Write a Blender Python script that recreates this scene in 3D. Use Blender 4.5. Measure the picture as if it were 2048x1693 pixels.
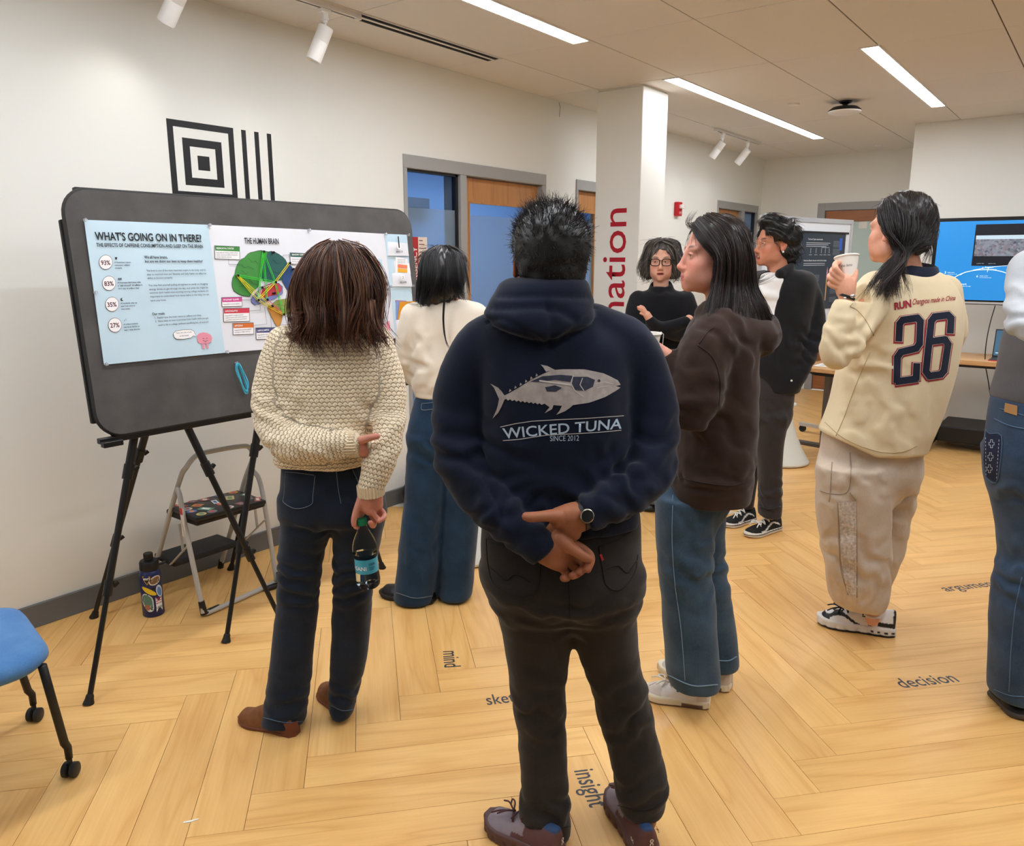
import bpy, bmesh, math, random
import numpy as np
from mathutils import Vector, Matrix
from mathutils.bvhtree import BVHTree

for _o in list(bpy.data.objects): bpy.data.objects.remove(_o)
SC = bpy.context.scene
COL = SC.collection
# ------------------------------------------------------------ camera
FPX, PITCH, YAW, CAMH = 1562.5, .20705, -.64758, 1.563
cd = bpy.data.cameras.new('camera'); cam = bpy.data.objects.new('camera', cd); COL.objects.link(cam)
cd.sensor_fit = 'HORIZONTAL'; cd.sensor_width = 36.0; cd.lens = 36.0*FPX/2048; cd.clip_start = .05
cam.location = (0, 0, CAMH); cam.rotation_euler = (math.pi/2-PITCH, 0, -YAW)
SC.camera = cam
# ------------------------------------------------------------ world, exposure
w = bpy.data.worlds.new('world'); SC.world = w; w.use_nodes = True
w.node_tree.nodes['Background'].inputs[0].default_value = (1, .97, .93, 1)
w.node_tree.nodes['Background'].inputs[1].default_value = .35
SC.view_settings.view_transform = 'Standard'; SC.view_settings.look = 'None'
SC.view_settings.gamma = 1; SC.view_settings.use_curve_mapping = False
SC.view_settings.exposure = 0.40
LED = 27.0          # strength of the ceiling light diffusers
OFFICE_W = 60.0
SPOT_W = 2.0
SC.cycles.max_bounces = 8; SC.cycles.diffuse_bounces = 5; SC.cycles.transparent_max_bounces = 16

# ------------------------------------------------------------ pixel <-> world helpers
fwv = np.array([math.sin(YAW)*math.cos(PITCH), math.cos(YAW)*math.cos(PITCH), -math.sin(PITCH)])
rv = np.array([math.cos(YAW), -math.sin(YAW), 0.0]); uv_ = np.cross(rv, fwv)
fh = np.array([math.sin(YAW), math.cos(YAW), 0.0])
CP = np.array([0, 0, CAMH])
def ray(x, y): return fwv + rv*(x-1024)/FPX - uv_*(y-846.5)/FPX
def onz(x, y, z=0.): d = ray(x, y); return CP + d*(z-CAMH)/d[2]
def onx(x, y, X): d = ray(x, y); return CP + d*X/d[0]
def ony(x, y, Y): d = ray(x, y); return CP + d*Y/d[1]
def onf(x, y, D): d = ray(x, y); return CP + d*D/(d@fh)
def fwd(p): return float(np.asarray(p)@fh)

# ------------------------------------------------------------ materials
def lin(c):
    return tuple(((v/255.)/12.92 if v/255. <= .04045 else ((v/255.+.055)/1.055)**2.4) for v in c)
MATS = {}
def _sock(n, *names):
    for k in names:
        if k in n.inputs: return n.inputs[k]
def mat(name, rgb, rough=.6, metal=0., noise=0., nscale=20., bump=0., bscale=200., emit=None, estr=0., alpha=1., trans=0., ior=1.45, spec=.5, sheen=0., attr=None, coords='Object', stretch=(1,1,1), coat=0.):
    """generic procedural principled material; rgb is sRGB 0..255"""
    if name in MATS: return MATS[name]
    m = bpy.data.materials.new(name); m.use_nodes = True; nt = m.node_tree; b = nt.nodes['Principled BSDF']
    c = lin(rgb)
    b.inputs['Base Color'].default_value = (*c, 1); b.inputs['Roughness'].default_value = rough; b.inputs['Metallic'].default_value = metal
    b.inputs['IOR'].default_value = ior; b.inputs['Specular IOR Level'].default_value = spec
    if sheen: b.inputs['Sheen Weight'].default_value = sheen; b.inputs['Sheen Roughness'].default_value = .4
    if coat: b.inputs['Coat Weight'].default_value = coat
    if trans: b.inputs['Transmission Weight'].default_value = trans
    if alpha < 1: b.inputs['Alpha'].default_value = alpha
    if emit: b.inputs['Emission Color'].default_value = (*lin(emit), 1); b.inputs['Emission Strength'].default_value = estr
    src = None
    if attr:
        a = nt.nodes.new('ShaderNodeAttribute'); a.attribute_name = attr; src = a.outputs['Color']
        nt.links.new(src, b.inputs['Base Color'])
    if noise or bump:
        tc = nt.nodes.new('ShaderNodeTexCoord'); mp = nt.nodes.new('ShaderNodeMapping'); mp.inputs['Scale'].default_value = stretch
        nt.links.new(tc.outputs[coords], mp.inputs[0])
    if noise:
        n = nt.nodes.new('ShaderNodeTexNoise'); n.inputs['Scale'].default_value = nscale; n.inputs['Detail'].default_value = 5
        nt.links.new(mp.outputs[0], n.inputs['Vector'])
        mx = nt.nodes.new('ShaderNodeMix'); mx.data_type = 'RGBA'; mx.blend_type = 'MULTIPLY'; mx.inputs['Factor'].default_value = 1.
        cr = nt.nodes.new('ShaderNodeMapRange'); cr.inputs[1].default_value = .3; cr.inputs[2].default_value = .7
        cr.inputs[3].default_value = 1-noise; cr.inputs[4].default_value = 1+noise
        nt.links.new(n.outputs[0], cr.inputs[0])
        if src: nt.links.new(src, mx.inputs[6])
        else: mx.inputs[6].default_value = (*c, 1)
        nt.links.new(cr.outputs[0], mx.inputs[7]); nt.links.new(mx.outputs[2], b.inputs['Base Color'])
    if bump:
        n2 = nt.nodes.new('ShaderNodeTexNoise'); n2.inputs['Scale'].default_value = bscale; n2.inputs['Detail'].default_value = 3
        nt.links.new(mp.outputs[0], n2.inputs['Vector'])
        bp = nt.nodes.new('ShaderNodeBump'); bp.inputs['Strength'].default_value = bump; bp.inputs['Distance'].default_value = .002
        nt.links.new(n2.outputs[0], bp.inputs['Height']); nt.links.new(bp.outputs[0], b.inputs['Normal'])
    MATS[name] = m
    return m
def weave(name, rgb, rgb2, scale=700., rough=.85, bump=.3, var=.12, sheen=.15, fade=None):
    """woven / denim cloth: fine twill threads plus soft mottling; fade = noise driven lighter wear"""
    if name in MATS: return MATS[name]
    m = bpy.data.materials.new(name); m.use_nodes = True; nt = m.node_tree; b = nt.nodes['Principled BSDF']
    b.inputs['Roughness'].default_value = rough; b.inputs['Specular IOR Level'].default_value = .2
    b.inputs['Sheen Weight'].default_value = sheen
    N, Lk = nt.nodes.new, nt.links.new
    tc = N('ShaderNodeTexCoord')
    n1 = N('ShaderNodeTexNoise'); n1.inputs['Scale'].default_value = 9; n1.inputs['Detail'].default_value = 5; Lk(tc.outputs['Object'], n1.inputs['Vector'])
    n2 = N('ShaderNodeTexNoise'); n2.inputs['Scale'].default_value = scale; n2.inputs['Detail'].default_value = 2
    mp = N('ShaderNodeMapping'); mp.inputs['Scale'].default_value = (1, 1, .25); Lk(tc.outputs['Object'], mp.inputs[0]); Lk(mp.outputs[0], n2.inputs['Vector'])
    ad = N('ShaderNodeMath'); ad.operation = 'MULTIPLY_ADD'; ad.inputs[1].default_value = .55; Lk(n2.outputs[0], ad.inputs[0]); Lk(n1.outputs[0], ad.inputs[2])
    mr = N('ShaderNodeMapRange'); mr.inputs[1].default_value = .5; mr.inputs[2].default_value = 1.05; Lk(ad.outputs[0], mr.inputs[0])
    mx = N('ShaderNodeMix'); mx.data_type = 'RGBA'; mx.inputs[6].default_value = (*lin(rgb), 1); mx.inputs[7].default_value = (*lin(rgb2), 1)
    Lk(mr.outputs[0], mx.inputs[0]); Lk(mx.outputs[2], b.inputs['Base Color'])
    bp = N('ShaderNodeBump'); bp.inputs['Strength'].default_value = bump; bp.inputs['Distance'].default_value = .001
    Lk(n2.outputs[0], bp.inputs['Height']); Lk(bp.outputs[0], b.inputs['Normal'])
    MATS[name] = m
    return m

# ------------------------------------------------------------ object helpers
def tag(o, label=None, cat=None, group=None, kind=None):
    if label: o['label'] = label
    if cat: o['category'] = cat
    if group: o['group'] = group
    if kind: o['kind'] = kind
    return o
def thing(name, loc, label, cat, group=None, rz=0.):
    o = bpy.data.objects.new(name, None); COL.objects.link(o); o.empty_display_size = .05
    o.location = Vector(loc); o.rotation_euler = (0, 0, rz)
    return tag(o, label, cat, group)
def link_mesh(name, me, m=None, parent=None, smooth=False, loc=None, label=None):
    o = bpy.data.objects.new(name, me); COL.objects.link(o)
    if m is not None:
        me.materials.append(m)
    if smooth: me.shade_smooth()
    if parent is not None: o.parent = parent
    if loc is not None: o.location = Vector(loc)
    if label: o['label'] = label
    return o
def world_of(parent):
    M = Matrix.Identity(4)
    while parent is not None:
        M = (Matrix.Translation(parent.location) @ parent.rotation_euler.to_matrix().to_4x4()) @ M
        parent = parent.parent
    return M
class MB:
    """collects shapes in world space; build() links them as ONE mesh object, moved into the parent's space"""
    def __init__(s): s.bm = bmesh.new()
    def _x(s, vs, M):
        for v in vs: v.co = M @ v.co
    def box(s, lo, hi, bev=0., seg=1, M=None):
        lo, hi = Vector(lo), Vector(hi)
        r = bmesh.ops.create_cube(s.bm, size=1.); vs = r['verts']
        for v in vs: v.co = Vector([lo[i]+(v.co[i]+.5)*(hi[i]-lo[i]) for i in range(3)])
        if bev > 0:
            es = list({e for v in vs for e in v.link_edges})
            r2 = bmesh.ops.bevel(s.bm, geom=es, offset=bev, segments=seg, profile=.5, affect='EDGES')
            vs = list({v for f in r2['faces'] for v in f.verts} | {v for v in vs if v.is_valid})
        if M is not None: s._x(vs, M)
        return s
    def bar(s, a, b, wx, wy, up=(0, 0, 1), bev=0.):
        a, b = Vector(a), Vector(b); d = b-a; L = d.length; z = d.normalized(); u = Vector(up)
        x = u.cross(z)
        if x.length < 1e-4: x = Vector((1, 0, 0)).cross(z)
        x.normalize(); y = z.cross(x)
        M = Matrix((( x.x, y.x, z.x, a.x), (x.y, y.y, z.y, a.y), (x.z, y.z, z.z, a.z), (0, 0, 0, 1)))
        return s.box((-wx/2, -wy/2, 0), (wx/2, wy/2, L), bev, M=M)
    def tube(s, pts, r, n=10, cap=True, flat=1.):
        pts = [Vector(p) for p in pts]; rings = []
        rs = r if hasattr(r, '__len__') else [r]*len(pts)
        t0 = (pts[1]-pts[0]).normalized(); ref = Vector((0, 0, 1)) if abs(t0.z) < .9 else Vector((1, 0, 0))
        x = ref.cross(t0).normalized()
        for i, p in enumerate(pts):
            t = (pts[min(i+1, len(pts)-1)]-pts[max(i-1, 0)]).normalized()
            x = (x-t*x.dot(t)).normalized(); y = t.cross(x)
            rings.append([s.bm.verts.new(p+(x*math.cos(a)+y*math.sin(a)*flat)*rs[i]) for a in [2*math.pi*k/n for k in range(n)]])
        for i in range(len(rings)-1):
            for k in range(n): s.bm.faces.new((rings[i][k], rings[i][(k+1) % n], rings[i+1][(k+1) % n], rings[i+1][k]))
        if cap: s.bm.faces.new(rings[0][::-1]); s.bm.faces.new(rings[-1])
        return s
    def lathe(s, prof, M=None, n=28, closed=False):
        """prof: list of (r, z) around z"""
        M = M or Matrix.Identity(4); rings = []
        for r, z in prof:
            if r < 1e-6: rings.append([s.bm.verts.new(M @ Vector((0, 0, z)))])
            else: rings.append([s.bm.verts.new(M @ Vector((r*math.cos(2*math.pi*k/n), r*math.sin(2*math.pi*k/n), z))) for k in range(n)])
        for a, b in zip(rings[:-1], rings[1:]):
            for k in range(n):
                q = (a[k % len(a)], a[(k+1) % len(a)], b[(k+1) % len(b)], b[k % len(b)])
                q = list(dict.fromkeys(q))
                if len(q) > 2: s.bm.faces.new(q)
        return s
    def poly(s, pts):
        s.bm.faces.new([s.bm.verts.new(Vector(p)) for p in pts]); return s
    def prism(s, pts, vec):
        a = [s.bm.verts.new(Vector(p)) for p in pts]; b = [s.bm.verts.new(Vector(p)+Vector(vec)) for p in pts]
        n = len(a); s.bm.faces.new(a[::-1]); s.bm.faces.new(b)
        for i in range(n): s.bm.faces.new((a[i], a[(i+1) % n], b[(i+1) % n], b[i]))
        return s
    def grid(s, P):
        """P: 2D list of points"""
        V = [[s.bm.verts.new(Vector(p)) for p in row] for row in P]
        for i in range(len(V)-1):
            for j in range(len(V[0])-1): s.bm.faces.new((V[i][j], V[i+1][j], V[i+1][j+1], V[i][j+1]))
        return s
    def sphere(s, c, r, M=None, u=14, v=10):
        rr = r if hasattr(r, '__len__') else (r, r, r)
        S = Matrix.Translation(Vector(c)) @ (M or Matrix.Identity(4)) @ Matrix.Diagonal((*rr, 1))
        bmesh.ops.create_uvsphere(s.bm, u_segments=u, v_segments=v, radius=1., matrix=S); return s
    def add_mesh(s, me, M):
        vs0 = len(s.bm.verts); s.bm.from_mesh(me); s.bm.verts.ensure_lookup_table()
        s._x(s.bm.verts[vs0:], M); return s
    def build(s, name, m, parent=None, smooth=False, label=None, recalc=True, kind=None, thing=None):
        if recalc: bmesh.ops.recalc_face_normals(s.bm, faces=s.bm.faces[:])
        me = bpy.data.meshes.new(name)
        if parent is not None: s._x(s.bm.verts, world_of(parent).inverted())
        o0 = None
        if thing is not None and parent is None:
            vs = [v.co for v in s.bm.verts]; lo = Vector([min(v[i] for v in vs) for i in range(3)]); hi = Vector([max(v[i] for v in vs) for i in range(3)])
            o0 = Vector(((lo.x+hi.x)/2, (lo.y+hi.y)/2, lo.z)); s._x(s.bm.verts, Matrix.Translation(-o0))
        s.bm.to_mesh(me); s.bm.free()
        o = link_mesh(name, me, m, parent, label=label)
        if smooth:
            me.shade_smooth()
            if smooth != True: me.set_sharp_from_angle(angle=math.radians(smooth))
        if o0 is not None: o.location = o0
        if kind: o['kind'] = kind
        if thing: tag(o, *thing)
        return o
def struct(mb, name, m, parent=None, label=None, smooth=False):
    return mb.build(name, m, parent, kind='structure' if parent is None else None, label=label, smooth=smooth)
def copy_tree(o, parent=None):
    c = o.copy(); COL.objects.link(c)
    if parent is not None: c.parent = parent; c.matrix_parent_inverse = Matrix.Identity(4)
    for ch in [k for k in bpy.data.objects if k.parent == o]: copy_tree(ch, c)
    return c
# text -> mesh data (flat, xy plane), unit em = size
_fonts = {}
def text_mesh(body, size=.1, bold=0., sx=1., shear=0., align='LEFT', spacing=1., line=1., ext=0.):
    cu = bpy.data.curves.new('t', 'FONT'); cu.body = body; cu.size = size; cu.align_x = align; cu.offset = bold*size; cu.shear = shear
    cu.space_character = spacing; cu.space_line = line; cu.resolution_u = 3; cu.extrude = ext
    o = bpy.data.objects.new('t', cu); COL.objects.link(o)
    dg = bpy.context.evaluated_depsgraph_get(); ev = o.evaluated_get(dg)
    me = bpy.data.meshes.new_from_object(ev)
    if sx != 1.: me.transform(Matrix.Diagonal((sx, 1, 1, 1)))
    bpy.data.objects.remove(o); bpy.data.curves.remove(cu)
    return me
def mesh_bounds(me):
    a = np.empty(len(me.vertices)*3); me.vertices.foreach_get('co', a); a = a.reshape(-1, 3)
    return a.min(0), a.max(0)
def frame(o, x, y, z=None):
    x, y = Vector(x), Vector(y); z = Vector(z) if z is not None else x.cross(y)
    return Matrix(((x.x, y.x, z.x, o[0]), (x.y, y.y, z.y, o[1]), (x.z, y.z, z.z, o[2]), (0, 0, 0, 1)))
def fit_text(body, w=None, h=None, xh=None, base=False, **k):
    """text mesh moved to origin (lower left, or on its baseline), scaled to width w / ink height h / x-height xh"""
    me = text_mesh(body, 1., **k); lo, hi = mesh_bounds(me)
    HH = hi[1]-lo[1]
    if xh: h = (hi[1]-lo[1])*xh/.53
    if base: lo[1] = 0; hi[1] -= 0
    sx = w/(hi[0]-lo[0]) if w else None; sy = h/(HH) if h else None
    sx = sx or sy; sy = sy or sx
    me.transform(Matrix.Diagonal((sx, sy, 1, 1)) @ Matrix.Translation((-lo[0], -lo[1], 0)))
    return me
def catmull(P, n=8):
    P = np.asarray(P, float); out = []
    Q = np.vstack([2*P[0]-P[1], P, 2*P[-1]-P[-2]])
    for i in range(1, len(Q)-2):
        for t in np.linspace(0, 1, n, endpoint=False):
            a, b, c, d = Q[i-1], Q[i], Q[i+1], Q[i+2]
            out.append(.5*((2*b)+(c-a)*t+(2*a-5*b+4*c-d)*t*t+(3*b-a-3*c+d)*t**3))
    out.append(P[-1])
    return np.array(out)
random.seed(7); RNG = np.random.default_rng(7)
# ============================================================ ROOM
XL, YB, YR, XC, ZC = -3.54, 9.73, 8.03, -1.57, 2.743
XE, YF = 3.4, -2.2
M_wall = mat('wall_paint', (235, 235, 228), .55, bump=.05, bscale=350)
M_ceil = mat('ceiling_paint', (226, 222, 216), .9, bump=.12, bscale=420)
M_seam = mat('dark_gap', (96, 74, 52), .9)
M_frame = mat('grey_frame_paint', (160, 160, 158), .45)
M_base = mat('baseboard_rubber', (104, 106, 106), .5)
M_white = mat('white_enamel', (232, 230, 226), .4)
M_black = mat('black_metal', (20, 20, 21), .38, spec=.4)
M_blackp = mat('black_plastic', (24, 24, 25), .5)
M_diff = mat('led_diffuser', (255, 252, 245), .5, emit=(241, 245, 252), estr=LED)

def wood(name, c1, c2, scale=3., ring=9., rough=.4, per_obj=.10, axis=0, bump=.03, spec=.5):
    m = bpy.data.materials.new(name); m.use_nodes = True; nt = m.node_tree; b = nt.nodes['Principled BSDF']; N, Lk = nt.nodes.new, nt.links.new
    b.inputs['Roughness'].default_value = rough; b.inputs['Specular IOR Level'].default_value = spec
    tc = N('ShaderNodeTexCoord'); oi = N('ShaderNodeObjectInfo')
    off = N('ShaderNodeVectorMath'); off.operation = 'SCALE'; off.inputs[0].default_value = (13., 7., 3.); Lk(oi.outputs['Random'], off.inputs['Scale'])
    ad = N('ShaderNodeVectorMath'); ad.operation = 'ADD'; Lk(tc.outputs['Object'], ad.inputs[0]); Lk(off.outputs[0], ad.inputs[1])
    st = [14., 14., 14.]; st[axis] = 1.4
    mp = N('ShaderNodeMapping'); mp.inputs['Scale'].default_value = st; Lk(ad.outputs[0], mp.inputs[0])
    n1 = N('ShaderNodeTexNoise'); n1.inputs['Scale'].default_value = .55; n1.inputs['Detail'].default_value = 2; n1.inputs['Distortion'].default_value = .6; Lk(mp.outputs[0], n1.inputs['Vector'])
    # cathedral grain: contour bands of a stretched noise
    k = N('ShaderNodeMath'); k.operation = 'MULTIPLY'; k.inputs[1].default_value = ring; Lk(n1.outputs[0], k.inputs[0])
    fr = N('ShaderNodeMath'); fr.operation = 'PINGPONG'; fr.inputs[1].default_value = 1.; Lk(k.outputs[0], fr.inputs[0])
    pw = N('ShaderNodeMath'); pw.operation = 'POWER'; pw.inputs[1].default_value = 3.; Lk(fr.outputs[0], pw.inputs[0])
    mp2 = N('ShaderNodeMapping'); st2 = [120., 120., 120.]; st2[axis] = 5.; mp2.inputs['Scale'].default_value = st2; Lk(ad.outputs[0], mp2.inputs[0])
    n2 = N('ShaderNodeTexNoise'); n2.inputs['Scale'].default_value = 1.; n2.inputs['Detail'].default_value = 4; Lk(mp2.outputs[0], n2.inputs['Vector'])
    mp3 = N('ShaderNodeMapping'); st3 = [9., 9., 9.]; st3[axis] = 2.; mp3.inputs['Scale'].default_value = st3; Lk(ad.outputs[0], mp3.inputs[0])
    n3 = N('ShaderNodeTexNoise'); n3.inputs['Scale'].default_value = 1.; n3.inputs['Detail'].default_value = 3; Lk(mp3.outputs[0], n3.inputs['Vector'])
    s1 = N('ShaderNodeMath'); s1.operation = 'MULTIPLY'; s1.inputs[1].default_value = .30; Lk(pw.outputs[0], s1.inputs[0])
    s2 = N('ShaderNodeMath'); s2.operation = 'MULTIPLY_ADD'; s2.inputs[1].default_value = .45; Lk(n2.outputs[0], s2.inputs[0]); Lk(s1.outputs[0], s2.inputs[2])
    s3 = N('ShaderNodeMath'); s3.operation = 'MULTIPLY_ADD'; s3.inputs[1].default_value = .7; Lk(n3.outputs[0], s3.inputs[0]); Lk(s2.outputs[0], s3.inputs[2])
    mr = N('ShaderNodeMapRange'); mr.inputs[1].default_value = .42; mr.inputs[2].default_value = .95; Lk(s3.outputs[0], mr.inputs[0])
    mx = N('ShaderNodeMix'); mx.data_type = 'RGBA'; mx.inputs[6].default_value = (*lin(c1), 1); mx.inputs[7].default_value = (*lin(c2), 1); Lk(mr.outputs[0], mx.inputs[0])
    hv = N('ShaderNodeHueSaturation'); Lk(mx.outputs[2], hv.inputs['Color'])
    vr = N('ShaderNodeMapRange'); vr.inputs[3].default_value = 1-per_obj; vr.inputs[4].default_value = 1+per_obj; Lk(oi.outputs['Random'], vr.inputs[0]); Lk(vr.outputs[0], hv.inputs['Value'])
    Lk(hv.outputs[0], b.inputs['Base Color'])
    bp = N('ShaderNodeBump'); bp.inputs['Strength'].default_value = bump; bp.inputs['Distance'].default_value = .001; Lk(n2.outputs[0], bp.inputs['Height']); Lk(bp.outputs[0], b.inputs['Normal'])
    MATS[name] = m
    return m
M_plank = wood('floor_plank_maple', (240, 194, 123), (220, 166, 96), rough=.34, per_obj=.045, spec=.45)
M_door = wood('door_maple', (196, 140, 80), (170, 112, 58), rough=.4, per_obj=.02, axis=2)
M_door2 = wood('door_cherry', (168, 108, 62), (146, 88, 48), rough=.4, per_obj=.02, axis=0)
M_tabletop = wood('table_butcher_block', (214, 172, 118), (180, 130, 82), rough=.4, per_obj=.02, axis=0)

# ---- floor: slab + herringbone planks
fl = struct(MB().box((XL, YF, -.06), (XE, YB, -.0035)), 'floor', M_seam)
Wp, Lp = .1522, .1522*6
dP = np.array([.740, -.6726]); dP /= np.hypot(*dP); nQ = np.array([-dP[1], dP[0]])   # plank direction, across
nQm = -nQ
p0, q0 = -3.681, -.3746
plank_me = {}
def clip_poly(P, xmin, xmax, ymin, ymax):
    for ax, lim, s in ((0, xmin, 1), (0, xmax, -1), (1, ymin, 1), (1, ymax, -1)):
        out = []
        for i in range(len(P)):
            a, b = P[i], P[(i+1) % len(P)]; fa, fb = s*(a[ax]-lim), s*(b[ax]-lim)
            if fa >= 0: out.append(a)
            if fa*fb < 0: t = fa/(fa-fb); out.append(a+(b-a)*t)
        P = out
        if len(P) < 3: return []
    return P
planks = []
for i in range(-70, 110):
    for k in range(-14, 15):
        for kind in (0, 1):
            if kind == 0: a0, a1, b0, b1 = i+k*6, i+k*6+6, i-k*6, i-k*6+1
            else: a0, a1, b0, b1 = i+k*6, i+k*6+1, i-k*6+1, i-k*6+7
            c = [(a0, b0), (a1, b0), (a1, b1), (a0, b1)]
            g = .0007
            pl = []
            for (a, b), (sa, sb) in zip(c, ((1, 1), (-1, 1), (-1, -1), (1, -1))):
                p, q = p0+a*Wp+sa*g, q0+b*Wp+sb*g
                pl.append(dP*p+nQm*q)
            full = pl; pl = clip_poly(pl, XL+.002, XE, YF, YB-.002)
            if len(pl) < 3: continue
            cen = np.mean(pl, axis=0); v = np.array([*cen, 0])-CP; dz = v@fwv
            # keep what the frame, or a view one step aside, can see
            pts = [np.array([*q, 0])-CP for q in list(pl)+[cen]]
            vis = False
            for v in pts:
                dz = v@fwv
                if dz > .5 and abs(v@rv/dz) < .78 and -(v@uv_)/dz < .66: vis = True
            if not vis: continue
            planks.append((kind, full, pl, dz))
def plank_area(P):
    x, y = np.array([q[0] for q in P]), np.array([q[1] for q in P]); return abs(np.dot(x, np.roll(y, 1))-np.dot(y, np.roll(x, 1)))/2
planks.sort(key=lambda t: -plank_area(t[2])/max(t[3], .6)**3)
extra = MB()
for n_, (kind, full, pl, dz) in enumerate(planks):
    if n_ < 299:
        base = np.mean(full, axis=0); ang = math.atan2(*(dP if kind == 0 else nQ)[::-1])
        loc2 = [Vector(((q-base)@np.array([math.cos(ang), math.sin(ang)]), (q-base)@np.array([-math.sin(ang), math.cos(ang)]))) for q in pl]
        whole = len(pl) == 4 and abs(plank_area(pl)-plank_area(full)) < 1e-6
        if whole and 'w' in plank_me: me = plank_me['w']
        else:
            m_ = MB(); ar = sum(loc2[j].x*loc2[(j+1) % len(loc2)].y-loc2[(j+1) % len(loc2)].x*loc2[j].y for j in range(len(loc2)))
            if ar < 0: loc2 = loc2[::-1]
            cx = sum(loc2, Vector((0, 0)))/len(loc2)
            top = [(cx+(q-cx)*(1-.0006/max((q-cx).length, .01))) for q in loc2]
            m_.prism([(q.x, q.y, -.004) for q in loc2], (0, 0, .0034))
            vs = [m_.bm.verts.new((q.x, q.y, 0)) for q in top]; m_.bm.faces.new(vs)
            m_.bm.verts.ensure_lookup_table(); n = len(loc2); lo = m_.bm.verts[n:2*n]
            for j in range(n): m_.bm.faces.new((lo[j], lo[(j+1) % n], vs[(j+1) % n], vs[j]))
            bmesh.ops.recalc_face_normals(m_.bm, faces=m_.bm.faces[:])
            me = bpy.data.meshes.new('plank'); m_.bm.to_mesh(me); m_.bm.free(); me.materials.append(M_plank)
            if whole: plank_me['w'] = me
        o = bpy.data.objects.new('plank', me); COL.objects.link(o); o.parent = fl
        o.location = (base[0], base[1], 0); o.rotation_euler = (0, 0, ang)
    else:
        extra.prism([(q[0], q[1], -.004) for q in pl], (0, 0, .004))
if len(planks) > 299: extra.build('far_planks', M_plank, fl, kind='stuff')
else: extra.bm.free()
# the words let into the floor
M_vinyl = mat('floor_word_vinyl', (62, 66, 70), .5)
def floor_word(word, pa, pb, h, bold=.006):
    """baseline starts at pixel pa, ends at pb (on the floor)"""
    a, b = onz(*pa), onz(*pb); x = Vector(b-a); L = x.length; x.normalize(); y = Vector((0, 0, 1)).cross(x)
    me = fit_text(word, w=L, xh=h, base=True, bold=bold)
    mb = MB().add_mesh(me, frame((a[0], a[1], .0006), x, y)); lo, hi = mesh_bounds(me)
    return mb.build('floor_word', M_vinyl, fl, label='dark grey vinyl word "%s" on the planks' % word)
floor_word('mind', (886, 1304), (889, 1336), .05)
floor_word('sketch', (975, 1411), (1062, 1401), .05)
floor_word('insight', (1148, 1543), (1180, 1617), .05)
floor_word('decision', (1806, 1377), (1920, 1364), .05)
floor_word('argument', (1894, 1184), (2003, 1171), .05)
floor_word('idea', (1225, 1148), (1282, 1142), .05)

# ---- walls
def wall_with_holes(name, axis, pos, thick, u0, u1, holes, m=M_wall):
    """holes: (u0,u1,z0,z1)"""
    mb = MB(); us = sorted({u0, u1, *[h[0] for h in holes], *[h[1] for h in holes]})
    for a, b in zip(us[:-1], us[1:]):
        zs = [(0, ZC)]
        for h in holes:
            if h[0] <= a and h[1] >= b: zs = [(0, h[2])]*(h[2] > 0)+[(h[3], ZC)]
        for z0, z1 in zs:
            lo, hi = (min(pos, pos+thick), a, z0), (max(pos, pos+thick), b, z1)
            if axis == 'y': lo, hi = (a, lo[0], z0), (b, hi[0], z1)
            mb.box(lo, hi)
    bmesh.ops.remove_doubles(mb.bm, verts=mb.bm.verts[:], dist=1e-5)
    return struct(mb, name, m)
D1 = (3.575, 5.10); D2 = (5.53, 6.95); D3 = (8.39, 9.62); DH = 2.19
WL = wall_with_holes('wall_left', 'x', XL, -.13, YF, YB, [(*D1, 0, DH), (*D2, 0, DH), (*D3, 0, DH)])
WB = wall_with_holes('wall_back', 'y', YB, .13, XL, XC+.3, [(-2.86, -1.62, 0, 2.2)])
struct(MB().box((XC, YR, 0), (XE, YR+.12, ZC)).box((XC, YR+.12, 0), (XC+.12, YB, ZC)), 'wall_right', M_wall)
struct(MB().box((XE, YF, 0), (XE+.1, YR, ZC)), 'wall_east', M_wall)
struct(MB().box((XL, YF-.1, 0), (XE, YF, ZC)), 'wall_rear', M_wall)
# column with the red word
CX0, CX1, CY0, CY1 = -3.10, -2.732, 5.11, 5.49
colm = struct(MB().box((CX0, CY0, 0), (CX1, CY1, ZC-.012), bev=.004).box((CX0+.008, CY0+.008, ZC-.012), (CX1-.008, CY1-.008, ZC)), 'column', M_wall)
M_red = mat('red_vinyl', (176, 14, 38), .5)
me = fit_text('imagination', w=1.47, xh=.152, base=True, bold=.004); lo_, hi_ = mesh_bounds(me)
bl = -2.836          # baseline x ; text runs upwards
MB().add_mesh(me, frame((bl, CY0-.0012, 1.92-1.47), (0, 0, 1), (-1, 0, 0), (0, -1, 0))).build('column_lettering', M_red, colm, label='large red word "imagination" running up the column')
# baseboards
def base(name, pts, h=.105, t=.012, nrm=None):
    mb = MB()
    for (x0, y0, x1, y1) in pts: mb.box((min(x0, x1), min(y0, y1), 0), (max(x0, x1), max(y0, y1), h), bev=.003)
    struct(mb, name, M_base)
base('baseboard_left', [(XL, YF, XL+.014, D1[0]-.02), (XL, D1[1]+.02, XL+.014, D2[0]-.02), (XL, D2[1]+.02, XL+.014, D3[0]-.02)])
base('baseboard_back', [(XL, YB-.014, -2.9, YB)])
base('baseboard_right', [(XC-.014, YR-.014, XE, YR), (XC-.014, YR, XC, YB)])
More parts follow.
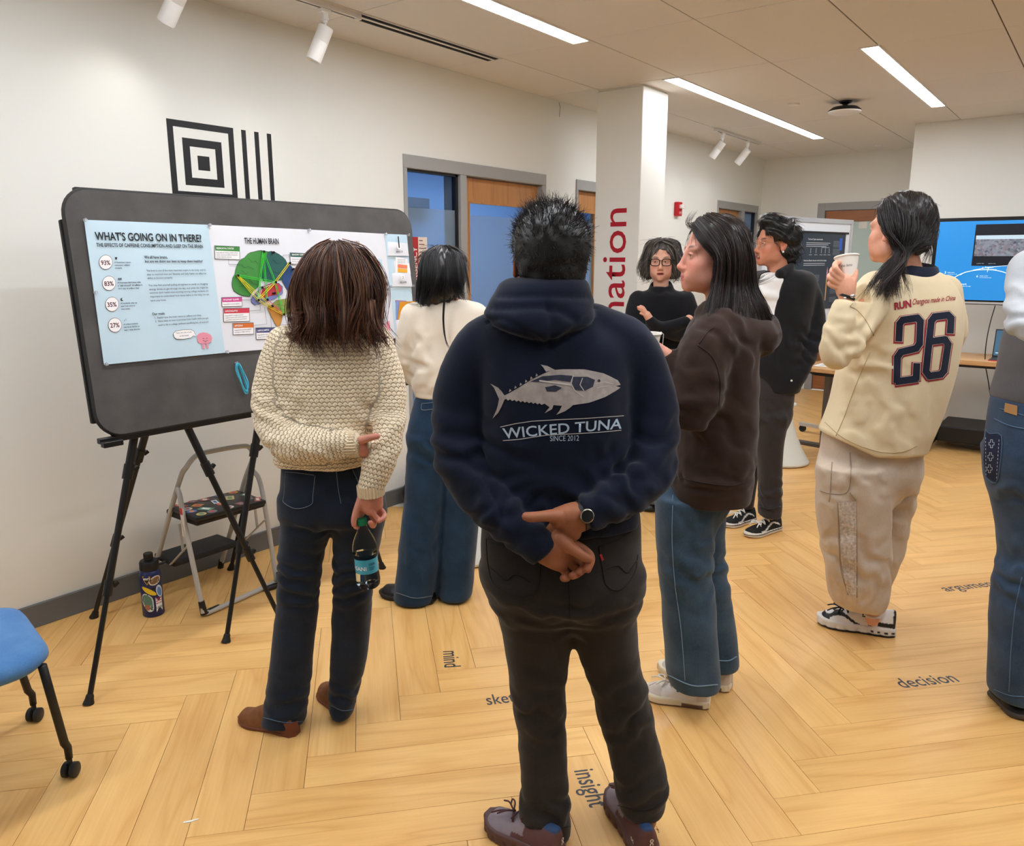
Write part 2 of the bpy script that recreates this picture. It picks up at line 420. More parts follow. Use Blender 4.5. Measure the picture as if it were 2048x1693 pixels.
# wall graphic: target square and bars, each piece 0.4 mm vinyl
M_ink = mat('black_vinyl', (22, 23, 26), .55)
gx = XL+.0006
def ring(mb, y0, y1, z0, z1, t):
    for a in ((y0, y1, z1-t, z1), (y0, y1, z0, z0+t), (y0, y0+t, z0+t, z1-t), (y1-t, y1, z0+t, z1-t)): mb.box((XL-.001, a[0], a[2]), (gx, a[1], a[3]))
for nm, r_ in (('outer_square', (2.060, 2.407, 1.846, 2.193, .030)), ('inner_square', (2.131, 2.336, 1.905, 2.118, .036))):
    mb = MB(); ring(mb, *r_); mb.build('graphic_'+nm, M_ink, WL, label='black %s outline of the wall graphic' % nm.replace('_', ' '))
MB().box((XL-.001, 2.203, 1.978), (gx, 2.265, 2.044)).build('graphic_centre_square', M_ink, WL, label='solid black centre square of the wall graphic')
for y in (2.452, 2.527, 2.602): MB().box((XL-.001, y, 1.70), (gx, y+.026, 2.191)).build('graphic_bar', M_ink, WL, label='black vertical bar of the wall graphic')
# small dark scuff / wire at ceiling
MB().tube([onx(1117, 205, XL)+np.array([.004, 0, 0]), onx(1118.5, 215, XL)+np.array([.01, 0, 0]), onx(1117.5, 234, XL)+np.array([.006, 0, 0])], .0018, 5).build('loose_wire', M_base, WL, label='thin loose wire hanging from the ceiling line')

# ---- ceiling of panels
cl = struct(MB().box((XL, YF, ZC+.004), (XE, YB, ZC+.1)), 'ceiling', M_seam)
xs = [XL, -3.085, -2.455, -1.838, -1.216, -.609, .006, .62, 1.235, 1.85, 2.46, XE]
ysg = [YF, -.48, .63, 1.74, 2.852, 3.95, 5.055, 6.20, 7.315, 8.42, YB]
rr = random.Random(3)
for i in range(len(xs)-1):
    for j in range(len(ysg)-1):
        y0, y1 = ysg[j]+.002, ysg[j+1]-.002; x0, x1 = xs[i]+.003, xs[i+1]-.003
        if y0 > YR+.1 and x0 > XC+.1: continue
        v = [np.array([x, y, ZC])-CP for x in (x0, (x0+x1)/2, x1) for y in (y0, (y0+y1)/2, y1)]
        if not any((q@fwv) > .3 and abs(q@rv/(q@fwv)) < .8 and (q@uv_)/(q@fwv) < .7 for q in v):
            pass
        b_ = MB().box((x0, y0, ZC-.001-rr.random()*.0012), (x1, y1, ZC+.006), bev=.0015)
        b_.build('ceiling_panel', M_ceil, cl)
# ---- ceiling lights
LG = 'recessed linear ceiling lights'
def light(x0, x1, y0, y1, label):
    t = thing('linear_light', ((x0+x1)/2, (y0+y1)/2, ZC-.012), label, 'ceiling light', LG)
    f = MB(); e = .012
    f.box((x0-e, y0-e, ZC-.007), (x0, y1+e, ZC-.0005)).box((x1, y0-e, ZC-.007), (x1+e, y1+e, ZC-.0005)).box((x0, y0-e, ZC-.007), (x1, y0, ZC-.0005)).box((x0, y1, ZC-.007), (x1, y1+e, ZC-.0005))
    f.build('light_frame', M_white, t)
    MB().box((x0, y0, ZC-.0045), (x1, y1, ZC-.001)).build('diffuser', M_diff, t)
light(-2.56, -2.462, -1.6, 3.95, 'glowing linear ceiling light cut by the top edge above the easel')
light(-2.56, -2.462, 5.08, 8.38, 'longest glowing ceiling strip running back from behind the column')
light(-1.308, -1.216, 5.03, 7.23, 'shorter glowing ceiling strip right of the round ceiling speaker')
light(-1.308, -1.216, .62, 3.6, 'glowing ceiling strip above the standing group, outside the view')
light(.0, .098, .62, 3.9, 'glowing ceiling strip right of the camera, outside the view')
light(.0, .098, 5.03, 7.23, 'glowing ceiling strip above the screen, outside the view')
light(1.25, 1.348, .62, 3.9, 'glowing ceiling strip by the east wall, outside the view')
# slot diffuser (linear air vent)
vt = thing('air_vent', (-3.145, 3.41, ZC-.01), 'long white slot air vent with two black slots by the left wall', 'vent')
MB().box((-3.197, 2.85, ZC-.006), (-3.19, 3.985, ZC-.001)).box((-3.152, 2.85, ZC-.006), (-3.134, 3.985, ZC-.001)).box((-3.096, 2.85, ZC-.006), (-3.089, 3.985, ZC-.001)).box((-3.19, 2.85, ZC-.006), (-3.096, 2.862, ZC-.001)).box((-3.19, 3.973, ZC-.006), (-3.096, 3.985, ZC-.001)).build('vent_frame', M_white, vt)
for a in (-3.19, -3.134): MB().box((a, 2.862, ZC-.0035), (a+.038, 3.973, ZC-.0015)).build('slot', mat('vent_black', (8, 8, 8), .9), vt)
# track lights
M_wht = mat('spot_white', (238, 236, 232), .35)
def track(y0, y1, x, label, spots, label_s):
    t = thing('light_track', (x, (y0+y1)/2, ZC-.03), label, 'track')
    MB().box((x-.018, y0, ZC-.026), (x-.008, y1, ZC-.001)).box((x+.008, y0, ZC-.026), (x+.018, y1, ZC-.001)).box((x-.008, y0, ZC-.010), (x+.008, y1, ZC-.001)).box((x-.018, y0-.03, ZC-.03), (x+.018, y0, ZC-.001), bev=.003).box((x-.018, y1, ZC-.03), (x+.018, y1+.03, ZC-.001), bev=.003).build('rail', M_white, t)
    MB().box((x-.0078, y0, ZC-.022), (x+.0078, y1, ZC-.011)).build('rail_slot', M_blackp, t)
    for (y, dvec, lab) in spots:
        d = Vector(dvec).normalized(); s = thing('track_spotlight', (x, y, ZC-.03), lab, 'spotlight', label_s)
        piv = Vector((x, y, ZC-.115))
        MB().box((x-.016, y-.03, ZC-.046), (x+.016, y+.03, ZC-.026), bev=.003).lathe([(0, 0), (.018, 0), (.018, -.03), (.012, -.034), (.012, -.044), (0, -.044)], Matrix.Translation((x, y, ZC-.044)), 20).build('adapter', M_wht, s, smooth=35)
        MB().box((x-.007, y-.005, ZC-.125), (x+.007, y+.005, ZC-.085), bev=.002).build('yoke', M_wht, s)
        z = -d; xx = Vector((0, 1, 0)).cross(z).normalized(); yy = z.cross(xx); Mx = frame(piv+d*.0, xx, yy, z)
        R = .036
        MB().lathe([(0, .012), (R-.004, .012), (R, .008), (R, -.058), (R-.001, -.0595), (R-.001, -.0605), (R, -.062), (R, -.152), (R-.004, -.156), (R-.008, -.15), (0, -.145)], Mx, 32).build('lamp_body', M_wht, s, smooth=35)
        sl = bpy.data.lights.new('spot_beam', 'SPOT'); sl.energy = SPOT_W*(1. if y < 4 else .35); sl.spot_size = 1.75; sl.spot_blend = .9; sl.shadow_soft_size = .04; sl.color = (1., .96, .9)
        so = bpy.data.objects.new('spot_beam', sl); COL.objects.link(so); so.location = piv+d*.16; so.rotation_euler = d.to_track_quat('-Z', 'Y').to_euler()
track(1.2, 2.85, -3.12, 'white light track rail above the easel, ends at the air vent', [
    (1.93, (-.62, -.20, -.85), 'white cylinder spotlight cut by the top edge, left of the easel'),
    (2.66, (-.30, -.28, -.9), 'white cylinder spotlight hanging near the air vent, nearer of two on its rail')], 'track spotlights')
track(7.2, 8.3, -3.08, 'white light track rail at the back behind the column', [
    (7.34, (-.60, -.05, -.8), 'far left white cylinder spotlight on the back track'),
    (7.98, (-.62, -.02, -.78), 'far right white cylinder spotlight on the back track')], 'track spotlights')
# puck, sprinkler plates
pk = onz(1690, 216, ZC-.05); t = thing('ceiling_speaker', (pk[0], pk[1], ZC-.06), 'round white disc with black rim hanging on a black bracket from the ceiling', 'ceiling device')
Mk = Matrix.Translation((pk[0], pk[1], ZC-.075))
MB().lathe([(0, .075), (.05, .075), (.045, .062), (.018, .05), (.02, .03), (.0, .03)], Mk, 20).build('bracket', M_blackp, t, smooth=30)
MB().lathe([(0, .036), (.09, .03), (.118, .008), (.12, .002), (.0, .001)], Mk, 36).build('rim', M_blackp, t, smooth=40)
MB().lathe([(0, .0), (.119, .0), (.117, -.008), (.1, -.017), (.05, -.021), (0, -.0215)], Mk, 36).build('disc', M_wht, t, smooth=40)
for (px, py), lab in (((1588, 208), 'small white round sprinkler cover left of the ceiling disc'), ((1757, 290), 'small white round sprinkler cover by the back wall')):
    c = onz(px, py, ZC-.004); MB().lathe([(0, -.012), (.036, -.012), (.041, -.008), (.041, .002), (0, .002)], Matrix.Translation((c[0], c[1], ZC-.004)), 28).build('sprinkler_cover', M_white, smooth=30, thing=(lab, 'sprinkler cover', 'sprinkler covers'))

# ---- doors in the left wall
M_glass = mat('clear_glass', (225, 236, 240), .03, trans=1., ior=1.08, spec=.3)
M_frost = mat('frost_film', (206, 224, 236), .55, trans=.82, ior=1.02, spec=.2)
M_hard = mat('brushed_steel', (170, 170, 168), .3, metal=1.)
def pane(mb, y0, y1, z0, z1, x): mb.box((x-.003, y0, z0), (x+.003, y1, z1))
def door_unit(n, y0, y1, side, leaf, lab, hinge):
    """hollow metal frame with a wood door leaf (glazed) and a side light. side/leaf: (y0,y1) or None"""
    fr = MB(); fw = .05
    xo, xi = XL+.012, XL-.142
    fr.box((xi, y0, DH-fw-.03), (xo, y1, DH), bev=.003)
    fr.box((xi, y0, 0), (xo, y0+fw*.55, DH-.08), bev=.003).box((xi, y1-fw, 0), (xo, y1, DH-.08), bev=.003)
    if side and leaf:
        m0, m1 = (side[1], leaf[0]) if side[0] < leaf[0] else (leaf[1], side[0])
        fr.box((xi, m0, 0), (xo, m1, DH-.08), bev=.003)
    if side: fr.box((xi, side[0], 0), (xo, side[1], .12), bev=.003)
    d = fr.build('door_%d' % n, M_frame, kind='structure'); d['label'] = lab
    if side:
        g = MB(); pane(g, side[0], side[1], .12, DH-.08, XL-.03); g.build('side_glass', M_glass, d)
        MB().box((XL-.026, side[0], .12), (XL-.024, side[1], 1.88)).build('frost_film', M_frost, d, label='frosted lower part of the side glass')
        MB().box((XL-.05, side[1]-.022, .12), (XL-.012, side[1], DH-.08)).box((XL-.05, side[0], DH-.095), (XL-.012, side[1], DH-.08)).build('glazing_gasket', M_blackp, d)
    if leaf:
        a, b = leaf; w_ = .075
        lf = MB().box((XL-.085, a, .01), (XL-.04, a+w_, DH-.085), bev=.002).box((XL-.085, b-w_, .01), (XL-.04, b, DH-.085), bev=.002).box((XL-.085, a+w_, DH-.24), (XL-.04, b-w_, DH-.085)).box((XL-.085, a+w_, .01), (XL-.04, b-w_, .25)).build('door_leaf', M_door, d)
        MB().box((XL-.066, a+w_, .25), (XL-.060, b-w_, DH-.24)).build('door_glass', M_glass, lf)
        MB().box((XL-.058, a+w_, .25), (XL-.056, b-w_, 1.86)).build('frost_film', M_frost, lf)
        MB().box((XL-.055, a+w_, DH-.252), (XL-.038, b-w_, DH-.24)).box((XL-.055, a+w_, .25), (XL-.038, a+w_+.012, DH-.25)).box((XL-.055, b-w_-.012, .25), (XL-.038, b-w_, DH-.25)).build('glass_bead', M_door, lf)
        hy = b-.04 if hinge else a+.04
        MB().tube([(XL-.04, hy, 1.0), (XL+.01, hy, 1.0), (XL+.012, hy-.1*(1 if hinge else -1), 1.0)], .009, 10).lathe([(0, 0), (.026, 0), (.026, .008), (0, .008)], frame((XL-.04, hy, 1.0), (0, 1, 0), (0, 0, 1), (1, 0, 0)), 20).build('lever_handle', M_hard, lf, smooth=40)
    return d
door_unit(1, *D1, (D1[0]+.028, 4.10), (4.165, 5.05), 'grey door frame with side glass and glazed maple door behind the crowd', True)
door_unit(2, *D2, (6.05, 6.90), (5.56, 5.98), 'grey door frame mostly hidden by the column', True)
door_unit(3, *D3, (9.18, 9.57), (8.42, 9.10), 'far grey door frame with maple door and narrow side glass', False)
# the office behind the left wall, cooler light
M_off = mat('office_paint', (176, 200, 236), .7)
of = struct(MB().box((-6.6, 2.6, -.05), (-6.5, 10.2, 2.75)).box((-6.5, 2.5, -.05), (XL-.13, 2.6, 2.75)).box((-6.5, 10.1, -.05), (XL-.13, 10.2, 2.75)).box((-6.6, 2.5, 2.7), (XL-.13, 10.2, 2.8)), 'wall_office', M_off)
struct(MB().box((-6.5, 2.6, -.06), (XL-.13, 10.1, 0)), 'floor_office', mat('office_carpet', (96, 104, 116), .9, noise=.2, nscale=60))
oc = thing('office_cabinet', (-6.1, 4.4, 0), 'grey overhead cabinet seen through the office side glass', 'cabinet')
c_ = onx(838, 408, -6.2)
MB().box((-6.4, c_[1]-.9, c_[2]-.05), (-6.15, c_[1]+.12, c_[2]+.06), bev=.006).box((-6.4, c_[1]-.9, 0), (-6.33, c_[1]-.8, c_[2]-.05)).box((-6.4, c_[1]+.02, c_[2]-.2), (-6.15, c_[1]+.12, c_[2]-.05), bev=.004).build('cabinet_body', mat('office_grey', (120, 120, 128), .5), oc)
ol = bpy.data.lights.new('office_ceiling_lamp', 'AREA'); ol.energy = OFFICE_W; ol.color = (.55, .75, 1.); ol.shape = 'RECTANGLE'; ol.size = 1.2; ol.size_y = 5.
olo = bpy.data.objects.new('office_ceiling_lamp', ol); COL.objects.link(olo); olo.location = (-5.1, 6.2, 2.68)

# ---- door in the back wall: maple head, frosted glass
M_frostg = mat('frost_glass_green', (196, 216, 210), .5)
fr = MB().box((-2.86, YB-.012, 0), (-2.775, YB+.14, 2.2), bev=.003).box((-1.70, YB-.012, 0), (-1.62, YB+.14, 2.2), bev=.003).box((-2.775, YB-.012, 2.115), (-1.70, YB+.14, 2.2), bev=.003)
d4 = fr.build('door_4', M_frame, kind='structure', label='back wall door with grey frame, maple head and frosted glass')
lf = MB().box((-2.77, YB+.02, .01), (-2.70, YB+.065, 2.11)).box((-1.78, YB+.02, .01), (-1.705, YB+.065, 2.11)).box((-2.70, YB+.02, 1.985), (-1.78, YB+.065, 2.11)).box((-2.70, YB+.02, .01), (-1.78, YB+.065, .9)).build('door_leaf', M_door2, d4)
MB().box((-2.70, YB+.035, .9), (-1.78, YB+.042, 1.985)).build('frosted_glass', M_frostg, lf)
MB().box((-2.40, YB+.030, 1.905), (-2.31, YB+.034, 1.98)).build('paper_note', mat('paper_white', (238, 238, 232), .8), lf, label='small white paper on the door glass')
# exit behind back wall closed
struct(MB().box((-3.0, YB+.5, 0), (-1.4, YB+.6, 2.7)), 'wall_corridor', M_wall)
# ---- fire alarm
ay, az = 7.38, 2.05
fa = thing('fire_alarm', (XL, ay, az), 'red wall fire alarm strobe right of the column', 'fire alarm')
MB().box((XL, ay-.05, az-.07), (XL+.045, ay+.05, az+.065), bev=.008, seg=2).build('housing', mat('alarm_red', (190, 20, 34), .35), fa, smooth=30)
MB().box((XL+.03, ay-.02, az+.0), (XL+.075, ay+.05, az+.04), bev=.008, seg=2).build('strobe_lens', mat('strobe_white', (236, 230, 226), .2), fa, smooth=30)
MB().add_mesh(fit_text('FIRE', w=.055), frame((XL+.0455, ay+.03, az-.05), (0, -1, 0), (0, 0, 1), (1, 0, 0))).build('lettering', M_white, fa)
# ============================================================ PROPS
# ---- display board on two tripod easels
O_ = np.array([-2.78, 1.268, .944]); U_ = np.array([-.075, 0, .79]); U_ /= np.linalg.norm(U_); H_ = np.array([0, 1., 0]); N_ = np.cross(H_, U_)
BW, BH = 1.665, .858
def B(s, t, n=0.): return O_+H_*s+U_*t+N_*n
def bpx(px, py):
    """(s, t) on the board's face seen at that pixel"""
    d = ray(px, py); k = ((O_-CP)@N_)/(d@N_); p = CP+d*k-O_
    return np.array([p@H_, p@U_])
def rrect(s0, s1, t0, t1, r, n=8):
    P = []
    for cx, cy, a0 in ((s1-r, t0+r, -90), (s1-r, t1-r, 0), (s0+r, t1-r, 90), (s0+r, t0+r, 180)):
        for i in range(n+1):
            a = math.radians(a0+90*i/n); P.append((cx+r*math.cos(a), cy+r*math.sin(a)))
    return P
M_felt = weave('board_felt', (74, 72, 71), (92, 90, 88), scale=900, rough=.95, bump=.4, sheen=.2)
M_rim = mat('board_edge_felt', (52, 51, 50), .9, noise=.1, nscale=90)
bd = thing('display_board', B(BW/2, 0, 0), 'large dark grey felt display board with rounded corners on two tripods', 'display board')
MB().prism([B(s, t, -.03) for s, t in rrect(0, BW, 0, BH, .088)], N_*.028).build('felt_panel', M_felt, bd)
rim = [B(s, t, -.012) for s, t in rrect(0, BW, 0, BH, .088)]
MB().tube(rim+rim[:2], .0085, 8, cap=False).build('edge_piping', M_rim, bd, smooth=True)
MB().prism([B(s, t, -.046) for s, t in rrect(.055, BW-.05, -.005, BH+.012, .006)], N_*.013).prism([B(s, t, -.046) for s, t in rrect(-.007, BW+.008, .05, BH-.10, .006)], N_*.013).build('back_panel', M_rim, bd)
M_stand = mat('stand_black', (17, 17, 18), .42)
def easel(feet, apex, label, ledge):
    t = thing('tripod_easel', ((feet[0][0]+feet[1][0])/2, (feet[0][1]+feet[1][1])/2, 0), label, 'easel', 'tripod easels under the board')
    for k, f in enumerate(feet):
        f = np.array(f, float); a = np.array(apex[k], float); d = (a-f); L = np.linalg.norm(d); d /= L
        j1, j2 = f+d*L*.27, f+d*L*.55
        leg = MB().tube([f+d*.03, j1], .0098, 10).tube([j1-d*.03, j2], .0125, 10).tube([j2-d*.02, a], .0152, 10).build('leg', M_stand, t, smooth=40)
        MB().tube([f+d*.035, f+d*.03, f+d*.02, f+np.array([0, 0, .0])], [.011, .0135, .0145, .020], 14).build('rubber_foot', M_blackp, leg, smooth=40)
        for j, r_ in ((j1, .0165), (j2, .0185)):
            MB().tube([j-d*.028, j+d*.028], r_, 12).bar(j+d*.0+np.array([.0, r_, 0]), j+d*.012+np.array([0, r_+.016, 0]), .014, .012).build('clamp', M_stand, leg)
    m = MB()
    for a, b in ledge: m.bar(a, b, .026, .02, bev=.002)
    m.build('ledge_bar', M_stand, t)
    ap = np.mean(np.array(apex), axis=0)
    MB().tube([ap-np.array([0, 0, .05]), ap+np.array([0, 0, .08])], .02, 10).build('mast', M_stand, t)
    return t
lb = -.014
f1, f2 = onz(177, 1409), onz(572, 1262); g1 = onz(452, 1285)
easel([f1, f2, (-3.43, 1.45, 0)], [B(.33, .5, -.075), B(.22, .42, -.075), B(.43, .45, -.1)], 'black tripod easel carrying the left end of the display board', [(B(.0, lb, -.02), B(.62, lb, -.02)), (B(.0, lb-.012, .004), B(.07, lb-.012, .004))])
easel([g1, (-2.82, 2.62, 0), (-3.43, 2.14, 0)], [B(.86, .45, -.075), B(.99, .45, -.075), B(.93, .45, -.1)], 'black tripod easel carrying the right end of the display board', [(B(.66, lb, -.02), B(1.3, lb, -.02))])

M_blueP = mat('poster_pale_blue', (196, 221, 234), .55, noise=.03, nscale=6)
M_whiteP = mat('poster_white', (228, 230, 236), .5, noise=.02, nscale=6)
M_tx = mat('print_black', (24, 26, 32), .6); M_tx2 = mat('print_grey', (70, 78, 92), .6); M_maroon = mat('print_maroon', (84, 22, 36), .6)
def sheet(pix, m, label, cat='poster', n=.0035, sag=.002, name='poster_sheet', group=None, thick=.0006):
    """paper held on the board: four pixel corners TL TR BR BL"""
    q = [bpx(*p) for p in pix]; P = []
    for i in range(9):
        row = []
        for j in range(13):
            u, v = j/12, i/8
            st = (q[0]*(1-u)+q[1]*u)*(1-v)+(q[3]*(1-u)+q[2]*u)*v
            row.append(B(st[0], st[1], n+sag*math.sin(math.pi*u)*math.sin(math.pi*v)*(.5+.5*math.sin(5*u+3*v))))
        P.append(row)
    c = B(*((q[2]+q[3])/2), n); t = thing(name, c, label, cat, group)
    mb = MB().grid(P); mb.grid([[p-N_*thick for p in r] for r in P][::-1]); mb.build('paper', m, t, smooth=True)
    return t
def btext(par, body, pa, pb, m=None, n=.0062, bold=.0, xh=None, h=None, acc=None):
    a, b = bpx(*pa), bpx(*pb); L = b[0]-a[0]
    me = fit_text(body, w=L, h=h, xh=xh, base=True, bold=bold)
    M = frame(B(a[0], a[1], n), H_, U_, N_)
    if acc is not None: acc.add_mesh(me, M)
    else: return MB().add_mesh(me, M).build('printed_text', m or M_tx, par)
def bpoly(par, name, pts, m, n, label=None):
    return MB().poly([B(*bpx(*p), n) for p in pts]).build(name, m, par, label=label)
def circle_px(c, r, k=28): return [(c[0]+r*math.cos(2*math.pi*i/k), c[1]+r*1.08*math.sin(2*math.pi*i/k)) for i in range(k)]
# 1: blue sheet
s1 = sheet([(167, 440), (415, 450), (449, 706), (207, 730)], M_blueP, 'pale blue poster sheet headed WHAT\'S GOING ON IN THERE on the board')
btext(s1, "WHAT'S GOING ON IN THERE?", (189.5, 480.5), (402, 485), bold=.022, h=.030)
btext(s1, 'THE EFFECTS OF CAFFEINE CONSUMPTION AND SLEEP ON THE BRAIN', (192, 494), (404.5, 497.5), bold=.016, h=.0135)
ic = MB()
stats = [((210, 525), '93%', ['of Americans report', 'consuming caffeine', 'regularly'], 526), ((216.5, 567), '83%', ['of Americans don\'t know what', 'a "safe amount" of caffeine is', '(2-3 cups of coffee a day)'], 567), ((222.6, 609), '35%', ['of students stay up', 'past 3 am once or', 'more weekly'], 608), ((228.4, 650.5), '27%', ['of college students', 'may be at risk for at', 'least 1 sleep disorder'], 650)]
for k, (c, pc, ls, y0) in enumerate(stats):
    bpoly(s1, 'stat_ring', circle_px(c, 13.6), M_maroon, .0056); bpoly(s1, 'stat_disc', circle_px(c, 12.9), mat('print_white', (246, 244, 244), .6), .0060)
    btext(s1, pc, (c[0]-9, c[1]+5.4), (c[0]+9.5, c[1]+5.8), m=M_maroon, bold=.02, h=.0165)
    w_ = (33, 50, 33, 34)[k]
    for i, l in enumerate(ls): btext(s1, l, (c[0]+17+i*.8, y0+.5+i*5.8), (c[0]+17+w_*len(l)/max(len(q) for q in ls), y0+1+i*5.8), m=M_tx2, bold=.02, h=.0066)
    x0, yy = c[0]+18, y0-8
    if k == 0: ic.poly([B(*bpx(*p), .006) for p in ((x0, yy-3), (x0+5, yy-3), (x0+4.2, yy+.5), (x0+.8, yy+.5))]).poly([B(*bpx(*p), .006) for p in ((x0+.5, yy+1), (x0+4.5, yy+1), (x0+4.5, yy+1.8), (x0+.5, yy+1.8))])
    if k == 1:
        for d in (0, 2.6, 5.2): ic.poly([B(*bpx(*p), .006) for p in ((x0+d, yy-2.5), (x0+d+1.8, yy-2.5), (x0+d+1.6, yy+2), (x0+d+.2, yy+2))])
    if k == 2: ic.poly([B(*bpx(x0+2+3.2*math.cos(a), yy-.5+3.2*math.sin(a)), .006) for a in np.linspace(.9, 5.4, 14)]+[B(*bpx(x0+3.4+2.2*math.cos(a), yy-1+2.2*math.sin(a)), .006) for a in np.linspace(4.8, 1.4, 10)])
    if k == 3: btext(s1, 'z', (x0, yy+1), (x0+2, yy+1.05), acc=ic); btext(s1, 'Z', (x0+2.6, yy-1), (x0+5, yy-.95), acc=ic)
ic.build('stat_icon', M_tx, s1)
btext(s1, 'We all have brains,', (287, 517.5), (334, 518.5), bold=.018, h=.0125); btext(s1, 'but are we doing our best to keep them healthy?', (288.5, 525.5), (404, 527.5), bold=.018, h=.0125)
btext(s1, 'Our goals:', (303, 631), (328.5, 630), bold=.018, h=.0125)
for l, x0, x1, y in (('The brain is one of the most important organs in the body, and it\'s', 291.5, 410, 543.5), ('easy to overlook how our lifestyles and daily habits can affect its', 292.5, 411, 551), ('ability to function properly.', 293.5, 344, 558.5), ('You may find yourself pulling all-nighters to study or chugging', 295.5, 414, 573), ('energy drinks to get through the day, and while this might be', 297, 415, 581), ('common (and maybe even exciting) among college students, it\'s', 298, 416, 588), ('important to understand how these habits in the long run can', 299, 417, 595.5), ('harm your brain.', 300, 331, 603.5), ('1.  Explain how the brain reacts to caffeine and sleep.', 308, 402, 638), ('2.  Share ideas on how to promote brain health while you get', 309, 416, 645), ('used to life in college (without sacrificing fun, of course!)', 315, 416, 652.5)):
    btext(s1, l, (x0, y), (x1, y+(.4 if y < 600 else -1.5)), m=M_tx2, h=.0088, bold=.006)
bub = [(345, 668), (350, 663), (365, 660.5), (380, 660), (386, 663), (388, 668), (391.5, 673.5), (385, 671.5), (380, 676), (365, 678.5), (352, 678.5), (347, 675)]
bpoly(s1, 'speech_bubble_edge', [(x+(x-367)*.03, y+(y-669)*.08) for x, y in bub], M_tx, .0056); bpoly(s1, 'speech_bubble', bub, MATS['print_white'], .006)
bt = MB(); btext(s1, "Now, let's take a look", (351, 668), (382, 667), h=.0066, acc=bt); btext(s1, 'at the brain!', (358, 674), (376, 673.5), h=.0066, acc=bt); bt.build('bubble_text', M_tx2, s1)
pinkc = [(393, 680), (392, 672), (397, 667), (404, 665), (412, 666), (420, 670), (423, 677), (421, 684), (414, 688), (402, 688), (395, 686)]
M_pink = mat('print_pink', (232, 150, 168), .6); M_pinkd = mat('print_pink_dark', (190, 90, 112), .6)
bpoly(s1, 'pink_brain_drawing', pinkc, M_pink, .0058, label='small pink brain drawing'); mb = MB()
for p in (((402, 687), (407, 687), (408, 698), (403, 698)), ((410, 687), (414, 687), (416, 697), (412, 697.5))): mb.poly([B(*bpx(*q), .0058) for q in p])
mb.build('drawing_leg', M_pink, s1)
mb = MB()
for c, a in (((405, 678), 0), ((412, 677.5), 0)): mb.tube([B(*bpx(c[0]-1.5, c[1]), .006), B(*bpx(c[0], c[1]-1), .006), B(*bpx(c[0]+1.5, c[1]), .006)], .0006, 4)
mb.tube([B(*bpx(404, 681), .006), B(*bpx(409, 683.5), .006), B(*bpx(414, 680.5), .006)], .0007, 4); mb.build('drawing_line', M_tx, s1)
# 2: white sheet with the brain diagram
s2 = sheet([(415, 450), (614, 459.5), (645, 690), (449, 706)], M_whiteP, 'white poster sheet THE HUMAN BRAIN with coloured brain drawing', n=.0028)
btext(s2, 'THE HUMAN BRAIN', (488, 487.5), (556.5, 490.5), bold=.02, h=.024)
def c5(x, y): return (400+x*.2717, 400+y*.2717)
lobes = [('green_lobe', [(495, 385), (440, 375), (415, 378), (390, 385), (365, 390), (345, 402), (320, 430), (300, 438), (283, 455), (268, 480), (258, 510), (252, 545), (236, 575), (230, 610), (234, 640), (245, 670), (275, 690), (310, 705), (360, 710), (385, 670), (420, 640), (440, 560), (455, 500), (480, 440)], (66, 140, 62)),
 ('teal_lobe', [(495, 385), (520, 380), (545, 386), (575, 402), (600, 420), (622, 442), (640, 480), (610, 540), (600, 590), (560, 590), (520, 600), (462, 596), (440, 560), (455, 500), (480, 440)], (38, 92, 88)),
 ('navy_lobe', [(640, 475), (665, 490), (690, 520), (705, 550), (714, 590), (726, 640), (735, 700), (690, 705), (650, 685), (628, 650), (600, 600), (605, 550)], (36, 72, 124)),
 ('violet_stem', [(370, 730), (400, 690), (440, 650), (500, 620), (570, 615), (600, 640), (600, 690), (540, 730), (470, 755), (400, 775), (375, 755)], (120, 130, 190)),
 ('red_core', [(425, 680), (440, 645), (480, 622), (530, 612), (570, 618), (592, 645), (590, 672), (560, 700), (520, 705), (470, 722), (435, 710)], (206, 62, 78)),
 ('olive_lobe', [(525, 765), (560, 740), (620, 730), (690, 712), (735, 715), (720, 760), (690, 800), (650, 835), (600, 852), (560, 820), (535, 790)], (140, 150, 76)),
 ('orange_lobe', [(500, 770), (530, 790), (560, 822), (600, 852), (590, 905), (572, 945), (545, 910), (520, 860), (490, 800)], (200, 140, 62))]
for i, (nm, pts, c) in enumerate(lobes):
    px = [c5(*p) for p in pts]; cx, cy = np.mean(px, axis=0)
    bpoly(s2, nm+'_outline', [(x+(x-cx)*.025, y+(y-cy)*.025) for x, y in px], M_tx, .0053+i*.0002); bpoly(s2, nm, px, mat('print_'+nm, c, .6, noise=.06, nscale=30), .0054+i*.0002)
for pl in ([(290, 470), (320, 500), (350, 490), (390, 510)], [(350, 430), (375, 460), (400, 450), (420, 470)], [(262, 560), (300, 580), (340, 570), (380, 610)], [(280, 640), (320, 630), (350, 660)], [(300, 520), (330, 545), (350, 530)], [(530, 440), (560, 470), (590, 460)], [(520, 520), (560, 540), (590, 530)], [(560, 770), (610, 780), (660, 760)], [(580, 800), (620, 810)]):
    MB().tube([B(*bpx(*c5(*p)), .0068) for p in pl], .0005, 4).build('fold_line', mat('print_dark_green', (30, 66, 40), .6), s2)
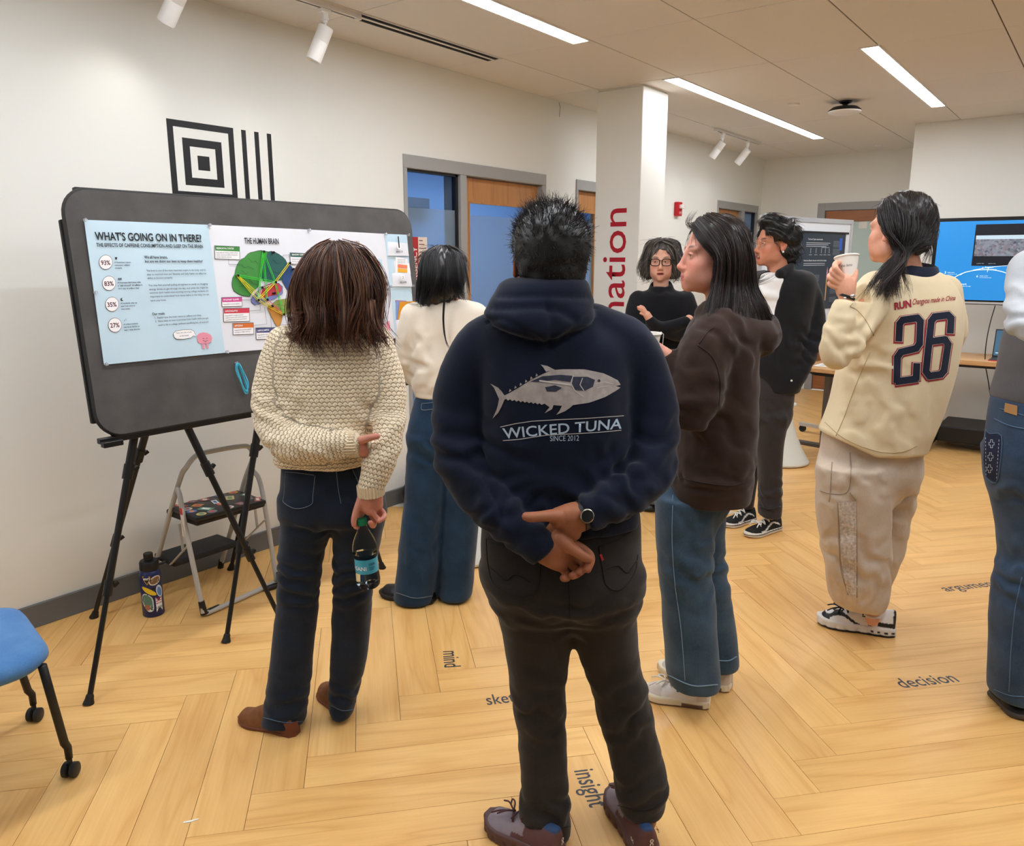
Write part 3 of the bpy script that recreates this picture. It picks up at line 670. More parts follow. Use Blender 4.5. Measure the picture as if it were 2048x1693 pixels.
for (nm, x0, y0, x1, y1, yh, c, head, ls) in (('prefrontal', 103, 340, 283, 433, 374, (62, 134, 62), 'PREFRONTAL CORTEX', ['Responsible for thinking, problem solving,', 'impulse control, personality development,', 'emotion, attention, and more.']), ('sensory', 658, 392, 778, 474, 420, (30, 92, 78), 'SENSORY CORTEX', ['Processes sensory input from the', 'skin such as touch, temperature,', 'pain, and body position.']), ('pituitary', 155, 722, 300, 786, 754, (206, 66, 142), 'PITUITARY GLAND', ['Responsible for hormone regulation.']), ('hypothalamus', 168, 804, 355, 898, 838, (206, 58, 76), 'HYPOTHALAMUS', ['Responsible for managing important', 'regulatory systems such as body temperature,', 'hunger/thirst, mood, memory, and emotion.']), ('amygdala', 237, 912, 386, 992, 945, (212, 110, 44), 'AMYGDALA', ['Responsible for emotional regulation', 'and fight or flight instincts.']), ('hippocampus', 407, 946, 560, 1026, 980, (72, 76, 122), 'HIPPOCAMPUS', ['Responsible for memory', 'and perception of space.'])):
    sl_ = -.03 if y0 > 700 else .04
    P4 = lambda a, b, c_, d: [c5(a, b), c5(c_, b+sl_*(c_-a)), c5(c_+3, d+sl_*(c_-a)), c5(a+3, d)]
    bpoly(s2, nm+'_box_edge', P4(x0-3, y0-3, x1+3, y1+3), M_tx, .0054); bpoly(s2, nm+'_box', P4(x0, y0, x1, y1), MATS['print_white'], .0057); bpoly(s2, nm+'_header', P4(x0, y0, x1, yh), mat('print_'+nm, c, .6), .0059)
    hb = MB(); btext(s2, head, c5(x0+12, yh-10), c5(x0+12+len(head)*7.6, yh-10+sl_*len(head)*7.6), n=.0063, bold=.02, h=.0070, acc=hb); hb.build('header_text', MATS['print_white'], s2)
    lb_ = MB()
    for i, l in enumerate(ls): btext(s2, l, c5(x0+12, yh+20+i*16), c5(x0+12+min(len(l)*3.9, x1-x0-24), yh+20+i*16+sl_*60), n=.0063, h=.0062, acc=lb_)
    lb_.build('caption_text', M_tx2, s2)
for pl in ([(203, 435), (205, 475), (285, 477)], [(658, 405), (605, 408), (605, 440)], [(303, 738), (380, 736)], [(357, 818), (440, 812), (436, 775)], [(388, 925), (485, 915), (470, 790)], [(520, 945), (508, 800)], [(722, 672), (750, 675), (752, 706)]):
    MB().tube([B(*bpx(*c5(*p)), .0062) for p in pl], .0006, 4).build('leader_line', M_tx2, s2)
# 3: white sheet BUILD A BRAIN, 4: blue strip with pockets
s3 = sheet([(614, 459.5), (768, 468), (790, 677), (645, 690)], M_whiteP, 'white poster sheet BUILD A BRAIN mostly hidden by long brown hair', n=.0028)
btext(s3, 'BUILD A BRAIN', (674, 492), (717, 494.5), bold=.02, h=.024); btext(s3, 'ACTIVITY', (629, 512.5), (652, 513), bold=.01, h=.013)
for p in ([(735, 518), (762, 519), (766, 556), (739, 556)], [(741, 558), (766, 558), (770, 597), (745, 597)]): bpoly(s3, 'blue_square', p, M_blueP, .0056)
mb = MB()
for (x, y) in ((752, 536), (758, 545), (749, 548), (760, 580), (766, 586), (764, 575)): mb.poly([B(*bpx(x+a, y+b), .0068) for a, b in ((0, 0), (6, -6), (9, 1), (5, 4))])
mb.build('paper_scrap', mat('paper_white', (238, 238, 232), .8), s3)
btext(s3, 'of work', (739, 523), (747, 523.5), h=.008); btext(s3, 'needed', (740, 528.5), (749, 529), h=.008)
bpoly(s3, 'pink_drawing', [(766, 660), (770, 645), (777, 642), (779, 652), (778, 668), (771, 672)], M_pink, .0058)
s4 = sheet([(768, 468), (813, 470), (830, 672), (790, 677)], M_blueP, 'narrow pale blue poster sheet with three white pockets at the board edge', n=.0034)
def pocket(pts, lab, num, word):
    t = sheet(pts, M_whiteP, lab, 'pocket', n=.010, sag=.006, name='paper_pocket', group='white paper pockets on the board')
    q = np.mean([bpx(*p) for p in pts], axis=0); L = .03
    MB().box((-.012, -.013, 0), (.012, .013, .0003), M=frame(B(q[0], q[1]+.012, .0175), H_, U_, N_)).build('number_square', MATS['print_white'], t)
    MB().add_mesh(fit_text(num, w=.008, base=True), frame(B(q[0]-.004, q[1]+.005, .0182), H_, U_, N_)).build('number_text', M_tx, t)
    MB().add_mesh(fit_text(word, w=.045, bold=.02, base=True), frame(B(q[0]-.022, q[1]-.016, .0175), H_, U_, N_)).build('pocket_text', M_tx, t)
    MB().poly([B(*bpx(*pts[0]), .009), B(*bpx(*pts[3]), .009), B(*bpx(*pts[3]), .0035), B(*bpx(*pts[0]), .0035)]).poly([B(*bpx(*pts[3]), .009), B(*bpx(*pts[2]), .009), B(*bpx(*pts[2]), .0035), B(*bpx(*pts[3]), .0035)]).poly([B(*bpx(*pts[1]), .009), B(*bpx(*pts[2]), .009), B(*bpx(*pts[2]), .0035), B(*bpx(*pts[1]), .0035)]).build('pocket_side', M_whiteP, t)
pocket([(773, 484), (811, 487), (815, 512.5), (774, 512)], 'top white paper pocket numbered 1 on the blue strip', '1', 'BRAIN SIZE')
pocket([(781, 547), (818, 547.5), (822, 574), (783, 573.5)], 'middle white paper pocket numbered 2 on the blue strip', '2', 'RELAXED')
pocket([(789, 640.5), (823, 639), (828, 666), (791, 667)], 'lowest white paper pocket, half behind a cream sleeve', '3', 'SLEEP')
def card(pts, m, lab, n): return sheet(pts, m, lab, 'card', n=n, sag=.0, name='paper_card', group='cards in the pockets', thick=.0008)
card([(786, 522), (817, 527), (820, 549), (788, 549)], MATS['print_white'], 'tilted white card behind the orange striped card', .0055)
cd1 = card([(789, 514), (813, 518), (814, 549), (789, 549)], MATS['print_white'], 'white card with orange and yellow blocks in the middle pocket', .0075)
bpoly(cd1, 'orange_block', [(793, 529), (812, 531), (812, 538), (793, 536)], mat('print_orange', (240, 132, 92), .6), .0090); bpoly(cd1, 'yellow_block', [(793, 537.5), (812, 539.5), (812, 546), (793, 544.5)], mat('print_yellow', (246, 176, 48), .6), .0090)
_m = MB()
for i in range(3): btext(cd1, 'Understand your mind', (793, 520.5+i*3), (808, 522.5+i*3), n=.009, h=.0055, acc=_m)
_m.build('card_text', M_tx2, cd1)
card([(790, 602), (812, 603), (814, 642), (791, 642)], mat('card_blue', (128, 156, 216), .5), 'blue card with red edge in the lowest pocket', .0055)
card([(789, 601), (811, 602), (811, 606), (790, 606)], mat('card_red', (196, 70, 80), .5), 'thin red card edge in the lowest pocket', .0048)
cd2 = card([(797, 604), (828, 603), (823, 641), (793, 640)], mat('card_orange', (222, 148, 30), .5), 'bright orange card standing in the lowest pocket', .0080)
MB().tube([B(*bpx(812+7*math.cos(a), 622+7*math.sin(a)), .0095) for a in np.linspace(2.2, 5.6, 14)], .0012, 5).build('white_arc', MATS['print_white'], cd2)
# pins
M_clear = mat('clear_plastic', (235, 238, 242), .08, trans=.85, ior=1.45)
M_pinb = mat('pin_black', (22, 22, 24), .25)
def pin(px, py, m, lab, grp, n=.004, sc=1.):
    s, t = bpx(px, py); c = B(s, t, n)
    th = thing('push_pin', c, lab, 'push pin', grp); Mx = frame(c, H_, U_, N_)
    MB().lathe([(0, 0), (.0045*sc, 0), (.0045*sc, .002), (.0026*sc, .003), (.0022*sc, .0085), (.0036*sc, .010), (.0052*sc, .0105), (.0052*sc, .0125), (0, .013)], Mx, 12).build('pin_head', m, th, smooth=40)
    MB().tube([c-N_*.006, c], .0005, 5).build('pin_needle', M_hard, th)
CP_ = [((167, 441), 'top left corner of the blue poster'), ((416, 451), 'top seam between blue and white posters'), ((188, 586), 'left edge of the blue poster, half way down'), ((209, 729), 'bottom left corner of the blue poster'), ((451, 704), 'bottom seam between blue and white posters'), ((615, 461), 'top seam above the brown hair'), ((768, 469), 'top left of the pocket strip'), ((813, 471), 'top right of the pocket strip'), ((778, 574), 'left of the middle pocket'), ((822, 572), 'right of the middle pocket')]
for (p, lab) in CP_: pin(*p, M_clear, 'clear push pin at the '+lab, 'clear push pins', n=.006, sc=1.25)
BPN = {'a': (453, 384), 'b': (524, 390), 'c': (645, 468), 'd': (672, 512), 'e': (262, 560), 'f': (540, 608), 'g': (440, 648), 'h': (412, 740), 'i': (478, 737), 'j': (515, 785), 'k': (600, 845), 'l': (530, 690)}
BLAB = {'a': 'top of the green brain lobe', 'b': 'top of the teal brain lobe', 'c': 'right edge of the teal lobe', 'd': 'top of the navy lobe', 'e': 'left end of the green lobe', 'f': 'upper edge of the red core', 'g': 'left end of the red core', 'h': 'lower left meeting of the yellow bands', 'i': 'lower edge of the red core', 'j': 'orange lobe', 'k': 'bottom meeting of the green bands', 'l': 'middle of the red core'}
BSH = {'a': 'green lobe top', 'c': 'teal lobe edge', 'e': 'green lobe left end', 'f': 'red core top', 'g': 'red core left end', 'h': 'lower left pin', 'i': 'red core bottom', 'j': 'orange lobe pin', 'k': 'lowest pin'}
for k, p in BPN.items(): pin(*c5(*p), M_pinb, 'black push pin at the '+BLAB[k], 'black push pins on the brain drawing', n=.007)
def band(a, b, m, col, lab, loops=2):
    A, Bq = [B(*bpx(*c5(*BPN[q])), .0125) for q in (a, b)]; d = (Bq-A)/np.linalg.norm(Bq-A); pn = np.cross(N_, d)
    mb = MB()
    for i in range(loops):
        o = .0028+.0012*i; L = [A+pn*o, A-d*.003, A-pn*o, Bq-pn*o+N_*.001*i, Bq+d*.003, Bq+pn*o, A+pn*o]; mb.tube(L, .0009, 5, cap=False)
    mb.build('elastic_band', m, smooth=True, thing=(lab, 'elastic band', 'elastic bands on the brain drawing'))
M_eg = mat('elastic_green', (52, 204, 48), .5); M_ey = mat('elastic_yellow', (236, 216, 40), .5); M_er = mat('elastic_red', (220, 70, 96), .5); M_ew = mat('elastic_pale', (196, 214, 214), .5); M_pk = mat('elastic_pink', (224, 110, 150), .5)
for a, b, m, cn in (('a', 'i', M_eg, 'green'), ('a', 'h', M_eg, 'green'), ('a', 'f', M_eg, 'green'), ('e', 'f', M_eg, 'green'), ('f', 'k', M_eg, 'green'), ('e', 'h', M_ey, 'yellow'), ('e', 'j', M_ey, 'yellow'), ('c', 'f', M_ey, 'yellow'), ('f', 'h', M_ey, 'yellow'), ('h', 'k', M_ey, 'yellow'), ('g', 'h', M_ew, 'pale'), ('f', 'g', M_ew, 'pale'), ('i', 'k', M_er, 'red')):
    band(a, b, m, cn, '%s band from %s to %s' % (cn, BSH[a], BSH[b]))
# hanks of cord on pins
def hank(px, py, L, W, m, lab, n=7):
    s, t = bpx(px, py); rg = np.random.default_rng(int(px)); mb = MB()
    for i in range(n):
        w = W*(.45+.55*rg.random()); l = L*(.86+.14*rg.random()); o = .012+.012*rg.random(); ph = rg.random()*6
        pts = [(s+w*math.sin(a)*(.75+.25*math.sin(2*a+ph))+.022*(1-math.cos(a))/2, t-l*(1-math.cos(a))/2, o) for a in np.linspace(0, 2*math.pi, 26)]
        mb.tube([B(*p) for p in pts], .0016, 6, cap=False)
    mb.build('cord_hank', m, smooth=True, thing=(lab, 'cord', 'cord hanks pinned to the board'))
    pin(px, py-1, M_clear, 'clear push pin holding the '+lab.split(' hank')[0]+' hank', 'clear push pins', n=.004)
hank(470, 727, .130, .026, mat('cord_turquoise', (72, 186, 214), .7), 'turquoise hank of elastic cord hanging on the board below the posters')
hank(508, 770, .052, .022, mat('cord_steel_blue', (82, 124, 172), .7), 'small steel blue hank of cord beside the cream knit sleeve')
hank(790, 678, .075, .014, mat('twine', (196, 172, 132), .8), 'thin beige twine hank hanging below the pocket strip')

# ---- notice on the side glass
nt = thing('notice', (XL-.02, 3.73, 1.27), 'red and cream printed notice taped on the side glass', 'notice')
MB().box((XL-.0215, 3.665, 1.27), (XL-.021, 3.80, 1.70)).build('paper', mat('notice_cream', (232, 218, 204), .7), nt)
MB().box((XL-.0209, 3.665, 1.27), (XL-.0205, 3.715, 1.70)).build('red_strip', mat('notice_red', (176, 44, 48), .7), nt)
mb = MB()
for i in range(16): mb.box((XL-.0209, 3.725, 1.675-i*.024), (XL-.0206, 3.725+.065*(.5+.5*((i*7) % 5)/4), 1.681-i*.024))
mb.build('printed_line', mat('print_brown', (120, 76, 66), .7), nt)
MB().add_mesh(fit_text('EMERGENCY', w=.30, bold=.02), frame((XL-.0203, 3.703, 1.34), (0, 0, 1), (0, -1, 0), (1, 0, 0))).build('lettering', M_white, nt)

# ---- step stool
M_lad = mat('stool_grey_enamel', (182, 180, 174), .38); M_tread = mat('tread_black', (38, 38, 40), .7, bump=.4, bscale=260)
ld = thing('step_stool', (-3.27, 1.95, 0), 'folding grey tube step stool with two black treads by the wall', 'step stool')
hr = [(-3.49, 1.735, .012), (-3.40, 1.75, .20), (-3.22, 1.785, .58), (-3.17, 1.80, .66), (-3.155, 1.84, .705), (-3.155, 1.90, .712), (-3.155, 2.06, .706), (-3.157, 2.115, .69), (-3.175, 2.14, .63), (-3.25, 2.135, .50), (-3.40, 2.125, .19), (-3.49, 2.12, .012)]
MB().tube(catmull(hr, 5), .0115, 12).build('handle_frame', M_lad, ld, smooth=True)
ff = [(-3.20, 1.765, .565), (-3.165, 1.755, .53), (-3.14, 1.752, .40), (-3.05, 1.746, .06), (-3.043, 1.752, .022), (-3.045, 1.80, .014), (-3.078, 2.11, .014), (-3.083, 2.158, .022), (-3.085, 2.162, .06), (-3.14, 2.165, .40), (-3.165, 2.162, .52), (-3.20, 2.155, .56)]
MB().tube(catmull(ff, 5), .0115, 12).build('front_frame', M_lad, ld, smooth=True)
for y, s in ((1.746, 1), (2.160, -1)): MB().tube([(-3.052, y, .075), (-3.044, y+.004*s, .018), (-3.048, y+.03*s, .0145), (-3.055, y+.085*s, .014)], [.0135, .0165, .0145, .013], 12).build('foot_cap', M_blackp, ld, smooth=40)
for y in (1.735, 2.12): MB().tube([(-3.478, y, .045), (-3.492, y, .0)], .0145, 12).build('foot_cap', M_blackp, ld, smooth=40)
MB().box((-3.34, 1.775, .405), (-3.085, 2.135, .440), bev=.012, seg=2).build('top_tread', M_tread, ld, smooth=30)
MB().box((-3.47, 1.765, .165), (-3.29, 2.105, .198), bev=.012, seg=2).build('lower_tread', M_tread, ld, smooth=30)
for y in (1.76, 2.15): MB().bar((-3.12, y, .33), (-3.31, y, .18), .012, .004).bar((-3.20, y, .40), (-3.19, y, .27), .012, .004).build('brace', M_lad, ld)
MB().box((-3.152, 1.7415, .36), (-3.126, 1.7425, .49)).build('warning_label', mat('label_white', (226, 220, 214), .6), ld); MB().box((-3.155, 1.7405, .46), (-3.132, 1.7414, .49)).build('warning_label_red', mat('label_red', (206, 70, 56), .6), ld)
# laptop on the stool, closed, with stickers
lc = np.array([-3.165, 1.935, .4405]); la = math.radians(-4)
lt = thing('sticker_laptop', lc, 'closed black laptop covered in stickers lying on the step stool', 'laptop')
ML = Matrix.Translation(Vector(lc)) @ Matrix.Rotation(la, 4, 'Z')
MB().box((-.125, -.172, 0), (.125, .172, .019), bev=.004, seg=2, M=ML).build('laptop_shell', mat('laptop_black', (26, 27, 30), .4), lt, smooth=30)
rg = random.Random(5); pal = [(206, 60, 70), (236, 232, 226), (64, 110, 190), (214, 196, 120), (150, 60, 70), (230, 150, 60), (90, 150, 120), (120, 128, 140), (200, 96, 100), (240, 240, 240)]
k = 0
for i in range(5):
    for j in range(4):
        if rg.random() < .12: continue
        cx, cy = -.098+j*.065+rg.uniform(-.012, .012), -.14+i*.07+rg.uniform(-.014, .014); a = rg.uniform(-.6, .6); z = .0193+.0002*(k % 5)
        if rg.random() < .45: pts = [(cx+.022*math.cos(q), cy+.022*math.sin(q)) for q in np.linspace(0, 2*math.pi, 18)[:-1]]
        else:
            hw, hh = rg.uniform(.018, .034), rg.uniform(.012, .02); pts = [(cx+x*math.cos(a)-y*math.sin(a), cy+x*math.sin(a)+y*math.cos(a)) for x, y in ((-hw, -hh), (hw, -hh), (hw, hh), (-hw, hh))]
        c = pal[k % len(pal)]; st = MB().prism([ML @ Vector((x, y, z)) for x, y in pts], (0, 0, .0003)).build('sticker', mat('sticker_%d' % (k % len(pal)), c, .4), lt)
        c2 = pal[(k+3) % len(pal)]; MB().prism([ML @ Vector((cx+(x-cx)*.62, cy+(y-cy)*.5, z+.0003)) for x, y in pts], (0, 0, .0002)).build('sticker_motif', mat('sticker_%d' % ((k+3) % len(pal)), c2, .4), st)
        k += 1

# ---- steel bottle with stickers on the floor
bc = np.array([-3.255, 1.632, 0.]); R = .0455
bt_ = thing('steel_bottle', bc, 'navy insulated bottle with black lid and stickers on the floor by the wall', 'bottle')
MBt = Matrix.Translation(Vector(bc))
MB().lathe([(0, 0), (R-.004, 0), (R, .005), (R, .188), (R-.003, .204), (R-.011, .214), (R-.013, .218), (0, .218)], MBt, 36).build('flask', mat('bottle_navy', (26, 38, 92), .35), bt_, smooth=40)
MB().lathe([(0, .216), (R-.006, .216), (R-.005, .222), (R-.006, .250), (R-.010, .256), (.016, .258), (.016, .262), (.020, .264), (.020, .287), (.017, .290), (0, .290)], MBt, 32).tube([tuple(bc+np.array(q)) for q in ((.005, .03, .252), (.012, .05, .253), (.02, .066, .246), (.024, .066, .236), (.02, .05, .23), (.015, .03, .228))], .006, 8).build('lid', mat('lid_black', (18, 18, 20), .5), bt_, smooth=40)
va = math.atan2(-bc[1], -bc[0])
def cyl_patch(pts2, m, r, nm, par, lab=None):
    """pts2 in metres (u along the girth, z); u grows to the viewer's right"""
    cu = np.mean(pts2, axis=0); mb = MB(); n = len(pts2)
    def P(u, z): a = va+u/R; return (bc[0]+r*math.cos(a), bc[1]+r*math.sin(a), z)
    c = mb.bm.verts.new(P(*cu)); rings = []
    for f in (.5, 1.): rings.append([mb.bm.verts.new(P(*(cu+(np.array(p)-cu)*f))) for p in pts2])
    for i in range(n):
        mb.bm.faces.new((c, rings[0][i], rings[0][(i+1) % n])); mb.bm.faces.new((rings[0][i], rings[1][i], rings[1][(i+1) % n], rings[0][(i+1) % n]))
    return mb.build(nm, m, par, label=lab)
def ell_(cu, cz, a, b, t=0, n=16, w=0): return [(cu+a*(1+w*math.sin(3*q))*math.cos(q)*math.cos(t)-b*math.sin(q)*math.sin(t), cz+a*math.cos(q)*math.sin(t)+b*math.sin(q)*math.cos(t)) for q in np.linspace(0, 2*math.pi, n+1)[:-1]]
for (nm, pts, c, r) in (('black_badge_sticker', [(-.04, .20), (.004, .20), (.0, .175), (-.016, .148), (-.034, .175)], (28, 26, 28), .0003), ('badge_rim', [(-.036, .196), (.0, .196), (-.004, .177), (-.016, .155), (-.030, .177)], (206, 160, 60), .0005), ('badge_core', [(-.033, .193), (-.003, .193), (-.007, .178), (-.016, .160), (-.028, .178)], (34, 32, 36), .0007), ('brown_sticker', ell_(.018, .172, .028, .02, .4), (222, 214, 196), .0003), ('brown_sticker_motif', ell_(.018, .172, .023, .014, .5), (128, 98, 66), .0005), ('yellow_sticker', ell_(-.012, .126, .036, .011, -.62), (232, 196, 40), .0009), ('sky_sticker', ell_(.034, .118, .016, .03, .2), (210, 220, 230), .0005), ('sky_sticker_motif', ell_(.034, .116, .011, .022, .2), (96, 140, 200), .0007), ('teal_sticker', ell_(-.022, .072, .026, .045, .3, w=.15), (208, 216, 206), .0003), ('teal_sticker_motif', ell_(-.022, .076, .021, .036, .3, w=.15), (92, 128, 112), .0005), ('rust_sticker_motif', ell_(-.024, .050, .013, .014, .3, w=.1), (160, 110, 80), .0008), ('white_label_sticker', [(.012, .025), (.042, .025), (.042, .092), (.012, .092)], (240, 240, 240), .0006), ('black_text_sticker', [(.0, .142), (.036, .148), (.036, .132), (.004, .124)], (24, 24, 26), .0004)):
    cyl_patch(pts, mat('bs_'+nm, c, .4), R+r, nm, bt_, nm.replace('_', ' '))
for i in range(3): cyl_patch([(.014, .088-i*.011), (.040, .088-i*.011), (.040, .083-i*.011), (.014, .083-i*.011)], mat('bs_red', (196, 44, 56), .4), R+.0009, 'red_stripe', bt_)
def cyl_text(body, u0, z0, w, m, r, nm='sticker_text'):
    me = fit_text(body, w=w, base=True, bold=.02); mb = MB(); mb.add_mesh(me, Matrix.Identity(4))
    for v in mb.bm.verts: a = va+(u0+v.co.x)/R; v.co = Vector((bc[0]+(R+r)*math.cos(a), bc[1]+(R+r)*math.sin(a), z0+v.co.y))
    mb.build(nm, m, bt_)
cyl_text('USGS', .013, .040, .028, M_tx, .0010); cyl_text('esri', -.030, .180, .026, MATS['print_white'], .0011)

# ---- blue chair at the left edge
M_seat = weave('chair_blue_wool', (64, 112, 168), (92, 140, 190), scale=420, rough=.9, bump=.5)
cc = np.array([-2.62, .60, 0]); ch = thing('rolling_chair', cc, 'blue upholstered chair with black legs on casters, cut by the left edge', 'chair')
cr_ = np.array([-2.322, .826, .45])                 # the seat corner the photograph shows
ca = Vector((cr_[0], cr_[1])); dirc = (Vector((cc[0], cc[1]))-ca).normalized()
ex = (Matrix.Rotation(math.radians(47), 2) @ dirc); ey = (Matrix.Rotation(math.radians(-47), 2) @ dirc)
def seat_pt(u, v, z): p = ca+ex*u+ey*v; return Vector((p.x, p.y, z))
SW = .47
out = [(u, v) for u, v in rrect(-.035, SW, -.035, SW, .12, 8)]
mb = MB(); c0 = Vector((SW/2, SW/2)); rings = []
for f, z in ((.0, .408), (.8, .402), (.95, .406), (1., .422), (.995, .436), (.96, .452), (.85, .463), (.6, .466), (.3, .464), (.0, .462)):
    rings.append([seat_pt(c0.x+(u-c0.x)*f, c0.y+(v-c0.y)*f, z-.02*((u+v)/SW-1)*0) for u, v in out])
for a, b in zip(rings[:-1], rings[1:]):
    mb.grid([a+[a[0]], b+[b[0]]])
bmesh.ops.remove_doubles(mb.bm, verts=mb.bm.verts[:], dist=1e-4)
mb.build('seat', M_seat, ch, smooth=True)
cast = onz(143, 1553)
legs = [(seat_pt(.0, .0, .415), Vector((cast[0], cast[1], 0)))]
for (u, v), (du, dv) in (((SW-.06, .02), (.06, -.06)), ((.02, SW-.06), (-.06, .06)), ((SW-.05, SW-.05), (.05, .05))):
    q = seat_pt(u+du, v+dv, 0); legs.append((seat_pt(u, v, .415), q))
for a, b in legs:
    b = Vector(b); k_ = a.lerp(b, .80); k_.z = .125
    l = MB().tube([a, a.lerp(k_, .5), k_, Vector((b.x, b.y, .10)), Vector((b.x, b.y, .062))], [.0125, .0125, .0125, .0115, .0105], 12).build('leg', M_blackp, ch, smooth=True)
    cz = MB()
    for s in (-1, 1): cz.lathe([(0, -.009), (.019, -.009), (.0235, -.006), (.0235, .006), (.019, .009), (0, .009)], frame((b.x+s*.0125*rv[0], b.y+s*.0125*rv[1], .0235), (0, 0, 1), fh, rv), 24)
    cz.box((b.x-.006, b.y-.006, .03), (b.x+.006, b.y+.006, .062)); cz.build('caster', mat('caster_black', (34, 34, 36), .45), l, smooth=35)
sp = [seat_pt(SW-.02, SW*.15, .46), seat_pt(SW+.03, SW*.15, .62), seat_pt(SW+.06, SW*.15, .84)]
sq = [seat_pt(SW-.02, SW*.85, .46), seat_pt(SW+.03, SW*.85, .62), seat_pt(SW+.06, SW*.85, .84)]
MB().tube(sp, .012, 10).tube(sq, .012, 10).build('back_frame', M_blackp, ch, smooth=True)
mb = MB(); bk = [[seat_pt(SW+.03+.03*(j/6)-.02*math.sin(math.pi*i/8)*0+dn, SW*(.1+.8*i/8), .60+.26*j/6) for i in range(9)] for j in range(7) for dn in (0,)]
mb.grid(bk); mb.grid([[seat_pt(SW+.05+.03*(j/6), SW*(.1+.8*i/8), .60+.26*j/6) for i in range(9)] for j in range(7)][::-1]); mb.build('backrest', M_seat, ch)

# ---- flip table with papers
def quadbox(name, P, z0, z1, m, par, bev=.004):
    mb = MB(); mb.prism([(p[0], p[1], z0) for p in P], (0, 0, z1-z0))
    bmesh.ops.bevel(mb.bm, geom=mb.bm.edges[:], offset=bev, segments=1, profile=.5, affect='EDGES'); return mb.build(name, m, par)
ta = np.array([-1.93, 6.22]); tdx = np.array([.995, -.01]); tdy = np.array([-.0, 1.]); tdx = np.array([math.cos(math.radians(-9.4)), math.sin(math.radians(-9.4))]); tdy = np.array([-tdx[1], tdx[0]])
def T(u, v, z): p = ta+tdx*u+tdy*v; return Vector((p[0], p[1], z))
tb1 = thing('flip_table', T(.35, .8, 0), 'wood topped grey-legged table with papers behind the cone stool', 'table')
quadbox('tabletop', [T(0, 0, 0), T(.72, 0, 0), T(.72, 1.5, 0), T(0, 1.5, 0)], .705, .738, M_tabletop, tb1)
M_tleg = mat('table_leg_grey', (96, 90, 84), .42, metal=.3)
for v in (.22, 1.28):
    l = MB().bar(T(.20, v, .08), T(.20, v, .70), .05, .05, up=(tdx[0], tdx[1], 0), bev=.006).bar(T(-.30, v, .085), T(.52, v, .085), .05, .035, bev=.008).build('leg', M_tleg, tb1)
    MB().prism([T(.02, v-.04, .705), T(.40, v-.04, .705), T(.36, v-.04, .67), T(.30, v-.04, .655), T(.10, v-.04, .655), T(.05, v-.04, .67)], T(0, .08, 0)-T(0, 0, 0)).build('bracket', M_blackp, l)
    for u in (-.28, .50):
        c = T(u, v, .032); mm = MB()
        for s in (-1, 1): mm.lathe([(0, -.009), (.026, -.009), (.031, -.005), (.031, .005), (.026, .009), (0, .009)], frame(c+Vector((tdy[0], tdy[1], 0))*s*.013, (0, 0, 1), (tdx[0], tdx[1], 0), (tdy[0], tdy[1], 0)), 20)
        mm.bar(c, T(u, v, .09), .016, .016); mm.build('caster', MATS['caster_black'], l, smooth=35)
MB().bar(T(.20, .22, .34), T(.20, 1.28, .34), .012, .05, up=(0, 0, 1)).build('stretcher', M_tleg, tb1)
for i, (u, v, a, lab) in enumerate(((.10, .15, .1, 'white sheet of paper at the front corner of the flip table'), (.22, .35, -.2, 'white paper sheet with sketch lines further back on the flip table'), (.34, .2, .3, 'white paper sheet under the cream elbow on the flip table'))):
    Mp = Matrix.Translation(T(u+.1, v+.12, .7385+.0006*i)) @ Matrix.Rotation(math.radians(-9.4)+a, 4, 'Z')
    p = MB().box((-.105, -.148, 0), (.105, .148, .0005), M=Mp).build('paper_sheet', MATS['paper_white'], thing=(lab, 'paper', 'papers on the flip table'))
    Mp2 = p.matrix_world.inverted() if False else None
    q = MB()
    for j in range(5): q.tube([Mp @ Vector((-.08, -.1+.04*j, .0008)), Mp @ Vector((0, -.09+.045*j, .0008)), Mp @ Vector((.07, -.1+.04*j, .0008))], .001, 4)
    q.build('pen_line', M_tx, p)
pp = T(.16, .62, .745); MB().tube([pp, pp+Vector((.1, .06, .0))], .004, 8).build('pencil', M_blackp, thing=('black pen lying on the papers of the flip table', 'pen'), smooth=True)

# ---- cone stools
M_stool = mat('stool_offwhite', (222, 226, 218), .4)
def cone_stool(x, y, lab):
    t = thing('wobble_stool', (x, y, 0), lab, 'stool', 'white cone stools')
    Mx = Matrix.Translation((x, y, 0))
    MB().lathe([(0, .0), (.19, .0), (.207, .008), (.211, .02), (.205, .034), (.185, .062), (.15, .125), (.11, .215), (.075, .32), (.055, .40), (.05, .44), (0, .44)], Mx, 40).build('cone_base', M_stool, t, smooth=40)
    MB().lathe([(0, .43), (.05, .43), (.075, .445), (.088, .462), (.085, .472), (.05, .476), (0, .474)], Mx, 36).build('seat', M_stool, t, smooth=40)
cone_stool(-1.905, 6.02, 'white cone shaped stool behind the dark trousers, near the flip table')
cone_stool(-2.60, 3.03, 'white cone shaped stool behind the wide blue jeans, mostly hidden')

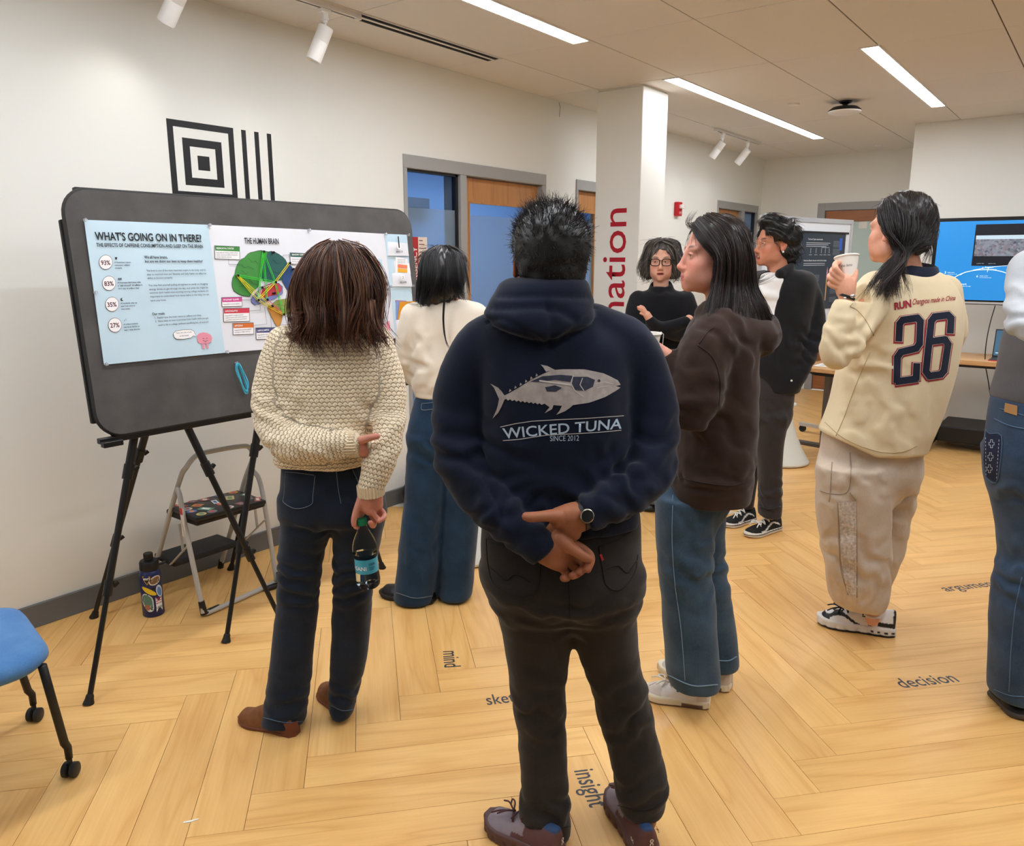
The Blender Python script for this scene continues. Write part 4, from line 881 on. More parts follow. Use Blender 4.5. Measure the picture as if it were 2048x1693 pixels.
# ---- mobile whiteboard with dark poster
wa, wb_ = onf(1590, 432, 6.35), onf(1706, 441, 6.9); wdir = Vector((wb_[0]-wa[0], wb_[1]-wa[1], 0)).normalized(); wup = Vector((0, 0, 1)); wn = wdir.cross(wup)
if wn.dot(Vector((CP[0]-wa[0], CP[1]-wa[1], 0))) < 0: wn = -wn
w0 = Vector((wb_[0], wb_[1], 0)); WT, WB_ = 1.888, .985
def Wp_(s, z, n=0.): return w0+wdir*s+wup*z+wn*n        # s <= 0, to the left
wt = thing('whiteboard', Wp_(-.6, 0), 'white framed mobile whiteboard behind the man in black jacket', 'whiteboard')
M_wb = mat('whiteboard_surface', (226, 230, 234), .2); M_al = mat('aluminium', (196, 198, 200), .4, metal=.4)
def wbox(mb, s0, s1, z0, z1, n0, n1): return mb.prism([Wp_(s0, z0, n0), Wp_(s1, z0, n0), Wp_(s1, z1, n0), Wp_(s0, z1, n0)], wn*(n1-n0))
wbox(MB(), -1.30, -.03, WB_, WT-.03, -.012, 0).build('panel', M_wb, wt)
mb = MB(); wbox(mb, -1.33, 0, WT-.035, WT, -.016, .008); wbox(mb, -1.33, 0, WB_-.02, WB_+.012, -.016, .008); wbox(mb, -.035, 0, WB_, WT-.03, -.016, .008); wbox(mb, -1.33, -1.295, WB_, WT-.03, -.016, .008); mb.build('frame', M_al, wt)
wbox(MB(), -1.1, -.2, WB_-.04, WB_-.028, 0, .07).build('pen_tray', M_al, wt)
for s in (-1.25, -.08):
    l = wbox(MB(), s-.02, s+.02, .06, WB_, -.05, -.016); l = l.build('leg', M_al, wt); MB().bar(Wp_(s, .07, -.3), Wp_(s, .07, .26), .04, .03).build('foot', M_al, l)
    for n in (-.27, .23): MB().lathe([(0, -.012), (.03, -.012), (.03, .012), (0, .012)], frame(Wp_(s, .03, n), (0, 0, 1), wn, wdir), 18).build('caster', MATS['caster_black'], l)
ps = thing('dark_poster', Wp_(-.45, 1.15, .004), 'dark slate research poster pinned on the whiteboard', 'poster')
M_slate = mat('poster_slate', (44, 56, 66), .5)
wbox(MB(), -.86, -.10, 1.15, 1.775, .002, .004).build('paper', M_slate, ps)
wbox(MB(), -.86, -.06, 1.768, 1.784, .004, .008).build('hanger_rail', M_blackp, ps)
mb = MB(); g_ = MB()
def wt_line(s0, s1, z, h): wbox(mb, s0, s1, z, z+h, .0042, .0046)
def wtext(body, s, z, w, bold=.0): me = fit_text(body, w=w, base=True, bold=bold); mb.add_mesh(me, frame(Wp_(s, z, .0046), wdir, wup, wn))
wtext('Tools and Typing: sound marks', -.68, 1.715, .22, .02); wtext('Pencil and Sketch: the sign with the first shades', -.72, 1.545, .34, .02)
for i in range(3): wt_line(-.70, -.34-.03*i, 1.690-i*.014, .004)
for i in range(2): wt_line(-.72, -.40, 1.525-i*.014, .004)
for s in (-.63, -.55, -.47, -.41, -.35): wt_line(s, s+.004, 1.61, .04); wt_line(s-.02, s+.024, 1.595, .003)
wt_line(-.47, -.35, 1.655, .003)
for s0, z, n in ((-.29, 1.705, 5), (-.29, 1.64, 5), (-.58, 1.43, 5), (-.29, 1.31, 4), (-.29, 1.24, 4)):
    for i in range(n): wbox(g_, s0, s0+.11, z-i*.011, z-i*.011+.005, .0042, .0046)
mb.build('white_text', mat('print_pale', (206, 210, 214), .6), ps); g_.build('grey_text', mat('print_midgrey', (112, 122, 132), .6), ps)
wbox(MB(), -.195, -.15, 1.635, 1.735, .0042, .0048).build('blue_picture', mat('print_blue', (42, 96, 196), .5), ps)
wbox(MB(), -.145, -.125, 1.65, 1.725, .0042, .0048).build('brown_picture', mat('print_umber', (64, 52, 44), .5), ps)
wbox(MB(), -.360, -.346, 1.22, 1.40, .0042, .0048).build('pencil_drawing', mat('print_ochre', (206, 160, 96), .5), ps); MB().prism([Wp_(-.360, 1.40, .0042), Wp_(-.346, 1.40, .0042), Wp_(-.344, 1.46, .0042), Wp_(-.353, 1.50, .0042), Wp_(-.362, 1.46, .0042)], wn*.0006).build('pencil_tip_drawing', mat('print_rose', (214, 150, 160), .5), ps)

# ---- big screen on stand, wooden table with laptop
TY = 7.30; TX0, TX1, TZ0, TZ1 = -1.205, .02, 1.205, 1.885
tv = thing('display_screen', ((TX0+TX1)/2, TY, 0), 'large screen on a black stand showing a blue slide', 'screen')
MB().box((TX0, TY, TZ0), (TX1, TY+.06, TZ1), bev=.006).build('bezel', mat('bezel_black', (14, 14, 15), .25), tv)
M_scr = mat('screen_blue', (38, 120, 184), .2, emit=(36, 118, 186), estr=.62)
MB().box((TX0+.028, TY-.0015, TZ0+.035), (TX1-.028, TY-.0005, TZ1-.028)).build('screen_image', M_scr, tv, label='lit blue slide')
MB().box((TX0+.004, TY-.001, TZ0+.006), (TX1-.004, TY, TZ0+.022)).build('silver_trim', M_al, tv)
M_sw = mat('screen_white', (210, 228, 240), .3, emit=(214, 232, 244), estr=.8); M_sd = mat('screen_dark', (14, 16, 24), .3, emit=(16, 20, 30), estr=.5)
MB().box((-.915, TY-.003, 1.51), (-.28, TY-.002, 1.83)).build('slide_photo', M_sd, tv, label='dark photograph of a crowd on the slide')
def crowd_mat():
    m = bpy.data.materials.new('slide_crowd'); m.use_nodes = True; nt = m.node_tree; b = nt.nodes['Principled BSDF']
    tc = nt.nodes.new('ShaderNodeTexCoord'); v = nt.nodes.new('ShaderNodeTexVoronoi'); v.inputs['Scale'].default_value = 60; nt.links.new(tc.outputs['Object'], v.inputs['Vector'])
    cr = nt.nodes.new('ShaderNodeValToRGB'); e = cr.color_ramp.elements; e[0].color = (.02, .03, .05, 1); e[1].color = (.10, .13, .18, 1); e.new(.86).color = (.22, .24, .28, 1); e[1].position = .55; e[2].position = .97; e[2].color = (.14, .07, .08, 1)
    nt.links.new(v.outputs['Color'], cr.inputs[0]); nt.links.new(cr.outputs[0], b.inputs['Emission Color']); b.inputs['Emission Strength'].default_value = .9; b.inputs['Base Color'].default_value = (.02, .02, .03, 1)
    return m
MB().box((-.905, TY-.004, 1.585), (-.285, TY-.0031, 1.715)).build('photo_crowd', crowd_mat(), tv)
MB().box((-.905, TY-.004, 1.715), (-.285, TY-.0031, 1.745)).build('photo_ceiling_strip', mat('screen_pale', (150, 170, 180), .3, emit=(158, 178, 190), estr=.7), tv)
mb = MB(); arc = catmull([(-1.115, 1.30), (-1.06, 1.385), (-.97, 1.45), (-.86, 1.478), (-.74, 1.475), (-.64, 1.44), (-.58, 1.38), (-.55, 1.29)], 6)
mb.tube([(x, TY-.003, z) for x, z in arc], .0028, 6)
for x, z, x2, z2 in ((-1.125, 1.285, -1.11, 1.33), (-.985, 1.435, -.955, 1.46), (-.80, 1.46, -.792, 1.50), (-.66, 1.43, -.62, 1.45)): mb.bar((x, TY-.003, z), (x2, TY-.003, z2), .007, .002)
arc2 = catmull([(-.90, 1.476), (-.78, 1.50), (-.62, 1.515), (-.5, 1.51)], 6); mb.tube([(x, TY-.003, z) for x, z in arc2], .0016, 6)
def sct(body, x, z, w): mb.add_mesh(fit_text(body, w=w, base=True), frame((x, TY-.003, z), (1, 0, 0), (0, 0, 1), (0, -1, 0)))
for k, x, z, ls in (('1', -1.09, 1.285, .10), ('2', -1.025, 1.35, .10), ('3', -1.10, 1.445, .07), ('4', -.84, 1.485, .08), ('5', -.66, 1.49, .07), ('6', -.87, 1.42, .08), ('7', -.64, 1.405, .07)):
    sct(k, x, z, .010); sct('Steady motion' if k in '36' else 'Support', x+.022, z+.008, ls*.7); sct('information about this stage', x+.022, z-.004, ls)
for i, x in enumerate((-.88, -.80)): sct('caption text', x, 1.525, .05)
sct('SLIDE 12', -.47, 1.53, .10)
mb.build('slide_drawing', M_sw, tv)
M_tvs = mat('stand_dark', (20, 20, 21), .5)
MB().box((-.14, TY+.06, .14), (-.06, TY+.10, 1.7)).box((-.8, TY+.06, 1.50), (-.3, TY+.09, 1.60)).build('post', M_tvs, tv)
MB().box((-1.02, TY-.05, .07), (.0, TY+.45, .20), bev=.01).build('stand_base', M_tvs, tv)
for x, y in ((-1.12, TY-.12), (.08, TY-.12), (-1.0, TY+.5), (0, TY+.5)):
    MB().bar((x*.9-.05, y+.05, .1), (x, y, .1), .05, .04).build('base_arm', M_tvs, tv); MB().lathe([(0, -.02), (.04, -.02), (.04, .02), (0, .02)], frame((x, y, .04), (0, 0, 1), (0, 1, 0), (1, 0, 0)), 18).build('caster', MATS['caster_black'], tv)
MB().tube(catmull([(-.72, TY+.03, 1.2), (-.735, TY-.03, 1.05), (-.74, TY-.06, .9), (-.735, TY-.02, .75), (-.70, TY+.0, .6), (-.66, TY+.05, .42), (-.6, TY+.1, .3)], 5), .004, 6).build('cable', M_blackp, tv, smooth=True)
tt = thing('wood_table', (-.1, 7.4, 0), 'long wood topped table under the large screen', 'table')
MB().box((-1.12, 7.12, .735), (1.0, 7.70, .775), bev=.004).build('tabletop', M_tabletop, tt)
MB().box((-1.10, 7.14, .715), (.98, 7.68, .735)).build('under_frame', M_tvs, tt)
for x in (-1.05, .93):
    l = MB().box((x-.02, 7.2, .06), (x+.02, 7.26, .72)).box((x-.02, 7.56, .06), (x+.02, 7.62, .72)).box((x-.02, 7.1, .05), (x+.02, 7.68, .08)).build('leg', M_tvs, tt)
    for y in (7.13, 7.65): MB().lathe([(0, -.012), (.026, -.012), (.026, .012), (0, .012)], frame((x, y, .026), (0, 0, 1), (0, 1, 0), (1, 0, 0)), 16).build('caster', MATS['caster_black'], l)
lp = thing('open_laptop', (-.56, 7.35, .775), 'open laptop with red base edge on the table below the screen', 'laptop')
lx = ony(1970, 737, 7.22)[0]+.02
MB().box((lx, 7.18, .7755), (lx+.33, 7.40, .786), bev=.003).build('keyboard_base', mat('laptop_grey', (52, 52, 56), .4), lp)
MB().box((lx-.003, 7.176, .7755), (lx+.333, 7.19, .781)).build('red_case_edge', mat('case_red', (206, 52, 46), .4), lp)
a_ = math.radians(12); Ms = Matrix.Translation((lx, 7.40, .786)) @ Matrix.Rotation(-a_, 4, 'X')
MB().box((0, 0, 0), (.33, .008, .225), bev=.003, M=Ms).build('lid', mat('laptop_lid_dark', (24, 25, 28), .4), lp)
MB().box((.008, -.001, .012), (.322, 0, .215), M=Ms).build('laptop_screen', mat('laptop_screen', (42, 84, 108), .3, emit=(44, 88, 114), estr=.5), lp)
MB().box((.16, -.0022, .10), (.31, -.0012, .20), M=Ms).build('screen_photo', M_sd, lp)
mb = MB()
for q in ((.10, .07, .14, .073), (.12, .05, .2, .053), (.02, .03, .08, .034), (.13, .085, .2, .09)): mb.box((q[0], -.0022, q[1]), (q[2], -.0012, q[3]), M=Ms)
mb.build('screen_lines', M_sw, lp)
nx = ony(2008, 728, 7.115); nn = thing('purple_note', (nx[0], 7.118, .68), 'purple paper tag with the number 2 on the table edge', 'paper tag')
MB().box((nx[0]-.035, 7.116, .685), (nx[0]+.06, 7.119, .765)).build('paper', mat('note_purple', (150, 128, 206), .6), nn); MB().add_mesh(fit_text('2', h=.05), frame((nx[0]-.015, 7.1155, .70), (1, 0, 0), (0, 0, 1), (0, -1, 0))).build('number_text', M_tx, nn)

# ---- odds on the floor by the wall
bg = onz(806, 1003); t = thing('dark_bag', (bg[0]+.12, bg[1], 0), 'black bag standing against the baseboard behind the blue jeans', 'bag')
MB().sphere((bg[0]+.16, bg[1]+.02, .10), (.11, .15, .10)).build('bag_body', mat('bag_black', (20, 20, 24), .7, bump=.3, bscale=60), t, smooth=True)
MB().tube(catmull([(bg[0]+.1, bg[1]-.06, .16), (bg[0]+.12, bg[1]-.02, .24), (bg[0]+.14, bg[1]+.06, .16)], 6), .008, 8).build('handle', MATS['bag_black'], t, smooth=True)
c = onz(797, 1010); MB().box((-.06, -.04, .0004), (.06, .04, .0012), M=Matrix.Translation((c[0], c[1], 0)) @ Matrix.Rotation(.5, 4, 'Z')).build('paper_scrap', MATS['paper_white'], thing=('white scrap of paper on the floor beside the black bag', 'paper'))
c = onz(366, 1648); MB().prism([(c[0]+x, c[1]+y, .0002) for x, y in ((0, 0), (.012, .014), (.022, .036), (.018, .037), (.007, .018), (-.003, .004))], (0, 0, .002)).build('paper_bit', MATS['paper_white'], thing=('tiny curled white paper bit on the floor near the front', 'paper'))
# ============================================================ PEOPLE: a small implicit-surface kit
def smin(a, b, k):
    if k <= 1e-6: return np.minimum(a, b)
    h = np.clip(.5+.5*(b-a)/k, 0, 1); return b+(a-b)*h-k*h*(1-h)
def smax(a, b, k): return -smin(-a, -b, k)
def dense(P, n=5):
    P = np.asarray(P, float); return catmull(P, n) if len(P) > 2 else np.linspace(P[0], P[1], 2)
class Field:
    def __init__(s, lo, hi, h, fine=()):
        s.ax = []
        for a in range(3):
            zones = sorted([(f[0][a], f[1][a], f[2]) for f in fine]); xs = [lo[a]]
            while xs[-1] < hi[a]:
                x = xs[-1]; st = h
                for z0, z1, zh in zones:
                    if z0 <= x < z1: st = min(st, zh)
                    elif x < z0: st = min(st, max(z0-x, zh)) if x+st > z0 else st
                xs.append(x+st)
            s.ax.append(np.array(xs, np.float32))
        s.v = np.full([len(a) for a in s.ax], .25, np.float32)
    def sl(s, lo, hi):
        r = []
        for a in range(3):
            i0 = max(int(np.searchsorted(s.ax[a], lo[a]))-1, 0); i1 = min(int(np.searchsorted(s.ax[a], hi[a]))+1, len(s.ax[a])); r.append(slice(i0, max(i1, i0)))
        return tuple(r)
    def g(s, S): return s.ax[0][S[0]][:, None, None], s.ax[1][S[1]][None, :, None], s.ax[2][S[2]][None, None, :]
    def put(s, fn, lo, hi, k=0., op='u', m=None):
        m = k+.03 if m is None else m
        S = s.sl(np.asarray(lo)-m, np.asarray(hi)+m)
        if min(q.stop-q.start for q in S) < 1: return s
        d = fn(*s.g(S)); v = s.v[S]
        if op == 'u': s.v[S] = smin(v, d, k)
        elif op == 's': s.v[S] = smax(v, -d, k)
        return s
    def tube(s, pts, r, k=0., n=5, op='u', flat=None):
        """round-cone chain; r per node; flat=(axis vector, factor) squashes the section along that axis"""
        P = np.asarray(pts, float); r = np.asarray([r]*len(P) if np.isscalar(r) else r, float)
        Q = dense(np.hstack([P, r[:, None]]), n); P, r = Q[:, :3], Q[:, 3]
        m = k+.02; rm = r.max(); S = s.sl(P.min(0)-rm-m, P.max(0)+rm+m)
        if min(q.stop-q.start for q in S) < 1: return s
        d = np.full([q.stop-q.start for q in S], .25, np.float32); off = [q.start for q in S]
        for i in range(len(P)-1):
            a, b = P[i], P[i+1]; rr = max(r[i], r[i+1]); T = s.sl(np.minimum(a, b)-rr-m, np.maximum(a, b)+rr+m)
            X, Y, Z = s.g(T); ab = b-a; L = ab@ab+1e-12
            px, py, pz = X-a[0], Y-a[1], Z-a[2]
            t = np.clip((px*ab[0]+py*ab[1]+pz*ab[2])/L, 0, 1)
            px, py, pz = px-t*ab[0], py-t*ab[1], pz-t*ab[2]
            q2 = px*px+py*py+pz*pz
            if flat is not None:
                f = flat[0]; c = px*f[0]+py*f[1]+pz*f[2]; q2 = q2+c*c*(flat[1]**2-1)
            e = np.sqrt(q2)-(r[i]+(r[i+1]-r[i])*t)
            U = tuple(slice(T[q].start-off[q], T[q].stop-off[q]) for q in range(3)); d[U] = np.minimum(d[U], e)
        v = s.v[S]
        s.v[S] = smin(v, d, k) if op == 'u' else smax(v, -d, k)
        return s
    def ell(s, c, rad, k=0., R=None, op='u'):
        c = np.asarray(c, float); rad = np.asarray([rad]*3 if np.isscalar(rad) else rad, float); R = np.eye(3) if R is None else np.asarray(R)
        def fn(X, Y, Z):
            p = (X-c[0], Y-c[1], Z-c[2]); q = [p[0]*R[0][i]+p[1]*R[1][i]+p[2]*R[2][i] for i in range(3)]
            k0 = np.sqrt(sum((q[i]/rad[i])**2 for i in range(3))); k1 = np.sqrt(sum((q[i]/rad[i]**2)**2 for i in range(3)))+1e-9
            return k0*(k0-1)/k1
        return s.put(fn, c-rad.max(), c+rad.max(), k, op)
    def loft(s, sec, k=0., n=2.4, op='u', dense_n=6, cap=.01, tw=0.):
        """sec rows: z, cx, cy, a, b  (z falling or rising)"""
        Q = np.asarray(sec, float)
        if Q[0, 0] > Q[-1, 0]: Q = Q[::-1]
        Q = dense(Q, dense_n); z = Q[:, 0]; o = np.argsort(z, kind='stable'); Q = Q[o]; z = Q[:, 0]; ct, st_ = math.cos(tw), math.sin(tw)
        def fn(X, Y, Z):
            zz = Z[0, 0]; cx, cy, a, b = [np.interp(zz, z, Q[:, i])[None, None, :] for i in (1, 2, 3, 4)]
            x0, y0 = X-cx, Y-cy
            x, y = np.abs(x0*ct+y0*st_), np.abs(-x0*st_+y0*ct)
            k0 = ((x/a)**n+(y/b)**n+1e-9)**(1./n); gx = (x/a)**(n-1)/a; gy = (y/b)**(n-1)/b
            d = k0**(n-1)*(k0-1)/np.sqrt(gx*gx+gy*gy+1e-6)
            d = np.clip(d, -.25, .25)
            return smax(d, np.maximum(z[0]-Z, Z-z[-1]), cap)
        w = max((Q[:, 3]).max(), Q[:, 4].max()); lo = (Q[:, 1].min()-w, Q[:, 2].min()-w, z[0]); hi = (Q[:, 1].max()+w, Q[:, 2].max()+w, z[-1])
        return s.put(fn, lo, hi, k, op)
    def cut(s, p, nrm, k=.006, lo=None, hi=None):
        """remove what lies on the normal's side of the plane"""
        S = s.sl(lo, hi) if lo is not None else (slice(None),)*3
        X, Y, Z = s.g(S); nrm = np.asarray(nrm, float)/np.linalg.norm(nrm)
        d = (X-p[0])*nrm[0]+(Y-p[1])*nrm[1]+(Z-p[2])*nrm[2]; s.v[S] = smax(s.v[S], d, k); return s
    def mesh(s, relax=1):
        v = s.v; nx, ny, nz = v.shape
        v[0] = v[-1] = .2; v[:, 0] = v[:, -1] = .2; v[:, :, 0] = v[:, :, -1] = .2
        ins = v < 0
        c = ins[:-1, :-1, :-1].astype(np.int8)
        for dx in (0, 1):
            for dy in (0, 1):
                for dz in (0, 1):
                    if dx+dy+dz: c = c+ins[dx:nx-1+dx, dy:ny-1+dy, dz:nz-1+dz]
        act = (c > 0) & (c < 8); I = np.argwhere(act); idx = np.full(act.shape, -1, np.int64); idx[act] = np.arange(len(I))
        acc = np.zeros((len(I), 3)); cnt = np.zeros(len(I))
        corners = [(a, b, d) for a in (0, 1) for b in (0, 1) for d in (0, 1)]
        cv = {q: v[I[:, 0]+q[0], I[:, 1]+q[1], I[:, 2]+q[2]] for q in corners}
        for p in corners:
            for a in range(3):
                if p[a]: continue
                q = list(p); q[a] = 1; q = tuple(q); va, vb = cv[p], cv[q]; m = (va < 0) != (vb < 0)
                t = np.where(m, va/np.where(m, va-vb, 1), 0)
                e = np.array(p, float)[None, :].repeat(len(I), 0); e[:, a] += t
                acc[m] += e[m]; cnt[m] += 1
        fi = I+acc/cnt[:, None]
        V = np.stack([np.interp(fi[:, a], np.arange(len(s.ax[a])), s.ax[a]) for a in range(3)], 1)
        F = []
        for a in range(3):
            b, d = (a+1) % 3, (a+2) % 3
            s0 = [slice(None)]*3; s1 = [slice(None)]*3; s0[a] = slice(0, -1); s1[a] = slice(1, None)
            for q in (b, d): s0[q] = slice(1, -1); s1[q] = slice(1, -1)
            A, Bm = ins[tuple(s0)], ins[tuple(s1)]; E = np.argwhere(A != Bm); fl_ = A[tuple(E.T)]
            E = E.copy(); E[:, b] += 1; E[:, d] += 1
            def cell(ob, od): q = E.copy(); q[:, b] -= ob; q[:, d] -= od; return idx[tuple(q.T)]
            quad = np.stack([cell(1, 1), cell(0, 1), cell(0, 0), cell(1, 0)], 1)
            quad[~fl_] = quad[~fl_][:, ::-1]; F.append(quad)
        F = np.vstack(F)
        for _ in range(relax):
            E = np.vstack([F[:, [0, 1]], F[:, [1, 2]], F[:, [2, 3]], F[:, [3, 0]]]); sm = np.zeros_like(V); n_ = np.zeros(len(V))
            for i in range(3): sm[:, i] = np.bincount(E[:, 0], V[E[:, 1], i], len(V))+np.bincount(E[:, 1], V[E[:, 0], i], len(V))
            n_ = np.bincount(E[:, 0], minlength=len(V))+np.bincount(E[:, 1], minlength=len(V))
            V = V*.5+.5*sm/np.maximum(n_, 1)[:, None]
        return V, F
def np_mesh(name, V, F, normals=False):
    me = bpy.data.meshes.new(name); k = F.shape[1]
    me.vertices.add(len(V)); me.vertices.foreach_set('co', np.ascontiguousarray(V, np.float32).ravel())
    me.loops.add(F.size); me.loops.foreach_set('vertex_index', np.ascontiguousarray(F, np.int32).ravel())
    me.polygons.add(len(F)); me.polygons.foreach_set('loop_start', np.arange(0, F.size, k, dtype=np.int32)); me.polygons.foreach_set('loop_total', np.full(len(F), k, np.int32))
    me.update(calc_edges=True); me.shade_smooth()
    return me
def vnormals(V, F):
    a = V[F[:, 2]]-V[F[:, 0]]; b = V[F[:, 3]]-V[F[:, 1]] if F.shape[1] == 4 else V[F[:, 1]]-V[F[:, 0]]
    n = np.cross(a, b); N = np.zeros_like(V)
    for q in range(F.shape[1]):
        for i in range(3): N[:, i] += np.bincount(F[:, q], n[:, i], len(V))
    return N/np.maximum(np.linalg.norm(N, axis=1), 1e-9)[:, None]
_tab = np.random.default_rng(11).random(4096).astype(np.float32)
def vnoise(p):
    """smooth value noise in [-1, 1] at points p (n, 3)"""
    i = np.floor(p).astype(np.int64); f = p-i; f = f*f*(3-2*f); out = 0
    for dx in (0, 1):
        for dy in (0, 1):
            for dz in (0, 1):
                h = ((i[:, 0]+dx)*73856093 ^ (i[:, 1]+dy)*19349663 ^ (i[:, 2]+dz)*83492791) & 4095
                w = (f[:, 0] if dx else 1-f[:, 0])*(f[:, 1] if dy else 1-f[:, 1])*(f[:, 2] if dz else 1-f[:, 2]); out = out+w*_tab[h]
    return out*2-1
def folds(c, rad, d, freq, amp, warp=1.2, seed=0.):
    """localised cloth folds around c: ridges across direction d"""
    c = np.asarray(c, float); d = np.asarray(d, float)/np.linalg.norm(d); rad = np.asarray([rad]*3 if np.isscalar(rad) else rad, float)
    def fn(P):
        q = P-c; g_ = np.exp(-np.sum((q/rad)**2, 1)); ph = 2*math.pi*freq*(q@d)+warp*2.5*vnoise(P*11+seed)+warp*1.5*vnoise(P*27+seed)
        s_ = np.sin(ph); return amp*g_*np.sign(s_)*np.abs(s_)**.7
    return fn
def mottle(sc, amp, stretch=(1, 1, 1), seed=0.):
    st = np.asarray(stretch, float)
    return lambda P: amp*vnoise(P*sc*st+seed)
def ridge_noise(sc, amp, stretch=(1, 1, 1), seed=0.):
    st = np.asarray(stretch, float)
    return lambda P: amp*(1-2*np.abs(vnoise(P*sc*st+seed)))
def set_col(me, C):
    a = me.color_attributes.new('Col', 'FLOAT_COLOR', 'POINT'); C = np.asarray(C, np.float32)
    if C.shape[1] == 3: C = np.hstack([C, np.ones((len(C), 1), np.float32)])
    a.data.foreach_set('color', np.ascontiguousarray(C, np.float32).ravel())
def set_uv(me, UV):
    a = me.attributes.new('cloth_uv', 'FLOAT2', 'POINT'); a.data.foreach_set('vector', np.ascontiguousarray(UV, np.float32).ravel())

class Person:
    def __init__(s, px, D, label, group=None):
        s.D = D; p = onf(px, 800, D); s.P0 = np.array([p[0], p[1], 0.])
        s.label = label; s.root = None; s.parts = {}
    def L(s, px, py, d=0.):
        p = onf(px, py, s.D+d)-s.P0; return np.array([p@rv, p@fh, p[2]])
    def W(s, q): q = np.asarray(q); return s.P0+rv*q[0]+fh*q[1]+np.array([0, 0, q[2]])
    def mpp(s, px, py, d=0.): p = onf(px, py, s.D+d)-CP; return (p@fwv)/FPX
    def sec(s, rows):
        """rows (py, x_left, x_right, depth offset, half depth) in pixels / metres -> loft rows"""
        out = []
        for py, xl, xr, d, b in rows:
            a, c = s.L(xl, py, d), s.L(xr, py, d); out.append([a[2], (a[0]+c[0])/2, d, (c[0]-a[0])/2, b])
        return out
    def pts(s, rows): return [s.L(*r[:3]) for r in rows], [r[3] for r in rows]
    def obj(s, name, me, m, parent=None, label=None):
        o = bpy.data.objects.new(name, me); COL.objects.link(o)
        if m is not None: me.materials.append(m)
        if parent is not None: o.parent = parent
        if label: o['label'] = label
        s.parts[name] = o
        return o
    def make_body(s, F, m, colfn=None, disp=()):
        V, Q = F.mesh(); me = np_mesh('person', V, Q); set_col(me, colfn(V))
        o = s.obj('person', me, m); o.location = Vector(s.P0); o.rotation_euler = (0, 0, -YAW); tag(o, s.label, 'person'); s.root = o
        return o
    def cloth(s, name, F, m, disp=(), uvfn=None, colfn=None, relax=1, label=None, parent=None):
        V, Q = F.mesh(relax)
        if disp:
            N = vnormals(V, Q); d = sum(f(V) for f in disp); V = V+N*d[:, None]
        me = np_mesh(name, V, Q)
        if uvfn is not None: set_uv(me, uvfn(V))
        if colfn is not None: set_col(me, colfn(V))
        o = s.obj(name, me, m, parent or s.root, label)
        s.last = (V, Q)
        if not hasattr(s, 'bv'): s.bv = {}
        s.bv[name] = (V, Q)
        return o
    def tree(s, name):
        V, Q = s.bv[name]; W_ = s.P0+V[:, :1]*rv+V[:, 1:2]*fh+V[:, 2:]*np.array([0, 0, 1.])
        return BVHTree.FromPolygons([tuple(v) for v in W_], [tuple(int(i) for i in q) for q in Q])
    def project(s, name, tree, pixels, off=.0015):
        """points of the garment seen at those pixels, lifted off it; person space"""
        out = []
        last = None
        for x, y in pixels:
            d = Vector(ray(x, y)).normalized(); h = tree.ray_cast(Vector(CP), d)
            if h[0] is None: out.append(last if last is not None else s.L(x, y)); continue
            p = np.array(h[0])-np.array(d)*off-s.P0; last = np.array([p@rv, p@fh, p[2]]); out.append(last)
        return np.array(out)
    def decal(s, name, garment, me2, quad, m, tree=None, off=.0016, label=None, cuts=0, parent=None):
        """flat mesh me2 (unit square 0..1) bent onto the garment; quad = pixel corners (bl, br, tr, tl)"""
        bm = bmesh.new(); bm.from_mesh(me2)
        bmesh.ops.triangulate(bm, faces=bm.faces[:])
        for _ in range(cuts): bmesh.ops.subdivide_edges(bm, edges=[e for e in bm.edges if e.calc_length() > .05], cuts=1); bmesh.ops.triangulate(bm, faces=bm.faces[:])
        uvs = np.array([v.co[:2] for v in bm.verts]); q = np.asarray(quad, float); u, v = uvs[:, :1], uvs[:, 1:2]
        px = (q[0]*(1-u)+q[1]*u)*(1-v)+(q[3]*(1-u)+q[2]*u)*v
        T = tree or s.tree(garment); P = s.project(garment, T, px, off)
        for vv, p in zip(bm.verts, P): vv.co = Vector(p)
        me = bpy.data.meshes.new(name); bm.to_mesh(me); bm.free(); me.shade_smooth()
        return s.obj(name, me, m, parent or s.parts[garment], label)
def unit_text(body, **k):
    me = text_mesh(body, 1., **k); lo, hi = mesh_bounds(me); me.transform(Matrix.Diagonal((1/(hi[0]-lo[0]), 1/(hi[1]-lo[1]), 1, 1)) @ Matrix.Translation((-lo[0], -lo[1], 0))); return me
def unit_poly(polys):
    bm = bmesh.new()
    for P in polys: bm.faces.new([bm.verts.new((x, y, 0)) for x, y in P])
    me = bpy.data.meshes.new('poly'); bm.to_mesh(me); bm.free(); return me
def line_strip(s, name, garment, pixels, w, m, tree=None, n=8, off=.0012, label=None, dash=None, parent=None):
    """stitched seam: thin tube lying on the garment along a pixel path; dash=(on, off) metres"""
    P = catmull(pixels, n); T = tree or s.tree(garment); Q = s.project(garment, T, P, off); mb = MB()
    if dash is None: mb.tube([tuple(q) for q in Q], w, 5)
    else:
        acc = 0.; run = [Q[0]]; on = True
        D = [np.linalg.norm(Q[i+1]-Q[i]) for i in range(len(Q)-1)]; t = 0; L = sum(D); cum = np.concatenate([[0], np.cumsum(D)])
        while t < L:
            a = [np.interp(min(t+k*dash[0]/2, L), cum, Q[:, i]) for k in (0, 2) for i in range(3)]; p, q = Vector(a[:3]), Vector(a[3:])
            if (q-p).length > 1e-4: mb.tube([p, q], w, 4)
            t += sum(dash)
    me = bpy.data.meshes.new(name); bmesh.ops.recalc_face_normals(mb.bm, faces=mb.bm.faces[:]); mb.bm.to_mesh(me); mb.bm.free(); me.shade_smooth()
    return s.obj(name, me, m, parent or s.parts[garment], label)
